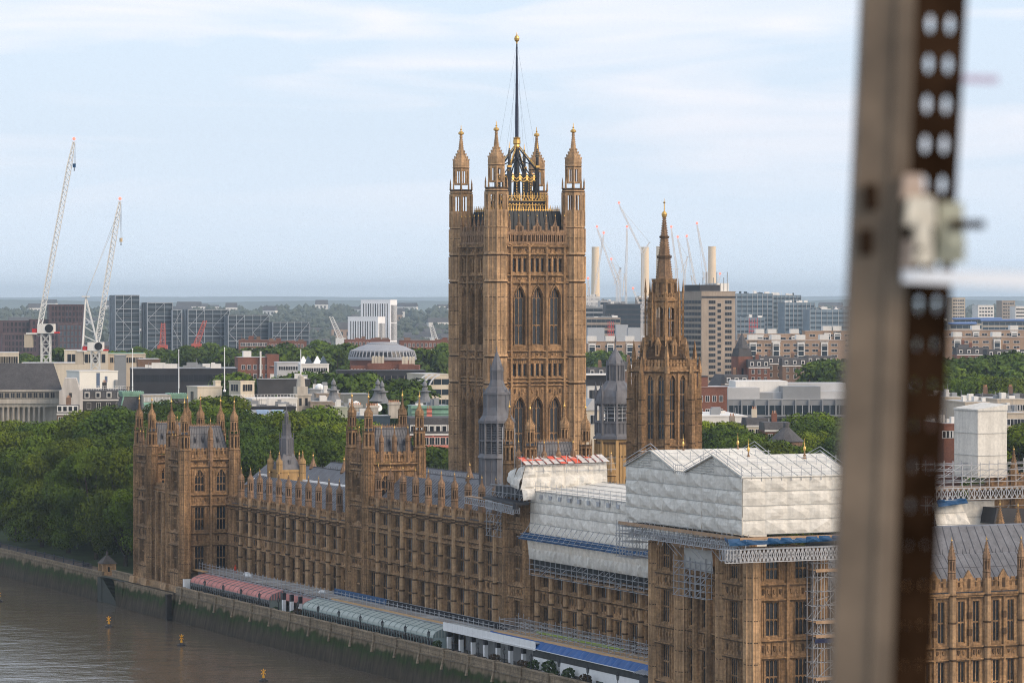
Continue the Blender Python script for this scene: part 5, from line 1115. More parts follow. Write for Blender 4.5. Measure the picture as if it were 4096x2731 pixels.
# ---- a worker in red overalls on the deck
def person():
    me = bpy.data.meshes.new('person'); V = [(0, 0, .86), (0, .02, 1.1), (0, .06, 1.36), (0, .07, 1.45), (0, .12, 1.58), (0, .13, 1.68), (.17, .06, 1.34), (.26, .12, 1.1), (.24, .28, .95), (-.17, .06, 1.34), (-.26, .14, 1.1), (-.22, .30, .98),
         (.12, 0, .82), (.24, .05, .45), (.30, -.02, .06), (.30, .12, .03), (-.12, 0, .82), (-.24, .02, .45), (-.32, -.06, .06), (-.32, .08, .03)]
    E = [(0, 1), (1, 2), (2, 3), (3, 4), (4, 5), (2, 6), (6, 7), (7, 8), (2, 9), (9, 10), (10, 11), (0, 12), (12, 13), (13, 14), (14, 15), (0, 16), (16, 17), (17, 18), (18, 19)]
    R = [.15, .14, .17, .06, .10, .09, .075, .055, .04, .075, .055, .04, .10, .075, .055, .05, .10, .075, .055, .05]
    me.from_pydata(V, E, []); o = put('person', me, None, W(41.3, 7.6, 3.86), ROT+.9, .95)
    o.modifiers.new('skin', 'SKIN'); 
    for i, d in enumerate(me.skin_vertices[0].data if me.skin_vertices else []): d.radius = (R[i], R[i]*.9); d.use_root = i == 0
    if not me.skin_vertices:
        pass
    o.modifiers.new('sub', 'SUBSURF').levels = 1; o.modifiers['sub'].render_levels = 2
    me.materials.append(M('red_overalls', (.62, .07, .03), .12, 3, .8)); tag(o, 'worker in red overalls bending forward on the far end of the deck', 'person')
    h = MB(); h.lathe([(.13, 1.68), (.125, 1.76), (.08, 1.82), (.02, 1.84)], 10, 0, .13); h.build('hard_hat', [MATS['red_overalls']], o)
person()
# ---- river markers, mooring pile, kiosk, steps
bm = thing('river_marker', 'yellow topped river marker on dark float nearest the kiosk', 'buoy', (-82.3, 688.8, -6.5), .2, 'yellow river markers')
b = MB(); b.frus(10, 0, 0, .85, .8, -.3, .22); b.frus(10, 0, 0, .5, .3, .22, .5); b.build('float', [BLACK], bm)
YEL = M('marker_yellow', (.60, .30, .02), .15, 2, .5)
b = MB(); b.frus(8, 0, 0, .16, .12, .45, 1.3); b.frus(8, 0, 0, .26, .2, .6, 1.0); b.build('post', [YEL], bm)
b = MB(); b.beam((-.42, 0, 1.2), (.42, 0, 1.95), .13); b.beam((.42, 0, 1.2), (-.42, 0, 1.95), .13); b.beam((0, 0, 1.2), (0, 0, 2.1), .13); b.frus(8, 0, 0, .1, .1, 1.9, 2.15); b.build('topmark', [YEL], bm)
dup(bm, (-63.8, 651.3, -6.5), .6, 'yellow topped river marker on dark float below the pink marquee'); dup(bm, (-43.5, 590.5, -6.5), .1, 'yellow topped river marker cut by the bottom edge of the photo'); dup(bm, (-113.4, 746, -6.5), 0, 'yellow topped river marker cut by the left edge of the photo')
b = MB(); b.box(-.55, .55, -.5, .5, -8, -1.4); b.box(-.7, .7, -.62, .62, -1.4, -1.0); tag(b.build('mooring_pile', [M('tarred_timber', (.014, .012, .010), .4, 1, .7)], None, W(30.2, -3.0), ROT), 'black timber mooring pile in the water at the pavilion corner', 'pile')
kt = pthing('stone_kiosk', 'little stone kiosk with pointed roof on the river wall by the plane trees', 'kiosk', -22.4, .6); kt.scale = (.74, .74, .9)
b = MB(); skin_T = fE(1.8); b.T = skin_T; skin(b, -1.9, 1.9, -1.2, 1.75, [(.3, .9, [(-.9, .7, .35)])], .3); b.T = None; b.box(-1.9, 1.9, -1.4, -1.1, 1.2, 1.75)
b.T = fN(1.9); skin(b, -1.8, 1.8, -1.2, 1.75, [(0, .7, [(-.2, .9, .2)])], .3); b.T = None; b.box(-1.95, -1.7, -1.8, 1.8, -1.2, 1.75); b.box(-1.9, 1.6, 1.5, 1.85, -1.2, 1.75); b.box(-1.6, 1.5, -.9, 1.4, -1.2, 1.6, 1)
for x, y in ((-1.95, -1.85), (1.95, -1.85), (-1.95, 1.85), (1.95, 1.85)): b.box(x-.28, x+.28, y-.28, y+.28, -1.3, 1.85)
b.build('wall', [STONEP, BLACK], kt)
b = MB(); b.hexa([(-2.5, -2.4, 1.8), (2.5, -2.4, 1.8), (2.5, 2.4, 1.8), (-2.5, 2.4, 1.8)], [(-.4, -.4, 3.7), (.4, -.4, 3.7), (.4, .4, 3.7), (-.4, .4, 3.7)]); b.frus(8, 0, 0, .4, .35, 3.6, 4.3); b.frus(8, 0, 0, .4, .03, 4.3, 5.0); b.build('roof', [M('stone_tile_roof', (.09, .078, .07), .3, .8, .9)], kt)
stp = pthing('river_steps', 'dark shaded, algae covered steps cut into the river wall beside the stone kiosk', 'steps', -20.6, -1.2)
b = MB()
for i in range(22): b.box(3+i*.55, 3.55+i*.55, -.9, 1.2, -8, -1.25-i*.25)
b.box(0, 3, -1, 1.2, -8, -1.15); b.box(0, 18, 1.2, 1.6, -8, -1.1); b.build('steps', [M('shaded_algae', (.012, .016, .008), .5, .8, .6)], stp)  # algae darkened to near black, with the shade of the recess painted in
b = MB(); b.hexa([(15, -1.5, -8), (18, -1.5, -8), (18, 1.0, -8), (15, 1.0, -8)], [(12, -1.0, -1.2), (18, -1.0, -1.2), (18, 1.0, -1.2), (12, 1.0, -1.2)]); b.build('side_wall', [RW], stp)
rl = pthing('railing', 'dark iron railing along the river wall below the plane trees', 'railing', -420, -.9)
b = MB()
for z in (-.05, .5, 1.0): b.beam((0, 0, z), (391, 0, z), .09)
for i in range(784): b.box(i*.5-.03, i*.5+.03, -.03, .03, -.15, 1.1)
for i in range(53): b.box(i*7.4-.12, i*7.4+.12, -.12, .12, -.15, 1.35)
b.build('bars', [M('blue_grey_paint', (.05, .055, .07), .2)], rl)
for i, (u, v, lab) in enumerate(((-36, 3.4, 'wooden park bench near the kiosk under the trees'), (-46, 3.4, 'wooden park bench under the big plane tree'))):
    o = dup(bn, W(u, v, -.93), ROT, lab); o['group'] = 'benches in the garden'
# ================================================================ the city behind
BRICK = M('red_brick', (.20, .085, .058), .25, .15, .9, grain=.2); BRICKB = M('brown_brick', (.20, .125, .085), .25, .15, .9, grain=.2); BRICKP = M('pale_brick', (.36, .245, .165), .2, .12, .9, grain=.15)
CONC = M('concrete', (.33, .275, .225), .14, .12, .9, streak=.15); CONCL = M('pale_concrete', (.50, .43, .34), .12, .1, .9, streak=.12); CREAM = M('cream_render', (.60, .53, .42), .12, .1, .85, streak=.1); WHR = M('white_render', (.70, .68, .64), .08, .1, .8, streak=.08)
PORT = M('portland_stone', (.46, .42, .36), .18, .2, .85, streak=.25); GREYC = M('grey_cladding', (.24, .25, .26), .12, .1, .6); GREYL = M('light_grey_roof', (.43, .43, .43), .15, .08, .7); DKROOF = M('dark_roof', (.055, .053, .055), .25, .15, .8); SLROOF = M('slate_roof', (.085, .082, .085), .3, .12, .8, grain=.3)
BGLASS = M('office_glass', (.016, .026, .036), .35, .15, .18, spec=.4); BGLASS2 = M('blue_grey_glass', (.045, .068, .09), .4, .08, .2, spec=.6); DKGL = M('smoked_glass', (.02, .022, .028), .4, .2, .2)
COPPER = M('green_copper', (.20, .36, .27), .2, .3, .7, streak=.2); DARKB = M('dark_cladding', (.028, .028, .034), .3, .1, .6); MAROON = M('maroon_brick', (.085, .055, .06), .25, .15, .85); STEELW = M('pale_steel', (.55, .57, .60), .08, 1, .5); CPOST = M('old_lead', (.16, .165, .175), .25, .4, .7)
YAW = math.radians(24.7)
_BW = {}
def bwin(w, h, fr=None, gl=None, bars=1, t=.09):
    key = (round(w, 2), round(h, 2), fr and fr.name, gl and gl.name, bars)
    if key not in _BW:
        b = MB(); b.box(-w/2, w/2, -.03, .02, 0, h, 0)
        for x0, x1, z0, z1 in ((-w/2-t, -w/2, -t, h+t), (w/2, w/2+t, -t, h+t), (-w/2, w/2, -t, 0), (-w/2, w/2, h, h+t)): b.box(x0, x1, -.10, .02, z0, z1, 1)
        for i in range(bars): x = -w/2+w*(i+1)/(bars+1); b.box(x-t*.35, x+t*.35, -.08, .0, 0, h, 1)
        _BW[key] = b.mesh('window', [gl or DKGL, fr or WHITE])
    return _BW[key]
class Bld:
    """a building whose near corner stands at pixel column c: left face l..c, right face c..r, top at row y"""
    def __init__(s, name, label, cat, l, c, r, y, D, yaw=None, mat=None, dep=None, group=None, roof=None, plain=False, base=CZ):
        yaw = YAW if yaw is None else math.radians(yaw); s.k = k = D/F
        s.wr = (r-c)*k/max(.25, math.cos(yaw)); s.wl = dep if dep else max(2, (c-l)*k/max(.12, math.sin(yaw)))
        p = P(c, y, D); s.h = p.z-base; s.D = D; s.base = base
        s.t = thing(name, label, cat, (p.x, D, base), yaw, group); s.mat = mat or CONC
        if not plain:
            b = MB(); b.box(0, s.wr, 0, s.wl, 0, s.h); b.build('wall', [s.mat], s.t)
            b = MB(); b.box(-.15, s.wr+.15, -.15, s.wl+.15, s.h, s.h+.35, 0); b.box(.4, s.wr-.4, .4, s.wl-.4, s.h+.1, s.h+.40, 1); b.build('roof', [s.mat, roof or GREYL], s.t)
    def z(s, py): return CAMH-(py-HY)*s.k-s.base
    def wins(s, face, n, z0s, w, h, a=None, b=None, fr=None, gl=None, bars=1, name='window'):
        me = bwin(w, h, fr, gl, bars); L = s.wr if face == 'R' else s.wl; a = .06*L if a is None else a; b = L-.06*L if b is None else b
        for z in z0s:
            for i in range(n):
                q = a+(b-a)*(i+.5)/n
                if face == 'R': put(name, me, s.t, (q, 0, z))
                else: put(name, me, s.t, (0, s.wl-q, z), -PI/2)
    def bands(s, face, zs, h, gl=None, mull=0, fr=None):
        L = s.wr if face == 'R' else s.wl
        for z in zs:
            b = MB(); b.box(.3, L-.3, -.06, .02, z, z+h)
            if mull:
                n = int(L/mull)
                for i in range(n+1): x = .3+(L-.6)*i/n; b.box(x-.06, x+.06, -.12, 0, z, z+h, 1)
            b.build('window_band', [gl or BGLASS, fr or GREYC], s.t, (0, 0, 0) if face == 'R' else (0, s.wl, 0), 0 if face == 'R' else -PI/2)
    def add(s, name, mats, fn):
        b = MB(); fn(b, s); return b.build(name, mats, s.t)
    def clutter(s, n, seed, mats=None):
        r = random.Random(seed); mats = mats or [GREYC, WHR]
        for _ in range(n):
            x, y = r.uniform(.08, .85)*s.wr, r.uniform(.05, .7)*s.wl; w, d, h = r.uniform(.8, .12*s.wr+1), r.uniform(.8, 3), r.uniform(.5, 2.2); b = MB(); b.box(x, min(x+w, s.wr-.3), y, min(y+d, s.wl-.2), s.h+.36, s.h+.36+h); b.build('plant_unit', [mats[r.randrange(2)]], s.t)
        for _ in range(n//2): x, y = r.uniform(.05, .95)*s.wr, r.uniform(.05, .5)*s.wl; b = MB(); b.beam((x, y, s.h), (x, y, s.h+r.uniform(1.5, 4)), .12); b.build('antenna', [mats[0]], s.t)
# ---- glass riverside blocks with white outer frames
for l, c, r, y, lab in ((428, 462, 553, 1182, 'tallest of the dark glass blocks with white braced frames'), (559, 589, 686, 1212, 'second tallest dark glass block with white braced frame, right of the tallest'), (686, 690, 724, 1240, 'narrow dark glass block between two white braced blocks'), (724, 752, 911, 1239, 'broad dark glass block with white braced frame and a red crane before it'), (896, 913, 1071, 1262, 'lower broad braced glass block beside the broadest'), (1071, 1091, 1232, 1290, 'lowest braced glass block at the right end of the row')):
    B_ = Bld('glass_block', lab, 'apartment block', l, c, r, y, 2600, 20, BGLASS, group='braced glass blocks by the river', roof=DKROOF)
    def fr(b, s):
        n = max(2, round(s.wr/6.4)); m = round(s.h/3.35)
        for i in range(n+1): x = s.wr*i/n; b.box(x-.15, x+.15, -.75, -.3, 0, s.h+.5)
        for j in range(m+1): z = s.h-(s.h/m)*j; b.box(0, s.wr, -.6 if j % 2 == 0 else -.4, -.3 if j % 2 == 0 else -.25, z-(.2 if j % 3 == 0 else .08), z+(.2 if j % 3 == 0 else .08))
        for j in range(0, m-3, 4):
            for i in (0, n-2) if n > 3 else (0,):
                z0, z1 = s.h-(s.h/m)*(j+4), s.h-(s.h/m)*j; x0, x1 = s.wr*i/n, s.wr*(i+2)/n
                if (j//4) % 2 == 0: b.beam((x0, -.7, z0), (x1, -.7, z1), .26)
                else: b.beam((x0, -.7, z1), (x1, -.7, z0), .26)
        for i in range(4): y = s.wl*i/3; b.box(-.5, -.1, y-.2, y+.2, 0, s.h)
    B_.add('braced_frame', [M('dull_steel', (.36, .40, .44), .1, 1, .5)], fr)
    B_.bands('R', [B_.h/12*j+.5 for j in range(12)], B_.h/12*.55, BGLASS2, 1.6, DARKB)
# ---- maroon blocks behind the left cranes
for l, c, r, y, rows, n, lab in ((190, 196, 334, 1220, 9, 9, 'tallest maroon brick block between the two big white cranes'), (-20, 0, 153, 1284, 6, 9, 'long maroon brick block at the left edge behind the first crane'), (118, 122, 232, 1279, 6, 6, 'maroon brick block behind the first big crane'), (228, 232, 328, 1297, 5, 6, 'teal glazed low block in front of the tallest maroon block'), (10, 10, 150, 1337, 3, 9, 'flat topped maroon block with light red rim at the left')):
    B_ = Bld('brick_block', lab, 'apartment block', l, c, r, y, 2350 if y > 1290 else 2420, 12, MAROON, dep=18, group='maroon brick blocks', roof=BRICKB)
    B_.wins('R', n, [B_.h-3.6-i*4.2 for i in range(rows)], 1.5, 2.7, gl=BGLASS2 if 'teal' in lab else DKGL, fr=GREYC if 'teal' in lab else MAROON)
    def pil(b, s):
        for i in range(n+1): x = s.wr*i/n; b.box(x-.18, x+.18, -.3, 0, 0, s.h+.5)
    B_.add('piers', [MAROON], pil)
# ---- white slit-windowed tower with lower wing
for l, c, r, y, lab in ((1441, 1561, 1586, 1201, 'taller white slab of the slit windowed pair beyond the ribbed dome'), (1389, 1512, 1538, 1268, 'lower white slab of the slit windowed pair beyond the ribbed dome')):
    B_ = Bld('white_slab', lab, 'office block', l, c, r, y, 2520 if y < 1250 else 2480, 68, M('pale_precast', (.82, .82, .83), .05, .1, .7), group='white slit windowed slabs', roof=WHR)
    B_.wins('L', 11, [B_.h-16.5, B_.h-28] if y < 1250 else [B_.h-17], .8, 14, fr=MATS['pale_precast'], bars=0); B_.wins('L', 8, [B_.h-42, B_.h-55] if y < 1250 else [B_.h-33], .8, 9, fr=MATS['pale_precast'], bars=0)
    B_.wins('R', 5, [B_.h-16.5, B_.h-30, B_.h-44], 1.5, 13 if y < 1250 else 12, fr=MATS['pale_precast'], bars=1)
# ---- the old power station
ps = thing('power_station', 'old power station with tall cream chimneys rising behind cranes', 'power station', (P(2600, 1200, 3300).x, 3300, CZ))
b = MB(); b.box(-62, 66, 20, 90, 0, 44); b.build('wall', [BRICKB], ps)
ch = MB(); ch.lathe([(4.7, 38), (4.5, 46), (3.75, 108), (3.75, 112)], 20); ch.lathe([(3.85, 101), (3.85, 101.8)], 20); ch.lathe([(3.9, 111.4), (3.9, 112.3)], 20); che = ch.mesh('chimney', [M('cream_chimney', (.74, .60, .43), .06, .05, .8)])
for px, y, sc_ in ((2382, 0, 1), (2580, 2, 1), (2640, 60, .995), (2848, 60, .995)): put('chimney', che, ps, ((px-CX)/F*(3300+y)-ps.location.x, y, 1 if y < 50 else 3), 0, (1, 1, sc_))
for l, c, r, y, D, m, lab in ((2345, 2345, 2400, 1188, 3150, WHR, 'white wrapped site building at the foot of the left cream chimney'), (2400, 2400, 2462, 1205, 3120, GREYL, 'pale scaffolded site building between cream chimneys'), (2550, 2550, 2610, 1192, 3100, CONC, 'concrete core rising below the middle cream chimney'), (2422, 2422, 2562, 1217, 2700, DARKB, 'dark steel framed building site below the cranes'), (2346, 2346, 2482, 1272, 2450, CONC, 'grey slab building with red lit stair right of the great tower'), (2300, 2300, 2430, 1230, 2800, GREYC, 'grey office half hidden by the great tower')):
    B_ = Bld('site_building', lab, 'building', l, c, r, y, D, 3, m, dep=25); n = max(3, int(B_.wr/4))
    B_.bands('R', [B_.h-3.2-4*i for i in range(min(6, int(B_.h/4.2)))], 2.2, BGLASS if m != WHR else GREYL, 3.5, m)
    B_.clutter(8, int(l))
for l, r, y, lab in ((2465, 2512, 1301, 'tall pale sheeted box on the dark building site'), (2352, 2418, 1312, 'pale grey sheeted box right of the great tower'), (2512, 2562, 1312, 'low pale grey sheeted box left of the spired tower')):
    Bld('sheeted_box', lab, 'building', l, l, r, y, 2350, 3, M('pale_grey_sheet', (.40, .42, .44), .06, .1, .7), dep=10)
# ---- brick estates with white stair cores
def estate(l, r, y, D, lab, cores):
    B_ = Bld('estate_block', lab, 'apartment block', l, l, r, y, D, 4, BRICKP, dep=12, group='brick estates with white stair cores'); k = D/F/math.cos(math.radians(4))
    B_.wins('R', max(4, int(B_.wr/6)), [B_.h-3.2-3.1*i for i in range(4)], 3.4, 1.3, fr=WHITE)
    cm = MB(); cm.box(-2.0, 2.0, -.9, 8, 0, B_.h-1, 0); cm.box(-1.5, 1.5, -1.0, -.88, 1, B_.h-2, 1)
    for i in range(6): cm.box(-2.0, 2.0, -1.3, -.85, B_.h-3-i*3, B_.h-2.6-i*3, 0)
    cm.box(-2.6, 2.6, 0, 6, B_.h-1, B_.h+3.2, 0); me = cm.mesh('stair_core', [WHR, BGLASS])
    for c in cores: put('stair_core', me, B_.t, ((c-l)*k, 0, 0))
estate(2352, 2602, 1367, 1900, 'brick estate block with white stair cores left of the spired tower', (2368, 2442, 2520, 2590)); estate(2950, 3385, 1362, 1900, 'brick estate block with white stair cores right of the concrete tower', (3012, 3105, 3205, 3300)); estate(2960, 3200, 1337, 2050, 'second row estate block with white roof boxes behind the first', (3040, 3090, 3180)); estate(3220, 3420, 1325, 2060, 'white topped estate block at the far right of the second row', (3310, 3350))
estate(3780, 4110, 1350, 1950, 'brick and white estate block seen right of the foreground post', (3830, 3990)); estate(3770, 4110, 1322, 2150, 'pale estate block with white tanks right of the foreground post', (3905, 4060))
# ---- concrete tower block
B_ = Bld('tower_block', 'tall concrete tower block with punched windows right of the spired tower', 'tower block', 2700, 2806, 2947, 1168, 1500, 32, CONC, dep=24)
rows = [B_.h-5.2-2.62*i for i in range(19)]
B_.wins('R', 1, rows, 3.6, 1.45, B_.wr*.16, B_.wr*.46, GREYC, bars=2); B_.wins('R', 1, [z-1.3 for z in rows], 1.9, 1.4, B_.wr*.44, B_.wr*.60, GREYC, bars=0); B_.wins('R', 1, rows, 3.6, 1.45, B_.wr*.66, B_.wr*.92, GREYC, bars=2)
B_.bands('L', rows, 1.5, DKGL, 2.2, CONC)
B_.add('rooftop_plant', [GREYC, WHR, DARKB], lambda b, s: [b.box(.5, s.wr*.62, 2, 14, s.h+.3, s.h+3.2, 2), b.box(s.wr*.55, s.wr*.92, 3, 12, s.h+.3, s.h+4.0, 1), b.box(-.1, s.wr+.1, -.25, -.16, s.h-2.6, s.h-1.8, 2)]+[b.beam((1+i*1.9, 3, s.h), (1+i*1.9, 3, s.h+4+2.5*((i*7) % 3)), .25, 0) for i in range(9)])
# ---- glazed complex, church, terraces right of the tower block
for l, r, y, D, lab in ((2947, 3092, 1176, 2700, 'grey blue glazed office nearest the concrete tower block'), (3092, 3205, 1182, 2720, 'grey blue glazed office with pale roof boxes, middle of the complex'), (3140, 3260, 1212, 2650, 'stepped glazed office with white lift core'), (3240, 3400, 1240, 2600, 'lower glazed office at the right end of the complex'), (2947, 3060, 1272, 2450, 'dark glazed block with red hoist below the office complex')):
    B_ = Bld('glass_office', lab, 'office block', l, l, r, y, D, 6, M('pale_blue_glass', (.17, .225, .27), .25, .05, .25, spec=.6), dep=30, group='glazed offices far right')
    m = int(B_.h/3.7); B_.bands('R', [B_.h-3.2-3.7*i for i in range(min(m, 11))], 1.6, BGLASS2, 4.5, MATS['pale_blue_glass']); B_.clutter(9, l, [WHR, BGLASS2])
    B_.add('fins', [GREYL], lambda b, s: [b.box(s.wr*i/7-.15, s.wr*i/7+.15, -.4, 0, 0, s.h) for i in range(8)])
hs = [B_]; hr = Bld('hoist', 'red construction hoist tower before the glazed offices', 'hoist', 2997, 2997, 3030, 1272, 2430, 3, M('red_steel', (.50, .06, .06), .2, 1, .6), dep=4, plain=True)
hr.add('lattice', [MATS['red_steel']], lambda b, s: [b.beam((s.wr*i/3, 0, 0), (s.wr*i/3, 0, s.h), .35) for i in range(4)]+[b.beam((0, 0, j*3), (s.wr, 0, j*3), .5) for j in range(int(s.h/3))])
hr = Bld('hoist', 'red construction hoist tower right of the great tower', 'hoist', 2432, 2432, 2453, 1285, 2440, 3, MATS['red_steel'], dep=4, plain=True)
hr.add('lattice', [MATS['red_steel']], lambda b, s: [b.beam((s.wr*i/3, 0, 0), (s.wr*i/3, 0, s.h), .35) for i in range(4)]+[b.beam((0, 0, j*3), (s.wr, 0, j*3), .5) for j in range(int(s.h/3))])
cht = thing('church', 'red brick church tower with dark pointed spire beside the concrete tower', 'church', (P(2968, 1400, 1450).x, 1450, CZ), .4)
b = MB(); b.box(-3.4, 3.4, -3.4, 3.4, 0, 37); b.box(-3.2, 3.2, 3.4, 26, 0, 24); b.build('wall', [BRICK], cht)
b = MB(); b.frus(4, 0, 0, 4.7, 3.9, 37, 40.5, m=0); b.frus(8, 0, 0, 3.3, .05, 40.4, 47.3); b.hexa([(-3.6, 3.4, 24), (3.6, 3.4, 24), (3.6, 26, 24), (-3.6, 26, 24)], [(-.1, 3.4, 29), (.1, 3.4, 29), (.1, 26, 29), (-.1, 26, 29)]); b.build('spire', [SLROOF], cht)
me = bwin(1.0, 3, BRICK, DKGL, 0)
for x in (-1.5, 1.5):
    for z in (20, 29): put('window', me, cht, (x, -3.4, z)); put('window', me, cht, (-3.4, x, z), -PI/2)
def terrace(l, r, y, D, lab, wall, rows=2, dorm=True, n=None, yaw=5, cat='terrace', roofh=3.4, grp='terraces with dormers', dep=10, fr=None):
    B_ = Bld('terraced_house', lab, cat, l, l, r, y, D, yaw, wall, dep=dep, plain=True, group=grp); n = n or max(3, int(B_.wr/3.2)); hw = B_.h-roofh
    b = MB(); b.box(0, B_.wr, 0, dep, 0, hw); b.box(-.1, B_.wr+.1, -.25, 0, hw-.3, hw+.15, 1); b.build('wall', [wall, WHR], B_.t)
    b = MB(); b.hexa([(0, .1, hw), (B_.wr, .1, hw), (B_.wr, dep, hw), (0, dep, hw)], [(0, 1.4, B_.h), (B_.wr, 1.4, B_.h), (B_.wr, dep-1, B_.h), (0, dep-1, B_.h)]); rf = b.build('roof', [SLROOF], B_.t)
    if dorm:
        b = MB(); b.box(-.75, .75, 0, 1.6, 0, 1.9, 1); b.box(-.5, .5, -.05, .05, .3, 1.6, 0); dm = b.mesh('dormer', [DKGL, WHR])
        for i in range(n): put('dormer', dm, B_.t, (B_.wr*(i+.5)/n, .35, hw+.5))
    b = MB(); b.box(-.7, .7, -.4, .4, 0, 2.6, 0)
    for q in (-.4, 0, .4): b.frus(6, q, 0, .14, .11, 2.6, 3.3, m=1)
    cm2 = b.mesh('chimney', [wall, M('chimney_pot', (.42, .22, .13), .2)])
    for i in range(max(1, n//4)): put('chimney', cm2, B_.t, (B_.wr*(i+.5)/max(1, n//4), dep*.6, B_.h-.4))
    B_.wins('R', n, [hw-2.7-3.1*i for i in range(rows)], 1.1, 1.8, fr=fr or WHR)
    return B_
for a in ((3030, 3140, 1425, 1520, 'dark mansard terrace with white dormers right of the church', BRICKB), (3130, 3230, 1432, 1500, 'mansard terrace with large white dormers in the middle of the row', BRICKB), (3228, 3345, 1424, 1540, 'long mansard terrace with small white dormers near the post', BRICKB), (2995, 3080, 1438, 1440, 'dark red brick terrace directly right of the church tower', BRICK), (2900, 2995, 1500, 1300, 'grey roofed brick terrace at the foot of the concrete tower', BRICKB), (2352, 2460, 1470, 1350, 'brick house row with dark dormers right of the great tower', BRICKB), (2440, 2600, 1448, 1420, 'dark roofed brick row left of the spired tower', BRICKB)): terrace(*a)
for a in ((3828, 3960, 1390, 1600, 'dark red brick terrace under the estate, right of the post', BRICK), (3950, 4110, 1398, 1580, 'brown brick terrace with white dormers at the right edge', BRICKB), (3835, 3890, 1378, 1680, 'plain windowless red brick gable right of the post', BRICK)): terrace(*a, dorm=('gable' not in a[4]))
terrace(4052, 4120, 1418, 1500, 'white rendered house row at the right edge above the trees', WHR, dorm=False, roofh=.6)
for l, r, y, D, lab, rows, m in ((3808, 3862, 1192, 3100, 'tall pale banded tower block right of the foreground post', 12, CONCL), (4008, 4062, 1204, 3000, 'brown tower block with white top at the right', 11, CONC), (3912, 3978, 1222, 2900, 'white stepped hospital block between two tower blocks', 5, WHR), (4062, 4110, 1226, 2950, 'white low block at the right edge beside the brown tower', 4, WHR)):
    B_ = Bld('tower_block', lab, 'tower block', l, l, r, y, D, 10, m, dep=16); B_.wins('R', 5, [B_.h-3-3*i for i in range(rows)], 1.8, 1.4, fr=WHR)
for l, r, y, D, lab in ((3815, 4000, 1272, 2500, 'long building with tilted blue roof right of the post'), (3930, 4110, 1278, 2400, 'glazed building with blue roof edge at the right border'), (3800, 3900, 1290, 2300, 'low building with blue roof and yellow wall right of the post')):
    B_ = Bld('blue_roofed_building', lab, 'building', l, l, r, y, D, -6, CONCL, dep=20, plain=True, group='blue roofed buildings'); B_.add('wall', [CONCL], lambda b, s: b.box(0, s.wr, 0, 20, 0, s.h-1.2)); B_.bands('R', [B_.h-4-3.6*i for i in range(4)], 2.2, BGLASS2, 4, WHR)
    B_.add('roof', [M('blue_roof', (.08, .15, .34), .15, .1, .5)], lambda b, s: b.hexa([(-1, -2, s.h-1.1), (s.wr+1, -2, s.h-1.1), (s.wr+1, 21, s.h-.6), (-1, 21, s.h-.6)], [(-1, -2, s.h-.5), (s.wr+1, -2, s.h-.2), (s.wr+1, 21, s.h+.4), (-1, 21, s.h+.1)]))
# ---- modern glazed ministry and neighbours (right middle)
B_ = Bld('glazed_office', 'long low modern office with glazed band and grey roofs right of the red brick block', 'office block', 2912, 2912, 3400, 1600, 1150, 4, GREYC, dep=30)
B_.bands('R', [B_.h-5.0, B_.h-9.6], 3.2, BGLASS, 3.2, STEELW)
B_.add('upper_storeys', [GREYL, WHR, GREYC], lambda b, s: [b.box(0, 11, 1, 28, s.h, s.h+4.2, 0), b.box(11, 34, 4, 28, s.h, s.h+2.6, 0), b.box(19, 32, 1.2, 22, s.h+.3, s.h+4.6, 2), b.box(32, 45, 2, 24, s.h, s.h+3.0, 0), b.box(4, 22, 10, 28, s.h, s.h+6.2, 1), b.box(22, 43, 14, 28, s.h, s.h+5.4, 0), b.box(-.3, s.wr, -1.4, 0, s.h-5.6, s.h-5.2, 2)]+[b.box(s.wr*i/9-.25, s.wr*i/9+.25, -.8, 0, 0, s.h, 2) for i in range(10)])
B_.clutter(14, 77)
B_ = Bld('brick_office', 'bright red brick block with small windows behind the octagonal tower', 'building', 2700, 2725, 2910, 1552, 1050, 8, BRICK, dep=14); B_.wins('R', 6, [B_.h-4.2, B_.h-8.4], 1.1, 1.8); B_.add('lift_house', [BRICK, DKROOF], lambda b, s: [b.box(s.wr*.4, s.wr*.62, 3, 9, s.h, s.h+3.4), b.box(s.wr*.39, s.wr*.63, 2.8, 9.2, s.h+3.4, s.h+3.7, 1)])
B_ = Bld('flat_roofed_office', 'broad flat white roofed building between the red brick block and trees', 'building', 2760, 2770, 2990, 1668, 930, 6, WHR, dep=34, roof=WHR); B_.clutter(6, 5); B_.wins('R', 9, [B_.h-3.2], 2.2, 1.6)
B_ = Bld('grey_office', 'grey office with wide windows between the great tower and domed lantern', 'office block', 2340, 2350, 2480, 1548, 1150, 8, WHR, dep=18); B_.wins('R', 4, [B_.h-4, B_.h-8.4], 2.6, 3.0, fr=WHR, bars=1); B_.add('canopy', [WHR, DARKB], lambda b, s: [b.box(-1, s.wr+1, -1, 14, s.h+4, s.h+4.4), b.box(0, s.wr, .6, 12, s.h+.3, s.h+4, 1)])
b = Bld('barn_roofed_hall', 'hall with pale curved metal roof and round headed window right of the great tower', 'hall', 2335, 2345, 2400, 1640, 960, 10, CREAM, dep=30, plain=True); b.add('wall', [CREAM], lambda m, s: m.box(0, s.wr, 0, 30, 0, s.h)); b.add('roof', [GREYL], lambda m, s: m.hexa([(-.4, -.4, s.h), (s.wr+.4, -.4, s.h), (s.wr+.4, 30, s.h), (-.4, 30, s.h)], [(s.wr*.45, -.3, s.h+3.2), (s.wr*.55, -.3, s.h+3.2), (s.wr*.55, 30, s.h+3.2), (s.wr*.45, 30, s.h+3.2)])); b.wins('R', 1, [b.h-4], 1.6, 2.6)
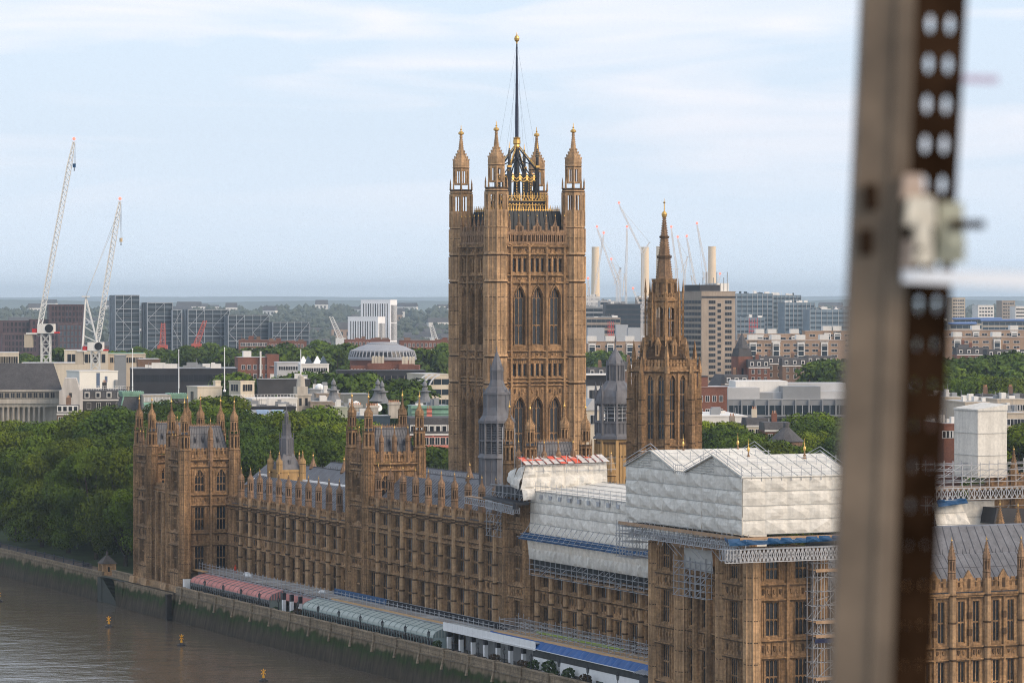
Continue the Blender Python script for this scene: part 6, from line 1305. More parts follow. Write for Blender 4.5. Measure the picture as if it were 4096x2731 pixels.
for a in ((2988, 3075, 1672, 880, 'pale rendered house with tall chimney by the trees', CREAM), (3060, 3165, 1690, 860, 'brick house with slate roof and white windows by the trees', BRICK), (2895, 2990, 1700, 880, 'flat dull roofed house half hidden by trees', CONC)): terrace(*a, rows=2, grp='old houses behind the sheeted pavilion', dorm=False, roofh=2)
ct = thing('conical_roof', 'slate conical roof over a glazed drum behind the sheeted pavilion', 'roof', (P(3145, 1770, 840).x, 840, CZ)); b = MB(); b.frus(12, 0, 0, 4.2, 4.2, 0, 26); b.build('drum', [BRICKB], ct); b = MB(); b.frus(12, 0, 0, 4.6, .8, 26, 29.4); b.frus(8, 0, 0, .8, .8, 29.4, 30.6); b.build('roof', [SLROOF], ct)
gp_ = pthing('gothic_parapet', 'stone gothic wall top with pinnacles behind the sheeted pavilion', 'palace wing', 188, 92)
b = MB(); b.box(0, 6, 0, 16, 0, 27.5); b.T = fN(6); battlement(b, 0, 16, 27.5, 2.2, 1.1); b.T = None; b.build('wall', [STONE, STONED], gp_)
for y in (.5, 5.5, 9.2, 15.2): turret(gp_, (6, y, 24), 'gpar', [('shaft', .8, 5), ('band', .85, .3), ('spire', (.85, .1), 4.2), ('fin', .15, .9)], [STONE, STONED], name='pinnacle')
gp2 = pthing('gothic_pinnacle', 'tall crocketed stone pinnacle left of the post behind the sheeted pavilion', 'pinnacle', 208, 104); turret(gp2, (0, 0, 8), 'bigpin', [('shaft', 1.6, 16), ('band', 1.7, .4), ('spire', (1.7, .7), 5), ('band', .9, .3), ('spire', (.8, .1), 5), ('fin', .2, 1.8)], [STONE, STONED], name='pinnacle')
# ---- white wrapped tower and its gantry at the right edge
wb = Bld('wrapped_stack', 'tall plain white wrapped box standing on a scaffold gantry at the right', 'scaffold shelter', 3838, 3911, 4036, 1642, 590, 24.7, SHEET, base=29.0, plain=True)
def wbf(b, s):
    b.box(0, s.wr, 0, s.wl, 0, s.h, 0); b.hexa([(-.1, -.1, s.h), (s.wr+.1, -.1, s.h), (s.wr+.1, s.wl+.1, s.h), (-.1, s.wl+.1, s.h)], [(-.1, -.1, s.h+.2), (s.wr+.1, -.1, s.h+1.0), (s.wr+.1, s.wl+.1, s.h+1.2), (-.1, s.wl+.1, s.h+.3)], 0)
    for z in (s.h*.33, s.h*.66, s.h-.1): b.beam((0, -.06, z), (s.wr, -.06, z), .09, 1); b.beam((-.06, 0, z), (-.06, s.wl, z), .09, 1)
wb.add('sheeting', [SHEET, SEAM], wbf)
gt = thing('scaffold_gantry', 'tube gantry with sheeted bays under the white wrapped box at right', 'scaffold', (P(3780, 1900, 584).x, 584, 0), YAW)
b = MB(); tubes(b, -2, 20, 0, 6, 27.5, 31.5, 1.9, 1.0, .09, True); ladder_beam(b, (-2, -.4, 25.5), (20, -.4, 25.5), 2.0, 1.1, .12, True); tubes(b, -3, 3, 1, 4, 12, 26, 1.5, 1.5, .09, True); ladder_beam(b, (2, -2, 17.2), (9, -2, 17.2), .7, .7, .1); tubes(b, 10, 20, 3, 5, 10, 24, 1.8, 1.8, .08, True); b.build('tubes', [TUBE], gt)
b = MB(); sheet(b, (-2, -1, 19.6), (5.6, -1, 19.0), (-2, 1, 25), (3.6, 1, 25.4), (0, -1, .2), 2.6, 2.2, .3, 51); sheet(b, (11.5, -1, 11), (20, -1, 11), (11.5, -1, 20.5), (20, -1, 21), (0, -1, 0), 3, 3, .25, 52); sheet(b, (5, 3, 14), (12, 3, 14), (5, 3, 25), (12, 3, 25), (0, -1, 0), 3, 3, .3, 53); b.build('sheeting', [SHEET, SEAM], gt)
b = MB(); sheet(b, (-2, -1.1, 24.4), (4, -1.1, 24.9), (-2, -.2, 25.6), (4, -.2, 25.8), (0, -1, .4), 2, .8, .3, 54, False); b.build('blue_netting', [BLUE], gt)
b = MB(); b.hexa([(9, -1.5, 21.2), (20, -1.5, 20.8), (20, 6, 20.8), (9, 6, 21.2)], [(9.6, -1.5, 24), (20, -1.5, 23.2), (20, 6, 23.2), (9.6, 6, 24)]); b.box(8.8, 20, -1.7, -1.5, 20.6, 21.0, 1); b.box(-2, 20, -.3, 6, 27.2, 27.5, 2); b.build('deck', [DKROOF, WHITE, BOARD], gt)
sb = pthing('stone_balustrade', 'low ochre stone parapet with arcade below the gantry at right', 'parapet', 248, 62); b = MB(fN(0)); b.box(0, 14, -3, 0, 0, 16.5); battlement(b, 0, 14, 16.5, 2.6, .7); b.build('wall', [M('ochre_stone', (.42, .27, .12)), STONED], sb)
for px, py, D, h, lab in ((4000, 1885, 572, 9, 'slender crocketed stone pinnacle beside the dark turret at right'), (4072, 1870, 568, 10, 'slender crocketed stone pinnacle in the right corner before white sheet')):
    p = P(px, py, D); q = thing('gothic_pinnacle', lab, 'pinnacle', (p.x, D, 8)); turret(q, (0, 0, 0), 'rpin', [('shaft', .9, 13), ('band', 1, .3), ('spire', (1.0, .1), 3.6), ('fin', .14, 1.8)], [STONE, STONED], name='pinnacle')
for l, r, y, D, lab in ((3780, 3860, 1592, 1000, 'grey glazed low office right of the post above the white box'), (3860, 3960, 1612, 960, 'flat pale roofed workshop behind the white wrapped box'), (3990, 4110, 1600, 980, 'flat roofed pale building at the right edge'), (3775, 3850, 1700, 800, 'brick house with white trim left of the white wrapped box'), (4030, 4110, 1655, 900, 'grey roofed low building right of the white wrapped box')):
    B_ = Bld('low_building', lab, 'building', l, l, r, y, D, 8, BRICK if 'brick' in lab else CONCL, dep=22); B_.wins('R', 5, [B_.h-3], 1.8, 1.6); B_.clutter(7, l)
for l, r, y, D, lab in ((3925, 3992, 1577, 1060, 'brown pitched roof house behind the white wrapped box'), (4010, 4110, 1575, 1080, 'brown pitched roof hall at the right edge under the trees')): terrace(l, r, y, D, lab, BRICKB, rows=1, dorm=False, roofh=5, grp='brown roofed halls')
# ---- large ribbed dome
D0 = 1330; dm = thing('domed_hall', 'round brick hall with big ribbed lead dome and ring of windows', 'domed hall', (P(1524, 1480, D0).x, D0+14, CZ)); dm.scale = (.44, .44, 1); k = D0/F
def zd(py): return CAMH-(py-HY)*k-CZ
b = MB(); b.lathe([(29.5, 0), (29.5, zd(1440))], 40); b.box(-27, 34, -34, 10, 0, zd(1462)); b.box(-12, 9, -36, -20, 0, zd(1452)); b.box(16, 30, -37, -20, 0, zd(1455)); b.build('wall', [BRICK], dm)
b = MB(); b.lathe([(31, zd(1441)), (31.2, zd(1434)), (30.4, zd(1430)), (28.6, zd(1408)), (28.9, zd(1404)), (21, zd(1388)), (14, zd(1379)), (13.6, zd(1374)), (11, zd(1372)), (10.8, zd(1370)), (.1, zd(1369))], 48); b.build('dome', [M('dome_lead', (.30, .31, .335), .12, .1, .6, streak=.1)], dm)
b = MB()
for i in range(48):
    a = 2*PI*i/48+.065; c_, s_ = math.cos(a), math.sin(a)
    b.beam((28.9*c_, 28.9*s_, zd(1404)), (14*c_, 14*s_, zd(1379)), .22); b.beam((30.6*c_, 30.6*s_, zd(1430)), (28.9*c_, 28.9*s_, zd(1407)), .85)
b.build('ribs', [M('rib_lead', (.40, .41, .43), .1)], dm)
w = MB(); w.hexa([(29.4, -1.25, zd(1427)), (30.62, -1.25, zd(1427)), (30.62, 1.25, zd(1427)), (29.4, 1.25, zd(1427))], [(28, -1.2, zd(1409)), (29.0, -1.2, zd(1409)), (29.0, 1.2, zd(1409)), (28, 1.2, zd(1409))]); we = w.mesh('window', [DKGL])
for i in range(48): put('window', we, dm, (0, 0, 0), 2*PI*(i+.5)/48+.065)
w = MB(); w.box(13.2, 14.1, -.35, .35, zd(1384)+.1, zd(1379)-.2); we = w.mesh('vent', [BLACK])
for i in range(18): put('vent', we, dm, (0, 0, 0), -PI/2+(i-8.5)*.11)
me = bwin(1.4, 2.6)
for i in range(20): x = -26+i*2.9; put('window', me, dm, (x, -34, zd(1462)-4))
b = MB(); b.box(-1.2, 1.2, -1, 1, 0, 2.6); b.frus(8, 0, 0, 1.2, .9, 2.6, 3.0); cme = b.mesh('vent_stack', [CREAM])
for x in (-7, -4.2, -1.4, 1.6): put('vent_stack', cme, dm, (x, -33, zd(1454)))
for x in (20, 23, 26.2, 29): put('vent_stack', cme, dm, (x, -34, zd(1456)))
# ---- specific roofs of the middle left
def pole(name, lab, px, y0, y1, D, r=.16, grp=None, base=None):
    a, b_ = P(px, y0, D), P(px, y1, D); b = MB(); b.frus(8, 0, 0, r, r*.55, 0, b_.z-a.z); b.frus(8, 0, 0, r*2.4, r*2, -.3, .3); b.frus(8, 0, 0, r*1.1, r*.4, b_.z-a.z, b_.z-a.z+.4)
    o = b.build(name, [WHITE], None, (a.x, D, a.z)); return tag(o, lab, 'flagpole', grp)
# classical stone building
D = 1020; B_ = Bld('stone_building', 'big classical stone building with steep dark roof and colonnade at the left', 'office building', -120, -120, 236, 1562, D, 9, PORT, dep=26, plain=True); h = B_.h; Lw = B_.wr
b = MB(); b.box(0, Lw, 1.2, 26, 0, h); b.box(0, Lw, 0, 26, 0, h-9.5); b.box(-.3, Lw+.3, -.9, 2, h-4.0, h-2.6); b.box(-.1, Lw+.1, -.5, 2, h-5.0, h-4.0); b.box(-.3, Lw+.4, .4, 2, h-.4, h+.15); b.build('wall', [PORT], B_.t)
b = MB(); b.hexa([(-.5, .6, h), (Lw+.5, .6, h), (Lw+.5, 26, h), (-.5, 26, h)], [(-.5, 9, h+8), (Lw-2, 9, h+8), (Lw-2, 15, h+8), (-.5, 15, h+8)]); b.build('roof', [M('dark_slate', (.075, .072, .075), .25, .4, .85, grain=.3)], B_.t)
b = MB(); b.lathe([(.5, 0), (.5, .2), (.42, .4), (.36, 4.5), (.48, 4.7), (.5, 5)], 10); ce = b.mesh('column', [PORT])
for i in range(16): put('column', ce, B_.t, (Lw-5-i*1.55, -.05, h-10.0))
B_.wins('R', 14, [h-2.3], 1.2, 1.6, fr=PORT); me = bwin(1.3, 2.2, PORT)
put('window', me, B_.t, (Lw-2.6, 0, h-13))
B_ = Bld('stone_gable', 'pale stone tapered gable end with one small window beside the classical building', 'building', 236, 237, 326, 1562, 1012, 6, PORT, dep=12, plain=True); h = B_.h; L2 = B_.wr
B_.add('wall', [M('bright_portland', (.55, .51, .47), .12, .2, .85, streak=.2)], lambda b, s: [b.box(0, L2, 0, 12, 0, h), b.hexa([(.6, 0, h), (L2-.6, 0, h), (L2-.6, 12, h), (.6, 12, h)], [(1.6, 0, h+3.7), (L2-1.8, 0, h+3.7), (L2-1.8, 12, h+3.7), (1.6, 12, h+3.7)]), b.box(2.2, 2.3, -.04, 0, h-3.5, h+2), b.box(L2-2.6, L2-2.5, -.04, 0, h-3.5, h+2)])
B_.wins('R', 1, [h-2], .8, 1.3, fr=PORT, bars=0)
B_ = terrace(228, 312, 1622, 985, 'small dark roofed lodge with white sash windows among the treetops at left', BRICKB, rows=1, n=4, roofh=2.4, grp=None)
B_ = Bld('plant_room', 'white rooftop box with blue door stripes right of the pale gable', 'building', 277, 318, 463, 1488, 1090, 24.7, M('bright_white_render', (.74, .72, .66), .06, .1, .8), dep=14, roof=GREYL); B_.add('doors', [M('blue_door', (.10, .14, .22), .1), GREYC], lambda b, s: [b.box(s.wr*.44, s.wr*.53, -.06, 0, s.h-5, s.h-.3), b.box(s.wr*.66, s.wr*.73, -.06, 0, s.h-3.3, s.h-1.4), b.box(s.wr*.92, s.wr*.98, -.8, 0, s.h-5, s.h-2.6, 1)])
B_ = terrace(326, 500, 1560, 1040, 'dark mansard block with white dormers below the white rooftop box', DKROOF, rows=1, n=4, roofh=3, grp=None, cat='office building', dep=16)
B_.add('railing', [WHITE], lambda b, s: [b.beam((0, .2, s.h+z), (s.wr, .2, s.h+z), .08) for z in (.6, 1.2)]+[b.beam((s.wr*i/18, .2, s.h), (s.wr*i/18, .2, s.h+1.2), .08) for i in range(19)])
for l, r, y, lab in ((490, 572, 1570, 'green copper topped mansard nearest the dark mansard block'), (678, 752, 1578, 'green copper topped mansard left of the beige lift box'), (818, 930, 1602, 'broad green copper topped mansard with copper ribs')):
    B_ = Bld('copper_mansard', lab, 'roof pavilion', l, l, r, y, 990, 14, DKROOF, dep=9, plain=True, group='copper topped mansards')
    B_.add('wall', [PORT], lambda b, s: b.box(-.6, s.wr+.6, -.6, 9.6, 0, s.h-6)); B_.add('roof', [SLROOF, COPPER], lambda b, s: [b.hexa([(-1, -1, s.h-6), (s.wr+1, -1, s.h-6), (s.wr+1, 10, s.h-6), (-1, 10, s.h-6)], [(.4, .4, s.h-1.2), (s.wr-.4, .4, s.h-1.2), (s.wr-.4, 8.6, s.h-1.2), (.4, 8.6, s.h-1.2)], 0)]+[b.box(.2-q*.15, s.wr-.2+q*.15, .2-q*.15, 8.8, s.h-1.2+q*.5, s.h-.7+q*.5, 1) for q in range(3)]+[b.beam(p, q, .3, 1) for p, q in (((-1, -1, s.h-6), (.4, .4, s.h-1)), ((s.wr+1, -1, s.h-6), (s.wr-.4, .4, s.h-1)))])
    B_.add('roof_railing', [BLACK], lambda b, s: [b.beam((.5+(s.wr-1)*i/9, 1, s.h+.3), (.5+(s.wr-1)*i/9, 1, s.h+1.7), .12) for i in range(10)]+[b.beam((.5, 1, s.h+1.7), (s.wr-.5, 1, s.h+1.7), .1)])
pole('flagpole', 'white flagpole on the green copper mansard nearest the dark mansard block', 530, 1568, 1398, 994, .2, 'white flagpoles'); pole('flagpole', 'white flagpole on the middle green copper mansard', 715, 1575, 1402, 994, .2, 'white flagpoles'); pole('flagpole', 'white flagpole left of the beige box with corner windows', 898, 1562, 1394, 985, .2, 'white flagpoles')
B_ = Bld('gallery_building', 'white glazed roof gallery with scalloped green awning between copper mansards', 'building', 572, 574, 680, 1584, 985, 12, PORT, dep=8); B_.bands('R', [B_.h-1.6], 1.3, GREYL, 1.0, WHITE); B_.wins('R', 5, [B_.h-6.3], 1.5, 2.6)
B_.add('awning', [COPPER], lambda b, s: [b.hexa([(s.wr*i/6, -1.2, s.h-3.0), (s.wr*(i+1)/6, -1.2, s.h-3.0), (s.wr*(i+1)/6, 0, s.h-2.2), (s.wr*i/6, 0, s.h-2.2)], [(s.wr*i/6, -1.2, s.h-2.5), (s.wr*(i+1)/6, -1.2, s.h-2.5), (s.wr*(i+1)/6, 0, s.h-1.8), (s.wr*i/6, 0, s.h-1.8)]) for i in range(6)])
B_ = Bld('dark_office', 'long low dark clad office block behind the flagpoles', 'office block', 512, 520, 946, 1478, 1260, 6, DARKB, dep=28, roof=GREYC); B_.bands('R', [B_.h-4.6], 2.6, DKGL, 1.8, BLACK); B_.clutter(16, 3)
for l, c, r, y, D, m, lab in ((250, 258, 430, 1404, 1320, CREAM, 'beige columned attic behind the second big crane'), (-30, -28, 72, 1414, 1300, CREAM, 'beige columned attic at the left edge'), (84, 88, 335, 1456, 1230, CREAM, 'plain beige parapet wall below the first big crane'), (425, 430, 580, 1418, 1340, CONCL, 'pale building with light green roof right of the second crane'), (545, 552, 640, 1440, 1300, BRICKB, 'brown brick gable left of the middle flagpole')):
    B_ = Bld('attic_storey', lab, 'building', l, c, r, y, D, 8, m, dep=20, roof=COPPER if 'green' in lab else GREYL)
    if 'columned' in lab: B_.wins('R', 9, [B_.h-4.6], 1.5, 3.4, fr=CREAM, bars=0)
    if 'green' in lab: B_.wins('R', 9, [B_.h-3.2], 1.2, 2, fr=CONCL)
B_ = Bld('grey_tank_house', 'dark grey ribbed plant box right of the second crane', 'plant room', 455, 457, 504, 1424, 1200, 6, GREYC, dep=6)
B_ = Bld('lift_house', 'plain beige lift box with chimney right of the middle flagpole', 'plant room', 742, 790, 884, 1550, 965, 24.7, CREAM, dep=9, roof=GREYL); B_.add('chimney', [CREAM], lambda b, s: [b.box(s.wr*.78, s.wr, 1, 3, s.h, s.h+2), b.box(s.wr*.76, s.wr+.1, .9, 3.1, s.h+1.5, s.h+1.8)]); B_.wins('L', 1, [B_.h-4.2], 2.6, 3, fr=CREAM)
B_ = Bld('lift_house', 'beige box with dark corner windows above the white roof plant', 'plant room', 911, 962, 1014, 1528, 960, 42, CREAM, roof=BRICKB); B_.wins('L', 1, [B_.h-2.6], 3.4, 1.9, fr=CREAM, bars=2); B_.wins('R', 1, [B_.h-2.6], 3.4, 1.9, fr=CREAM, bars=3)
B_ = Bld('roof_plant_house', 'long white rooftop plant house with railings above the glass vault', 'plant room', 968, 1010, 1185, 1598, 945, 18, WHR, dep=8, roof=WHR); B_.bands('R', [B_.h-2.4], 1.3, GREYL, 1.0, WHITE); B_.add('railing', [WHITE], lambda b, s: [b.beam((-6, .2, s.h+z), (s.wr, .2, s.h+z), .09) for z in (.7, 1.4)]+[b.beam((-6+(s.wr+6)*i/20, .2, s.h), (-6+(s.wr+6)*i/20, .2, s.h+1.4), .09) for i in range(21)])
B_ = Bld('dark_roofs', 'dark stepped roof decks with pipes above the glass vault', 'building', 880, 885, 1180, 1632, 925, 10, DARKB, dep=16, roof=DKROOF); B_.clutter(16, 9)
# glazed vault
vt = thing('glass_vault', 'grey barrel vault roof with blue skylights behind the twin towered pavilion', 'vaulted roof', (P(1010, 1700, 880).x, 880, CZ), math.radians(12))
b = MB(); R_ = 5.6; zc_ = CAMH-(1716-HY)*880/F-CZ
n = 10
for i in range(n):
    a0, a1 = PI*i/n, PI*(i+1)/n
    b.hexa([(-8.5, -R_*math.cos(a0), zc_+R_*math.sin(a0)*.9), (8.5, -R_*math.cos(a0), zc_+R_*math.sin(a0)*.9), (8.5, -R_*math.cos(a1), zc_+R_*math.sin(a1)*.9), (-8.5, -R_*math.cos(a1), zc_+R_*math.sin(a1)*.9)], [(-8.5, -(R_-.3)*math.cos(a0), zc_+(R_-.3)*math.sin(a0)*.9), (8.5, -(R_-.3)*math.cos(a0), zc_+(R_-.3)*math.sin(a0)*.9), (8.5, -(R_-.3)*math.cos(a1), zc_+(R_-.3)*math.sin(a1)*.9), (-8.5, -(R_-.3)*math.cos(a1), zc_+(R_-.3)*math.sin(a1)*.9)])
b.box(-8.6, 8.6, -5.7, 5.7, 0, zc_); b.build('vault', [GREYC], vt)
sk = MB()
for a0, a1 in ((.9, 1.2), (1.2, 1.5)): sk.quad((-1.6, -5.68*math.cos(a0), zc_+5.68*math.sin(a0)*.9), (1.6, -5.68*math.cos(a0), zc_+5.68*math.sin(a0)*.9), (1.6, -5.68*math.cos(a1), zc_+5.68*math.sin(a1)*.9), (-1.6, -5.68*math.cos(a1), zc_+5.68*math.sin(a1)*.9))
sk.box(-.06, .06, -4.6, -4.4, zc_+3, zc_+3.4, 1)
ske = sk.mesh('skylight', [M('sky_glass', (.16, .24, .36), .3, .4, .12, spec=.7), WHITE])
for x in (-6.4, -2.4, 2.4, 6.4): put('skylight', ske, vt, (x, 0, 0))
# little stone turret with flagpole, radome, cupolas
p = P(1203, 1630, 960); tt = thing('stone_turret', 'small stepped stone turret with white mast above the white roofs', 'turret', (p.x, 960, CZ), .4); zt_ = p.z-CZ
b = MB(); b.box(-2.2, 2.2, -2.2, 2.2, 0, zt_+3.6); b.box(-2.5, 2.5, -2.5, 2.5, zt_+3.4, zt_+3.9); b.box(-1.6, 1.6, -1.6, 1.6, zt_+3.9, zt_+6); b.frus(8, 0, 0, 1.3, 1.1, zt_+6, zt_+8.2); b.lathe([(.9, zt_+8.2), (.8, zt_+8.9), (.2, zt_+9.5)], 8); b.build('wall', [PORT], tt); me = bwin(.8, 2.2, PORT, bars=0)
for x in (-.9, .9): put('window', me, tt, (x, -2.2, zt_+.6)); put('window', me, tt, (-2.2, x, zt_+.6), -PI/2)
b = MB(); b.frus(8, 0, 0, .18, .1, zt_+9.3, zt_+16.6); b.build('mast', [WHITE], tt)
p = P(1277, 1556, 1000); rd = thing('radome', 'white radome dome on a grey rooftop plinth', 'radome', (p.x, 1000, p.z)); b = MB(); b.lathe([(1.25*math.cos(a)*1.0 if a > -.5 else .9, 1.25*math.sin(a)+.4) for a in [-.4+i*.19 for i in range(10)]]+[(.02, 1.66)], 18); b.build('dome', [M('radome_white', (.86, .86, .85), .02, 1, .4)], rd)
for l, r, y, D, m, lab in ((1237, 1322, 1560, 1004, GREYC, 'dark grey plinth box under the white radome'), (1354, 1476, 1580, 985, M('grey_green_box', (.17, .185, .18), .1), 'long grey green plant box between the lead cupolas'), (1262, 1360, 1577, 980, CONC, 'brown rooftop wall below the radome'), (1325, 1420, 1632, 950, M('pale_green_steel', (.38, .40, .30), .1), 'pale green stepped roof screen below the grey box'), (1240, 1330, 1610, 955, CONC, 'old brown chimney wall right of the stone turret'), (1400, 1560, 1668, 920, BGLASS2, 'low glazed roof behind the square tower'), (1030, 1240, 1520, 1120, DKROOF, 'dark flat roofs behind the white roof plant')):
    B_ = Bld('rooftop_block', lab, 'plant room', l, l+2, r, y, D, 8, m, dep=8); B_.clutter(4, l) if 'grey green' not in lab else None
cu = thing('lead_cupola', 'grey lead cupola with ball finial left of the long grey box', 'cupola', (P(1334, 1600, 970).x, 970, P(1334, 1608, 970).z), 0, 'grey lead cupolas')
b = MB(); b.lathe([(3.0, 0), (2.0, .8), (1.3, 2.0), (1.1, 3.2), (1.9, 3.3), (1.9, 3.6), (.9, 3.7), (.7, 4.6)], 12); b.build('roof', [CPOST], cu); b = MB(); b.lathe([(.3, 4.6), (.75, 5.1), (.65, 5.8), (.25, 6.4), (.05, 6.9)], 10); b.build('finial', [CPOST], cu)
for px, py, lab in ((1511, 1604, 'grey lead cupola, taller of the close pair right of the grey box'), (1528, 1612, 'grey lead cupola, nearer of the close pair right of the grey box'), (1699, 1610, 'grey lead cupola on the green copper roof')): dup(cu, P(px, py, 965), .3, lab, .95)
st_ = thing('chimney_stack', 'broad pale chimney stack with satellite dish behind the square tower turrets', 'chimney stack', (P(1420, 1670, 930).x, 930, P(1420, 1690, 930).z), .3, 'pale chimney stacks')
b = MB(); b.box(-1.7, 1.7, -.7, .7, 0, 4.6); b.box(-1.95, 1.95, -.95, .95, 4.2, 4.9); b.build('stack', [PORT], st_); b = MB()
for i in range(6): b.frus(8, -1.5+i*.6, 0, .22, .18, 4.9, 5.5)
b.build('chimney_pots', [M('chimney_pot', (.42, .22, .13))], st_)
dup(st_, P(1487, 1692, 930), .3, 'second pale chimney stack with pots, nearer the great tower'); dup(st_, P(1575, 1672, 925), .3, 'third pale chimney stack striped by red brick below', .9)
for px, py, lab in ((1424, 1622, 'white satellite dish on the first pale chimney stack'), (1510, 1632, 'tilted white satellite dish by the second chimney stack')):
    b = MB(); b.lathe([(.05, .0), (.7, .15), (1.15, .5), (1.2, .55)], 16); o = b.build('satellite_dish', [WHITE], None, P(px, py, 935)); o.rotation_euler = (1.1, 0, .5); tag(o, lab, 'satellite dish')
B_ = Bld('copper_roof_house', 'building with pale green copper roof edge left of the great tower', 'building', 1646, 1650, 1800, 1628, 930, 8, COPPER, dep=12, roof=GREYC); B_.add('cornice', [COPPER], lambda b, s: [b.box(-.5, s.wr+.5, -.6, 0, s.h-.4, s.h+.3), b.box(-.3, s.wr, -.3, 0, s.h-1.8, s.h-1.2)]); B_.clutter(5, 12)
B_ = terrace(1640, 1815, 1672, 880, 'red and white banded brick house with dark roof left of the great tower', M('banded_brick', (.30, .10, .075), .15, .3, .85, bricks=(40, 1.1, .28, 2.2)), rows=2, n=7, roofh=4.2, grp=None, cat='house', dep=18)
B_ = Bld('arched_office', 'office with curved steel glass arcs beside the great tower', 'office building', 1672, 1700, 1800, 1500, 1180, 20, CREAM, dep=20); B_.bands('R', [B_.h-3.4-3.6*i for i in range(4)], 2.0, BGLASS, 2.5, CREAM)
B_.add('glass_arcs', [STEELW], lambda b, s: [b.beam((-5+q*2.2+5.5*(1-math.cos(a0)), -1.5, s.h-12+12*math.sin(a0)), (-5+q*2.2+5.5*(1-math.cos(a1)), -1.5, s.h-12+12*math.sin(a1)), .45) for q in range(3) for a0, a1 in [(PI/2*i/8, PI/2*(i+1)/8) for i in range(8)]])
B_ = Bld('dark_office', 'dark low office in front of the ribbed dome', 'office block', 1345, 1350, 1700, 1486, 1250, 5, DARKB, dep=16, roof=DKROOF); B_.bands('R', [B_.h-3.6, B_.h-7], 2, DKGL, 2.4, CONC)
B_ = Bld('school_building', 'red brick building with round window and white flue left of the trees', 'school', 948, 952, 1110, 1432, 1480, 10, BRICK, dep=16); B_.wins('R', 6, [B_.h-5, B_.h-9], 1.4, 2); B_.add('tower', [BRICK, WHR], lambda b, s: [b.box(s.wr*.72, s.wr*1.02, -1, 8, 0, s.h+1.6), b.frus(14, s.wr*.87, -1.05, 1.3, 1.3, s.h-3.6, s.h-3.5, m=1), b.box(s.wr*.8, s.wr*.95, -1.1, -1, s.h-10, s.h-7, 1), b.box(s.wr*.54, s.wr*.58, -1.2, -.2, s.h-8, s.h+3, 1), b.box(s.wr*.15, s.wr*.35, 3, 9, s.h, s.h+3, 1)])
for l, r, y, D, lab, m in ((1108, 1215, 1452, 1440, 'long grey metal roofed shed right of the school tower', GREYL), (1205, 1315, 1458, 1400, 'white roofed building with pyramid skylights right of the school', WHR), (1230, 1340, 1500, 1320, 'dark brick row with white windows under the pyramid skylights', BRICKB)):
    B_ = Bld('low_building', lab, 'building', l, l, r, y, D, 8, m, dep=18, roof=m); B_.wins('R', 7, [B_.h-3], 1.4, 1.6)
    if 'pyramid' in lab and m == WHR: B_.add('skylights', [WHITE, BGLASS2], lambda b, s: [b.frus(4, s.wr*f, 6, 2.6, .3, s.h, s.h+3.4, .8, i % 2) for i, f in enumerate((.12, .3, .62, .84))])
for l, r, y, D, lab in ((955, 1075, 1362, 1950, 'long red brick mansion block left of the trees below the glass blocks'), (1060, 1225, 1368, 1980, 'red brick mansion block between the lowest glass block and trees'), (1600, 1810, 1364, 1900, 'long red brick mansion block right of the ribbed dome'), (1380, 1560, 1360, 2000, 'red brick mansion block behind the ribbed dome')):
    B_ = Bld('mansion_block', lab, 'apartment block', l, l, r, y, D, 5, BRICK, dep=14, group='red brick mansion blocks', roof=BRICKB); B_.wins('R', 11, [B_.h-3.2-3.4*i for i in range(3)], 1.1, 1.9); B_.clutter(6, l, [BRICK, BRICKB])
# ---- generic streets between
R5 = random.Random(17)
temps = []
for i, (wall, lab) in enumerate(((BRICKB, 'brown brick'), (BRICK, 'red brick'), (CONCL, 'pale rendered'), (WHR, 'white'))):
    t = thing('town_house', '%s flat fronted town building with slate roof in the streets of the middle distance' % lab, 'town building', (0, 1400, CZ), .2, '%s town buildings' % lab)
    b = MB(); b.box(-9, 9, 0, 11, 0, 11); b.box(-9.2, 9.2, -.2, 0, 10.6, 11.1, 1); b.build('wall', [wall, WHR], t)
    b = MB(); b.hexa([(-9.3, -.3, 11), (9.3, -.3, 11), (9.3, 11.3, 11), (-9.3, 11.3, 11)], [(-8.6, 4 if i < 3 else .4, 14.6 if i < 3 else 11.6), (8.6, 4 if i < 3 else .4, 14.6 if i < 3 else 11.6), (8.6, 7 if i < 3 else 10.6, 14.6 if i < 3 else 11.6), (-8.6, 7 if i < 3 else 10.6, 14.6 if i < 3 else 11.6)]); b.build('roof', [SLROOF if i < 2 else GREYL], t)
    b = MB(); b.box(-6, -4.4, 5, 6, 11, 16.2); b.box(4.6, 6, 5, 6, 11, 16.2); b.build('chimney', [wall], t)
    me = bwin(1.2, 1.8)
    for z in (2.4, 5.4, 8.3):
        for k in range(5): put('window', me, t, (-7+k*3.5, 0, z))
    temps.append(t)
SM = []
for wall, rf in ((BRICKB, SLROOF), (BRICK, SLROOF), (CONCL, GREYL), (WHR, GREYL)):
    b = MB(); b.box(-9, 9, 0, 11, 0, 11, 0); b.hexa([(-9.3, -.3, 11), (9.3, -.3, 11), (9.3, 11.3, 11), (-9.3, 11.3, 11)], [(-8.6, 3, 13.6), (8.6, 3, 13.6), (8.6, 8, 13.6), (-8.6, 8, 13.6)], 1); b.box(-6, -4.6, 5, 6, 11, 16, 0); b.box(4.6, 6, 5, 6, 11, 16, 0)
    for z in (2.4, 5.4, 8.3):
        for k in range(5): b.box(-7.7+k*3.5, -6.3+k*3.5, -.06, 0, z, z+1.8, 2); b.box(-7.8+k*3.5, -6.2+k*3.5, -.04, 0, z-.12, z+1.92, 3)
    SM.append(b.mesh('town_house', [wall, rf, DKGL, WHITE]))
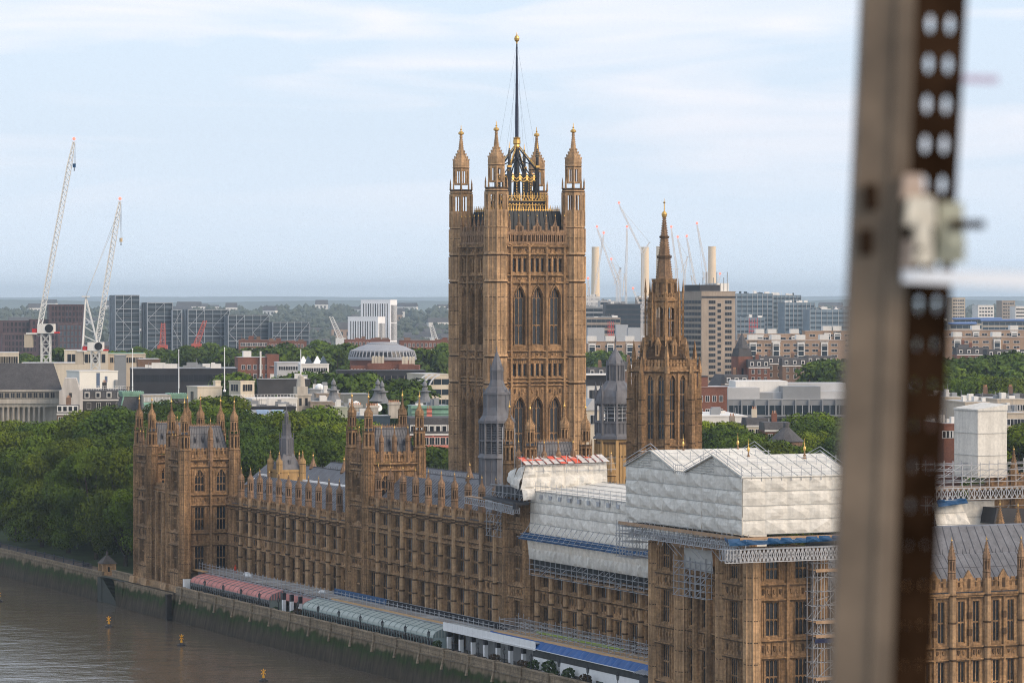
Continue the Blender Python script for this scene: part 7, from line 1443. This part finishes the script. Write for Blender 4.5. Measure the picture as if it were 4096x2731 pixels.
for n in range(230):
    D = 1380+(n/230)**1.2*1600; px = R5.uniform(-40, 4140); k = R5.choice((0, 0, 1, 1, 2, 2, 3)); t = temps[k]
    if 3400 < px < 3740 or 2700 < px < 2950: continue
    loc = ((px-CX)/F*D, D, CZ); s_ = R5.uniform(.8, 1.3)
    if n < 16 and temps[n % 4].location.x == 0: temps[n % 4].location = loc; temps[n % 4].rotation_euler = (0, 0, R5.uniform(-.4, .6)); continue
    if D < 1700: dup(t, loc, R5.uniform(-.5, .7), None, (s_, s_, R5.uniform(.75, 1.2)))
    else: tag(put('town_house', SM[k], None, loc, R5.uniform(-.5, .7), (s_*1.2, s_, R5.uniform(.8, 1.5))), t['label'], t['category'], t['group'])
# far suburbs: small houses, too small to show their parts
b = MB(); b.box(-6, 6, 0, 9, 0, 7, 0); b.hexa([(-6.3, -.3, 7), (6.3, -.3, 7), (6.3, 9.3, 7), (-6.3, 9.3, 7)], [(-6, 4.3, 10.5), (6, 4.3, 10.5), (6, 4.7, 10.5), (-6, 4.7, 10.5)], 1)
for i in range(3): b.box(-4.6+i*3.6, -3+i*3.6, -.06, 0, 4, 5.8, 2)
FH = [b.mesh('distant_house', [m, SLROOF, DKGL]) for m in (BRICK, BRICKP, WHR)]
lb = ('red brick house roof among far suburban trees', 'pale brick house roof among far suburban trees', 'white house among far suburban trees')
for n in range(190):
    D = 2700+R5.random()**1.2*2700; px = R5.uniform(-30, 4130); k = R5.choice((0, 0, 1, 1, 2)); gz = CZ+max(0, (D-4500)*.012)
    if n < 110: px = R5.choice((R5.uniform(1000, 1450), R5.uniform(1580, 1810), R5.uniform(2940, 3350), R5.uniform(3780, 4100)))
    tag(put('distant_house', FH[k], None, ((px-CX)/F*D, D, gz), R5.uniform(-.6, .6), (R5.uniform(1, 2.6), 1.2, R5.uniform(1, 1.5))), lb[k], 'house', ('far red brick houses', 'far pale brick houses', 'far white houses')[k])
# ---- cranes
RLAMP = M('red_lamp', (.9, .15, .1), .02, 1, .4, emit=((1.0, .20, .14), .8)); CRW = M('crane_white', (.66, .66, .64), .08, 1, .5); CRR = M('crane_red', (.45, .10, .07), .15, 1, .5)
def crane(name, lab, D, mast, yb, yt, tip, w=2.0, jw=1.5, mt=None, aframe=None, hook=None, lamp=True, grp=None, foot=None, bar=.22, lampr=.7):
    mt = mt or CRW; k = D/F; A, Tp = P(mast, yb, D), P(mast, yt, D); J = P(tip[0], tip[1], D); Ft = P(foot[0], foot[1], D) if foot else Tp
    t = thing(name, lab, 'crane', (A.x, D, A.z), 0, grp); o = Vector((A.x, D, A.z)); H = Tp.z-A.z; h = w/2
    b = MB(); n = max(2, int(H/w)); C4 = ((-h, -h), (h, -h), (h, h), (-h, h))
    for x, y in C4: b.beam((x, y, 0), (x, y, H), bar*1.2)
    for j in range(n):
        z0, z1 = H*j/n, H*(j+1)/n
        for q in range(4):
            a, c = C4[q], C4[(q+1) % 4]; b.beam(a+(z0,), c+(z1,), bar*.7); b.beam(c+(z0,), a+(z1,), bar*.7); b.beam(a+(z1,), c+(z1,), bar*.7)
    b.build('mast', [mt], t)
    b = MB(); f0, f1 = Ft-o, J-o; d = (f1-f0); L = d.length; ux = Vector((-d.z, 0, d.x)).normalized(); uy = Vector((0, 1, 0)); m = max(4, int(L/(jw*1.1)))
    def cor(f, q):
        ww = jw/2*(min(1, f*8+.35) if f < .1 else (1 if f < .88 else 1-(f-.88)*5)); return f0+d*f+ux*ww*(1, 1, -1)[q]*(1 if q < 2 else 1)+uy*ww*(1, -1, 0)[q]
    for q in range(3):
        for j in range(m): b.beam(cor(j/m, q), cor((j+1)/m, q), bar)
    for j in range(m):
        for q in range(3): b.beam(cor(j/m, q), cor((j+1)/m, (q+1) % 3), bar*.6); b.beam(cor(j/m, q), cor(j/m, (q+1) % 3), bar*.55)
    jb = b.build('jib', [mt], t)
    if lamp: g = MB(); g.lathe([(lampr*math.cos(a), lampr*math.sin(a)) for a in (-1.5, -.8, 0, .8, 1.5)], 8); g.build('lamp', [RLAMP], jb, tuple(f1+Vector((0, 0, lampr+.4))))
    c = MB(); tz = f0.z if foot else H
    if aframe:
        a = P(aframe[0], aframe[1], D)-o
        for s in (-h*.8, h*.8):
            c.beam((h, s, H), a+Vector((0, s*.4, 0)), bar*1.6); c.beam((-w*1.6, s, H+.2), a+Vector((0, s*.4, 0)), bar*1.6)
            for q in range(6): f = q/6; c.beam(Vector((h, s, H)).lerp(a, f), Vector((-w*1.6, s, H)).lerp(a, f+.12), bar*.8)
        c.beam(a, f0+d*.92+ux*.3, bar*.45); c.beam(a, f0+d*.92-ux*.3, bar*.45); c.box(a.x-1.2, a.x+1.2, -1.2, 1.2, a.z-.2, a.z+.2)
    c.build('a_frame', [mt], t) if c.f else None
    if w > 1.9:
        e = MB(); e.box(-w*.9, w*1.0, -w*.75, w*.75, H+.1, H+w*1.1, 0); e.box(-w*2.2, -w*.9, -w*.7, w*.7, H-.2, H+.3, 0); e.box(-w*1.5, -w*.9, -w*.6, w*.6, H+.3, H+1.6, 1); e.box(w*.9, w*1.6, -w*.5, w*.1, H+.1, H+.6, 1)
        e.T = lambda x, y, z: (x, -z, y); e.frus(16, w*.45, H+w*.6, w*.48, w*.48, w*.7, w*.80, m=2); e.T = None; e.build('machinery_deck', [WHR, M('red_paint', (.50, .03, .03), .1, 1, .5), BLACK], t)
        e = MB(); e.box(-w*2.4, -w*1.5, -w*.6, w*.6, H-w*1.6, H-.2, 0); e.build('counterweight', [CONCL], t)
    if hook:
        hp = P(hook[0], hook[1], D)-o; e = MB(); e.beam(f1, hp, .10); e.beam(f1+Vector((.35, 0, 0)), hp+Vector((.35, 0, 0)), .08); e.build('hoist_rope', [GREYC], t)
        e = MB(); e.frus(8, hp.x, hp.y, .5, .55, hp.z-1.3, hp.z, m=0); e.frus(6, hp.x, hp.y, .2, .1, hp.z-2.4, hp.z-1.3, m=1); e.build('hook_block', [BLUE if hook[0] < 350 else M('buff_paint', (.55, .42, .26), .1), BLACK], t)
    return t
crane('tower_crane', 'tallest white luffing crane with near upright jib at the left', 1120, 184, 1462, 1334, (296, 567), 2.9, 1.5, None, None, (297, 655), True, None, (152, 1345), .26, .55)
crane('tower_crane', 'second white luffing crane with tilted a-frame and long rope at the left', 1120, 382, 1478, 1404, (480, 806), 2.7, 1.5, None, (343, 1186), (484, 952), True, None, (386, 1392), .26, .55)
b = MB(); pp = P(150, 1300, 1118); 
for (ma, yb, yt, tip, foot, lab, af) in ((2376, 1275, 1180, (2415, 938), None, 'site crane leaning right before the left cream chimney', None), (2468, 1240, 1140, (2388, 913), None, 'site crane leaning far left between two cream chimneys', (2480, 1073)), (2504, 1300, 1185, (2508, 913), None, 'site crane with nearly vertical jib left of the middle chimney', (2497, 1096)), (2572, 1240, 1016, (2476, 818), None, 'site crane with the longest left leaning jib beside the middle chimney', (2598, 970)),
        (2568, 1362, 1236, (2532, 1160), None, 'low white site crane with short jib in front of the middle chimney', (2588, 1185)), (2706, 1210, 1076, (2685, 914), None, 'slim site crane just right of the stone spire', (2711, 1075)), (2737, 1200, 1092, (2711, 954), None, 'site crane leaning left above the concrete tower, second right of the spire', (2750, 1027)), (2783, 1200, 1140, (2747, 951), None, 'site crane leaning left, third right of the spire', (2764, 1103)), (2826, 1200, 1088, (2788, 900), None, 'site crane leaning left against the right cream chimney', (2813, 1118)),
        (2480, 1230, 1130, (2445, 1043), None, 'short site crane between the left chimneys with red lamp', (2484, 1073)), (2358, 1260, 1190, (2352, 1120), None, 'small site crane at the edge of the great tower', (2356, 1150)), (2868, 1180, 1150, (2880, 1101), None, 'small site crane right of the right cream chimney', None)):
    crane('site_crane', lab, 3000, ma, yb, yt, tip, 1.8, 1.3, M('far_crane_white', (.70, .68, .66), .05, 1, .6), af, None, True, 'cranes at the power station', foot, .32, 1.15)
for (x0, y0, x1, y1, D, m, lab) in ((1362, 1352, 1324, 1266, 2100, CRW, 'white lattice jib leaning left before the white slabs'), (1740, 1356, 1722, 1290, 2100, CRW, 'thin white lattice jib near the great tower'), (786, 1374, 820, 1282, 2050, CRR, 'red lattice jib leaning right in front of the broad glass block'), (650, 1380, 652, 1292, 2050, CRR, 'upright red lattice mast in front of a braced glass block')):
    A, T2 = P(x0, y0, D), P(x1, y1, D); t = thing('crane_jib', lab, 'crane', (A.x, D, A.z)); b = MB(); d = T2-A; n = 9; wv = 1.7
    for s in (-1, 1): b.beam((s*wv, 0, 0), d+Vector((s*wv*.6, 0, 0)), .4); b.beam((s*wv, 2, 0), d+Vector((s*wv*.6, 2, 0)), .3)
    for i in range(n): b.beam(d*(i/n)+Vector((-wv*(1-.4*i/n), 0, 0)), d*((i+1)/n)+Vector((wv*(1-.4*i/n), 0, 0)), .28); b.beam(d*((i+1)/n)+Vector((-wv*(1-.4*i/n), 0, 0)), d*(i/n)+Vector((wv*(1-.4*i/n), 0, 0)), .28)
    b.build('lattice', [m], t); b = MB(); b.box(-3, 3, -1, 3, -A.z+CZ, 0); b.build('body', [m], t)

for n in range(100):
    D = 4400+R5.random()*3400; px = R5.uniform(-30, 4130); k = R5.choice((1, 2, 2)); gz = CZ+max(0, (D-4500)*.011)+2
    tag(put('distant_house', FH[k], None, ((px-CX)/F*D, D, gz), R5.uniform(-.5, .5), (R5.uniform(1.2, 4.5), 1.5, R5.uniform(1.2, 3.0))), lb[k], 'house', ('far red brick houses', 'far pale brick houses', 'far white houses')[k])
# ================================================================ trees
def leafmat(name, c, var=.45):
    m = M(name, c, var, .22, .75, grain=.30, spec=.06, tint=(1.25, 1.15, .8)); t = m.node_tree; b = t.nodes['Principled BSDF']; src = b.inputs['Base Color'].links[0].from_socket
    oi = t.nodes.new('ShaderNodeObjectInfo'); mr_ = t.nodes.new('ShaderNodeMapRange'); mr_.inputs[3].default_value = .72; mr_.inputs[4].default_value = 1.3; t.links.new(oi.outputs['Random'], mr_.inputs[0])
    sc2 = t.nodes.new('ShaderNodeVectorMath'); sc2.operation = 'SCALE'; t.links.new(src, sc2.inputs[0]); t.links.new(mr_.outputs[0], sc2.inputs['Scale']); t.links.new(sc2.outputs[0], b.inputs['Base Color']); return m
LEAF = [leafmat('plane_leaf', (.076, .122, .014)), leafmat('dark_leaf', (.048, .084, .015)), leafmat('mid_leaf', (.058, .098, .020)), leafmat('yellow_leaf', (.10, .142, .016))]
BARK = M('bark', (.055, .042, .03), .3, 1, .9)
def tree_meshes(seed, R, H, th, nl, ls, lobes, mat):
    """trunk with limbs, and a crown of leaf sprays gathered in many uneven clumps"""
    r = random.Random(seed); tr = MB(); tr.frus(8, 0, 0, .045*H*.5, .03*H*.5, 0, th, 0)
    L = []
    for i in range(lobes):
        a = r.uniform(0, 6.283); f = r.random(); zz = th*.9+(H-th)*(.06+.80*f); rr = R*(.35+.65*math.sin(PI*min(1, .18+f*.78)))*r.uniform(.35, .92)
        L.append((rr*math.cos(a), rr*math.sin(a), zz, R*r.uniform(.24, .40)))
    L.append((0, 0, H-R*.34, R*.34))
    for (x, y, z, q) in L[::3]: tr.beam((0, 0, th*.8), (x*.8, y*.8, z), .035*R, 0, .015*R)
    cr = MB()
    for i in range(nl):
        x, y, z, q = L[r.randrange(len(L))]
        v = Vector((r.gauss(0, 1), r.gauss(0, 1), r.gauss(.55, 1))).normalized(); d = q*(.66+.34*r.random())
        p = Vector((x, y, z))+Vector((v.x*d, v.y*d, v.z*d*.66)); nrm = (v+Vector((r.gauss(0, .4), r.gauss(0, .4), r.gauss(.2, .4)))).normalized()
        a = nrm.orthogonal().normalized(); a = (Matrix.Rotation(r.uniform(0, 6.283), 3, nrm) @ a); c = nrm.cross(a); s = ls*r.uniform(.6, 1.35); s2 = s*r.uniform(.5, .9)
        k = cr.pts((p-a*s, p-c*s2-nrm*s*.2, p+a*s, p+c*s2-nrm*s*.15)); cr.face((k, k+1, k+2)); cr.face((k, k+2, k+3))
    return tr.mesh('trunk', [BARK]), cr.mesh('crown', [mat])
def tree(name, lab, loc, ms, s=1.0, grp=None, rot=0.0, sz=None):
    t = thing(name, lab, 'tree', loc, rot, grp); t.scale = (s, s, sz or s); put('trunk', ms[0], t); put('crown', ms[1], t); return t
BIG = [tree_meshes(1, 10, 21, 2.2, 27000, .25, 36, LEAF[0]), tree_meshes(2, 10, 21, 2, 27000, .25, 34, LEAF[3]), tree_meshes(3, 10, 21, 2, 27000, .25, 36, LEAF[1])]
MID = [tree_meshes(4, 8, 17, 4, 4200, .5, 34, LEAF[0]), tree_meshes(5, 8, 17, 4, 4200, .5, 34, LEAF[1]), tree_meshes(6, 7, 18, 4, 4200, .5, 30, LEAF[2])]
FAR = [tree_meshes(7, 8, 15, 3, 800, 1.1, 16, LEAF[1]), tree_meshes(8, 9, 14, 2, 800, 1.1, 14, LEAF[2]), tree_meshes(9, 7, 17, 3, 700, 1.1, 14, LEAF[0])]
R6 = random.Random(23)
# the garden planes by the river
G = 'plane trees in the riverside garden'
for i, (u, v, s, k, lab) in enumerate(((-22, 13, 1.22, 0, 'big round plane tree right behind the stone kiosk'), (-44, 12, 1.28, 1, 'largest light green plane tree overhanging the garden wall'), (-66, 12, 1.25, 0, 'broad plane tree, second from the kiosk along the wall'), (-88, 12, 1.3, 1, 'pale green plane tree near the left edge of the wall'), (-110, 12, 1.3, 0, 'plane tree at the left edge over the river wall'), (-132, 12, 1.3, 1, 'plane tree cut by the left border along the wall'),
        (-20, 32, 1.3, 2, 'dark plane tree behind the kiosk trees beside the twin towered pavilion'), (-46, 34, 1.45, 2, 'dark plane tree in the second garden row'), (-74, 36, 1.5, 0, 'dark plane tree in the second garden row, nearer the left edge'),
        (-5, 22, .85, 2, 'small dark tree hugging the wall of the twin towered pavilion'))):
    tree('plane_tree', lab, W(u, v, -1), BIG[k], s, G, i*1.3, s*(1.08 if v < 20 else 1.16))
def row(lab, grp, pts, ms, s=1.0):
    for i, (px, py, D, q) in enumerate(pts):
        p = P(px, py, D); H = 20.0*q if ms is BIG else 17.0*q; z = CZ; k = i % 3
        sc_ = max(.45, (p.z-CZ)/(20.0 if ms is BIG else 16.5))
        tree('street_tree', lab, (p.x, D, CZ), ms[k], sc_*R6.uniform(.95, 1.05), grp, R6.uniform(0, 6), None)
row('tall plane tree of the back garden row below the classical building', 'back row of garden trees', ((-60, 1690, 930, 0), (40, 1690, 925, 0), (140, 1695, 910, 0), (262, 1668, 890, 0), (370, 1616, 872, 0), (470, 1614, 858, 0), (230, 1710, 870, 0), (110, 1725, 890, 0)), BIG)
row('green tree showing between the turrets of the twin towered pavilion', 'trees behind the twin towered pavilion', ((580, 1672, 830, 0), (660, 1668, 838, 0), (740, 1622, 850, 0), (815, 1600, 860, 0), (885, 1602, 862, 0), (940, 1660, 840, 0)), BIG)
row('leafy green tree in the belt behind the lower wing and stepped spire', 'trees behind the lower wing', ((960, 1655, 840, 1.25), (1010, 1640, 860, 1.3), (1060, 1690, 815, 1.2), (1120, 1640, 850, 1.35), (1175, 1650, 840, 1.3), (1230, 1625, 860, 1.35), (1290, 1630, 850, 1.35), (1345, 1660, 830, 1.25), (1400, 1700, 820, 1.2), (1270, 1700, 800, 1.15), (1150, 1720, 800, 1.15), (1020, 1720, 805, 1.1), (1210, 1760, 790, 1.05), (1330, 1740, 800, 1.1)), BIG)
row('leafy tree between the square tower and the great tower', 'trees left of the great tower', ((1700, 1790, 850, 1.0), (1745, 1795, 845, .9), (1650, 1760, 870, 1.0), (1440, 1700, 880, 1.05)), MID)
row('tree in the dark belt in front of the dark office and ribbed dome', 'trees before the ribbed dome', ((935, 1470, 1180, 2.0), (985, 1490, 1170, 1.9), (1040, 1510, 1130, 1.8), (1160, 1500, 1160, 1.9), (1215, 1490, 1180, 1.95), (1290, 1510, 1130, 1.8), (1340, 1500, 1150, 1.85), (1420, 1505, 1120, 1.75), (1470, 1490, 1160, 1.85), (1540, 1520, 1090, 1.75), (1590, 1525, 1080, 1.8), (1640, 1545, 1060, 1.55), (1380, 1500, 1170, 1.9), (1100, 1510, 1150, 1.8)), MID)
row('tree in the long green line below the braced glass blocks', 'trees below the glass blocks', [(480+i*33+R6.uniform(-12, 12), 1395, 1650+R6.uniform(-90, 120), R6.uniform(1.9, 2.4)) for i in range(22)], MID)
row('tree left of the ribbed dome in the middle distance', 'trees beside the ribbed dome', [(1230+i*24, 1385, 1560+R6.uniform(-70, 70), R6.uniform(1.9, 2.5)) for i in range(7)], MID)
row('tree right of the ribbed dome against the great tower', 'trees right of the ribbed dome', [(1640+i*28, 1400, 1530+R6.uniform(-60, 90), R6.uniform(1.9, 2.3)) for i in range(7)], MID)
row('tree at the foot of the maroon blocks near the left cranes', 'trees below the maroon blocks', [(20+i*44, 1410, 1650+R6.uniform(-60, 90), R6.uniform(1.7, 2.1)) for i in range(10)], MID)
row('green tree between the brick houses and white sheeted pavilion', 'trees behind the sheeted pavilion', ((2840, 1740, 850, 1.15), (2890, 1700, 860, 1.25), (2950, 1720, 840, 1.2), (3000, 1745, 820, 1.1), (3060, 1770, 800, 1.05), (3200, 1690, 860, 1.3), (3270, 1660, 880, 1.45), (3330, 1640, 890, 1.5), (3390, 1680, 880, 1.4), (3110, 1765, 815, 1.0), (3230, 1740, 850, 1.2), (3350, 1740, 840, 1.3)), BIG)
row('tree by the brick estate left of the spired tower', 'trees left of the spired tower', ((2395, 1400, 1750, 1.9), (2420, 1405, 1740, 1.8), (2440, 1410, 1730, 1.8)), MID)
row('dark tree mass left of the foreground post above the modern office', 'trees left of the post', ((3310, 1450, 1330, 1.9), (3350, 1440, 1330, 2.1), (3390, 1440, 1320, 2.1), (3420, 1450, 1300, 2.0)), MID)
row('large park tree right of the foreground post', 'park trees right of the post', [(3760+i*36, 1435+R6.uniform(-8, 8), 1300+R6.uniform(-40, 60), R6.uniform(2.0, 2.4)) for i in range(11)]+[(3790+i*45, 1500, 1210+R6.uniform(-20, 20), R6.uniform(1.5, 1.8)) for i in range(7)], MID)
row('bright green round tree in front of the park trees', 'bright trees right of the post', ((3925, 1500, 1130, 1.55), (4015, 1518, 1120, 1.5)), BIG)
row('tree at the right border behind the white wrapped box', 'trees at the right border', ((4075, 1690, 800, 1.3), (4100, 1700, 780, 1.25)), BIG)
pb = pthing('garden_tree', 'bright green treetop at the bottom edge below the dim stone front', 'tree', 283, 29, -9); pb.scale = (.62, .62, .52); put('trunk', BIG[1][0], pb); put('crown', BIG[1][1], pb)
dd = dup(pb, W(285, 40, -9), 1.0, 'lower green treetop at the bottom edge, right of the brighter one', (.55, .55, .44))
# scattered town trees
for n in range(85):
    D = 1500+(n/130)**1.4*2300; px = R6.uniform(-20, 4120)
    if 3420 < px < 3720 or (2700 < px < 2950 and D < 1600): continue
    tree('town_tree', 'green tree among the streets of the middle distance', ((px-CX)/F*D, D, CZ), MID[n % 3] if D < 2000 else FAR[n % 3], R6.uniform(.8, 1.3), 'town trees', R6.uniform(0, 6))
# the wooded suburbs beyond: one mass
r = random.Random(77); fw = MB()
for n in range(2100):
    D = 3100+r.random()**.75*4400; px = r.uniform(-60, 4160); gz = CZ+max(0, (D-4500)*.011); x0 = (px-CX)/F*D; q = r.uniform(6, 12)*(1+D/9000); hh = r.uniform(10, 18)*(.8 if D < 4500 else 1.1)
    for _ in range(5):
        a = r.uniform(0, 6.28); x, y, z = x0+r.uniform(-.6, .6)*q, D+r.uniform(-.6, .6)*q, gz+hh*r.uniform(.45, .95); s = q*r.uniform(.35, .6)
        k = fw.pts([(x+s*math.cos(a+i*1.2566)*r.uniform(.7, 1.1), y+s*math.sin(a+i*1.2566), z-s*.3*r.uniform(.4, 1)) for i in range(5)]+[(x, y, z+s*.55), (x, y, gz)])
        for i in range(5): fw.face((k+i, k+(i+1) % 5, k+5)); fw.face((k+(i+1) % 5, k+i, k+6))
o = fw.build('distant_woods', [M('distant_leaf', (.060, .074, .052), .5, .02, .9)]); o['kind'] = 'stuff'; o['label'] = 'wooded suburbs fading towards the horizon'; o['category'] = 'woods'
# ================================================================ the post close to the camera
PD = 4.8
pt = thing('steel_post', 'out of focus slotted steel post with bolted clamp and white arm close to the camera', 'steel post', (P(3565, 1365, PD).x, PD, P(3565, 1365, PD).z))
STA = M('weathered_steel', (.118, .086, .058), .45, 5, .6, streak=.2); STB = M('rusty_steel', (.017, .0095, .0055), .7, 7, 1.0, spec=.0)
k = PD/F; th_ = -.0445
def lp_(s, d, h):                                   # s across, d towards us, h along the post
    return (s+h*(.048-.013*(s-x0)/wA), -d, h)
hh = 1365*k+.35; wA = 226*k; wB = 196*k
b = MB(lp_); x0 = -176*k
b.box(x0, x0+wA, -.004, .004, -hh, hh); b.box(x0, x0+.012, -.06, -.004, -hh, hh, 0); b.box(x0+wA-.03, x0+wA-.012, .004, .010, -hh, hh); b.build('front_flange', [STA], pt)
b = MB(); pitch = 161*k; cw = wB/2; n = int(2*hh/pitch); xb = x0+wA
def lq(s, d, h): return (xb+s+h*(.035+.019*s/wB), -d+.004+s*.55, h)
b.T = lq
for i in range(n+1):
    z0 = -hh+i*pitch
    for c in (0, 1):
        sx, ex = c*cw, (c+1)*cw; cx_, cz_ = (sx+ex)/2+(.004 if c == 0 else -.004), z0+pitch/2; rx, rz = ((13*k, 35*k) if z0 > 0 else (9*k, 24*k) if z0 > -.30 else (5*k, 9*k)); m = 16
        oc = [(cx_+rx*math.cos(2*PI*(q+.5)/m), cz_+rz*math.sin(2*PI*(q+.5)/m)) for q in range(m)]
        def sq(q):
            a = 2*PI*(q+.5)/m; u, v = math.cos(a), math.sin(a); f = 1/max(abs(u), abs(v)); return ((sx+ex)/2+u*f*cw/2, cz_+v*f*pitch/2)
        os_ = [sq(q) for q in range(m)]
        for q in range(m):
            q2 = (q+1) % m
            for dd_ in (0, -.006): b.quad((oc[q][0], dd_, oc[q][1]), (oc[q2][0], dd_, oc[q2][1]), (os_[q2][0], dd_, os_[q2][1]), (os_[q][0], dd_, os_[q][1]))
            b.quad((oc[q][0], 0, oc[q][1]), (oc[q2][0], 0, oc[q2][1]), (oc[q2][0], -.006, oc[q2][1]), (oc[q][0], -.006, oc[q][1]))
        for cs in ((sx, z0), (ex, z0), (ex, z0+pitch), (sx, z0+pitch)):     # square corners
            near = sorted(range(m), key=lambda q: (os_[q][0]-cs[0])**2+(os_[q][1]-cs[1])**2)[:2]
            b.tri((cs[0], 0, cs[1]), (os_[near[0]][0], 0, os_[near[0]][1]), (os_[near[1]][0], 0, os_[near[1]][1]))
b.build('slotted_flange', [STB], pt)
def rel(px, py): p = P(px, py, PD)-Vector(pt.location); return p.x, p.z
CLM = M('cream_plastic', (.55, .49, .39), .25, 20, .5); GRM = M('grey_green_metal', (.27, .26, .19), .3, 20, .5)
b = MB()
def blk(xa, ya, xb_, yb_, d0, d1, m=0):
    (xa, za), (xb_, zb) = rel(xa, ya), rel(xb_, yb_); b.hexa([(xa, -d0, zb), (xb_, -d0, zb), (xb_, -d1, zb), (xa, -d1, zb)], [(xa+.004, -d0, za), (xb_-.003, -d0, za), (xb_-.003, -d1, za), (xa+.004, -d1, za)], m)
blk(3610, 790, 3730, 905, .0, .045); blk(3640, 880, 3715, 1060, .0, .05); blk(3598, 700, 3690, 800, .0, .03, 3); blk(3735, 810, 3850, 1050, -.05, .03, 1); blk(3600, 960, 3650, 1090, 0, .03, 3); blk(3770, 930, 3850, 1000, .0, .04, 1)
b.build('clamp', [CLM, GRM, STB, M('pinkish_plastic', (.36, .27, .21), .2)], pt)
b = MB(); (xa, za), (xb_, zb) = rel(3600, 1105), rel(4300, 1128); b.T = lambda x, y, z: (z, x, y)
b.T = None; b.beam((xa, -.03, za), (xb_, -.02, zb), .017, 0, .026); b.build('arm', [M('white_arm', (.62, .62, .63), .06, 5, .4)], pt)
b = MB()
for px, py, r_ in ((3895, 900, 14), (3600, 925, 16), (3660, 1000, 12), (3655, 1065, 14)):
    x, z = rel(px, py); b.lathe([(r_*k, 0), (r_*k, .01), (r_*k*.6, .018)], 8)
    for j in range(len(b.v)-24, len(b.v)): vx, vy, vz = b.v[j]; b.v[j] = (vx+x, -.05-vz, vy+z)
x, z = rel(3870, 900); b.beam((x-.03, -.03, z), (x+.02, -.03, z), .012)
for px, py in ((3480, 790), (3462, 970)): x, z = rel(px, py); b.box(x-.008, x+.008, -.02, -.004, z-.018, z+.018)
b.build('bolts', [STB], pt)
b = MB(); (xa, za) = rel(3860, 312); (xb_, zb) = rel(4000, 316); b.beam((xa, .02, za), (xb_, .02, zb), .011); b.build('thin_rod', [M('mauve_rod', (.42, .36, .44), .1, 5, .5)], pt)
# ================================================================ haze
HZ = bpy.data.materials.new('haze'); HZ.use_nodes = True; t = HZ.node_tree; t.nodes.clear(); o_ = t.nodes.new('ShaderNodeOutputMaterial'); v_ = t.nodes.new('ShaderNodeVolumePrincipled')
v_.inputs['Color'].default_value = (.70, .86, 1.0, 1); v_.inputs['Density'].default_value = 5.4e-5; v_.inputs['Anisotropy'].default_value = .1
t.links.new(v_.outputs[0], o_.inputs['Volume'])
b = MB(); b.box(-12000, 12000, -1500, 33000, -9, 190); h = b.build('haze', [HZ]); h['kind'] = 'stuff'; h['label'] = 'pale blue summer haze over the whole city'; h['category'] = 'haze'
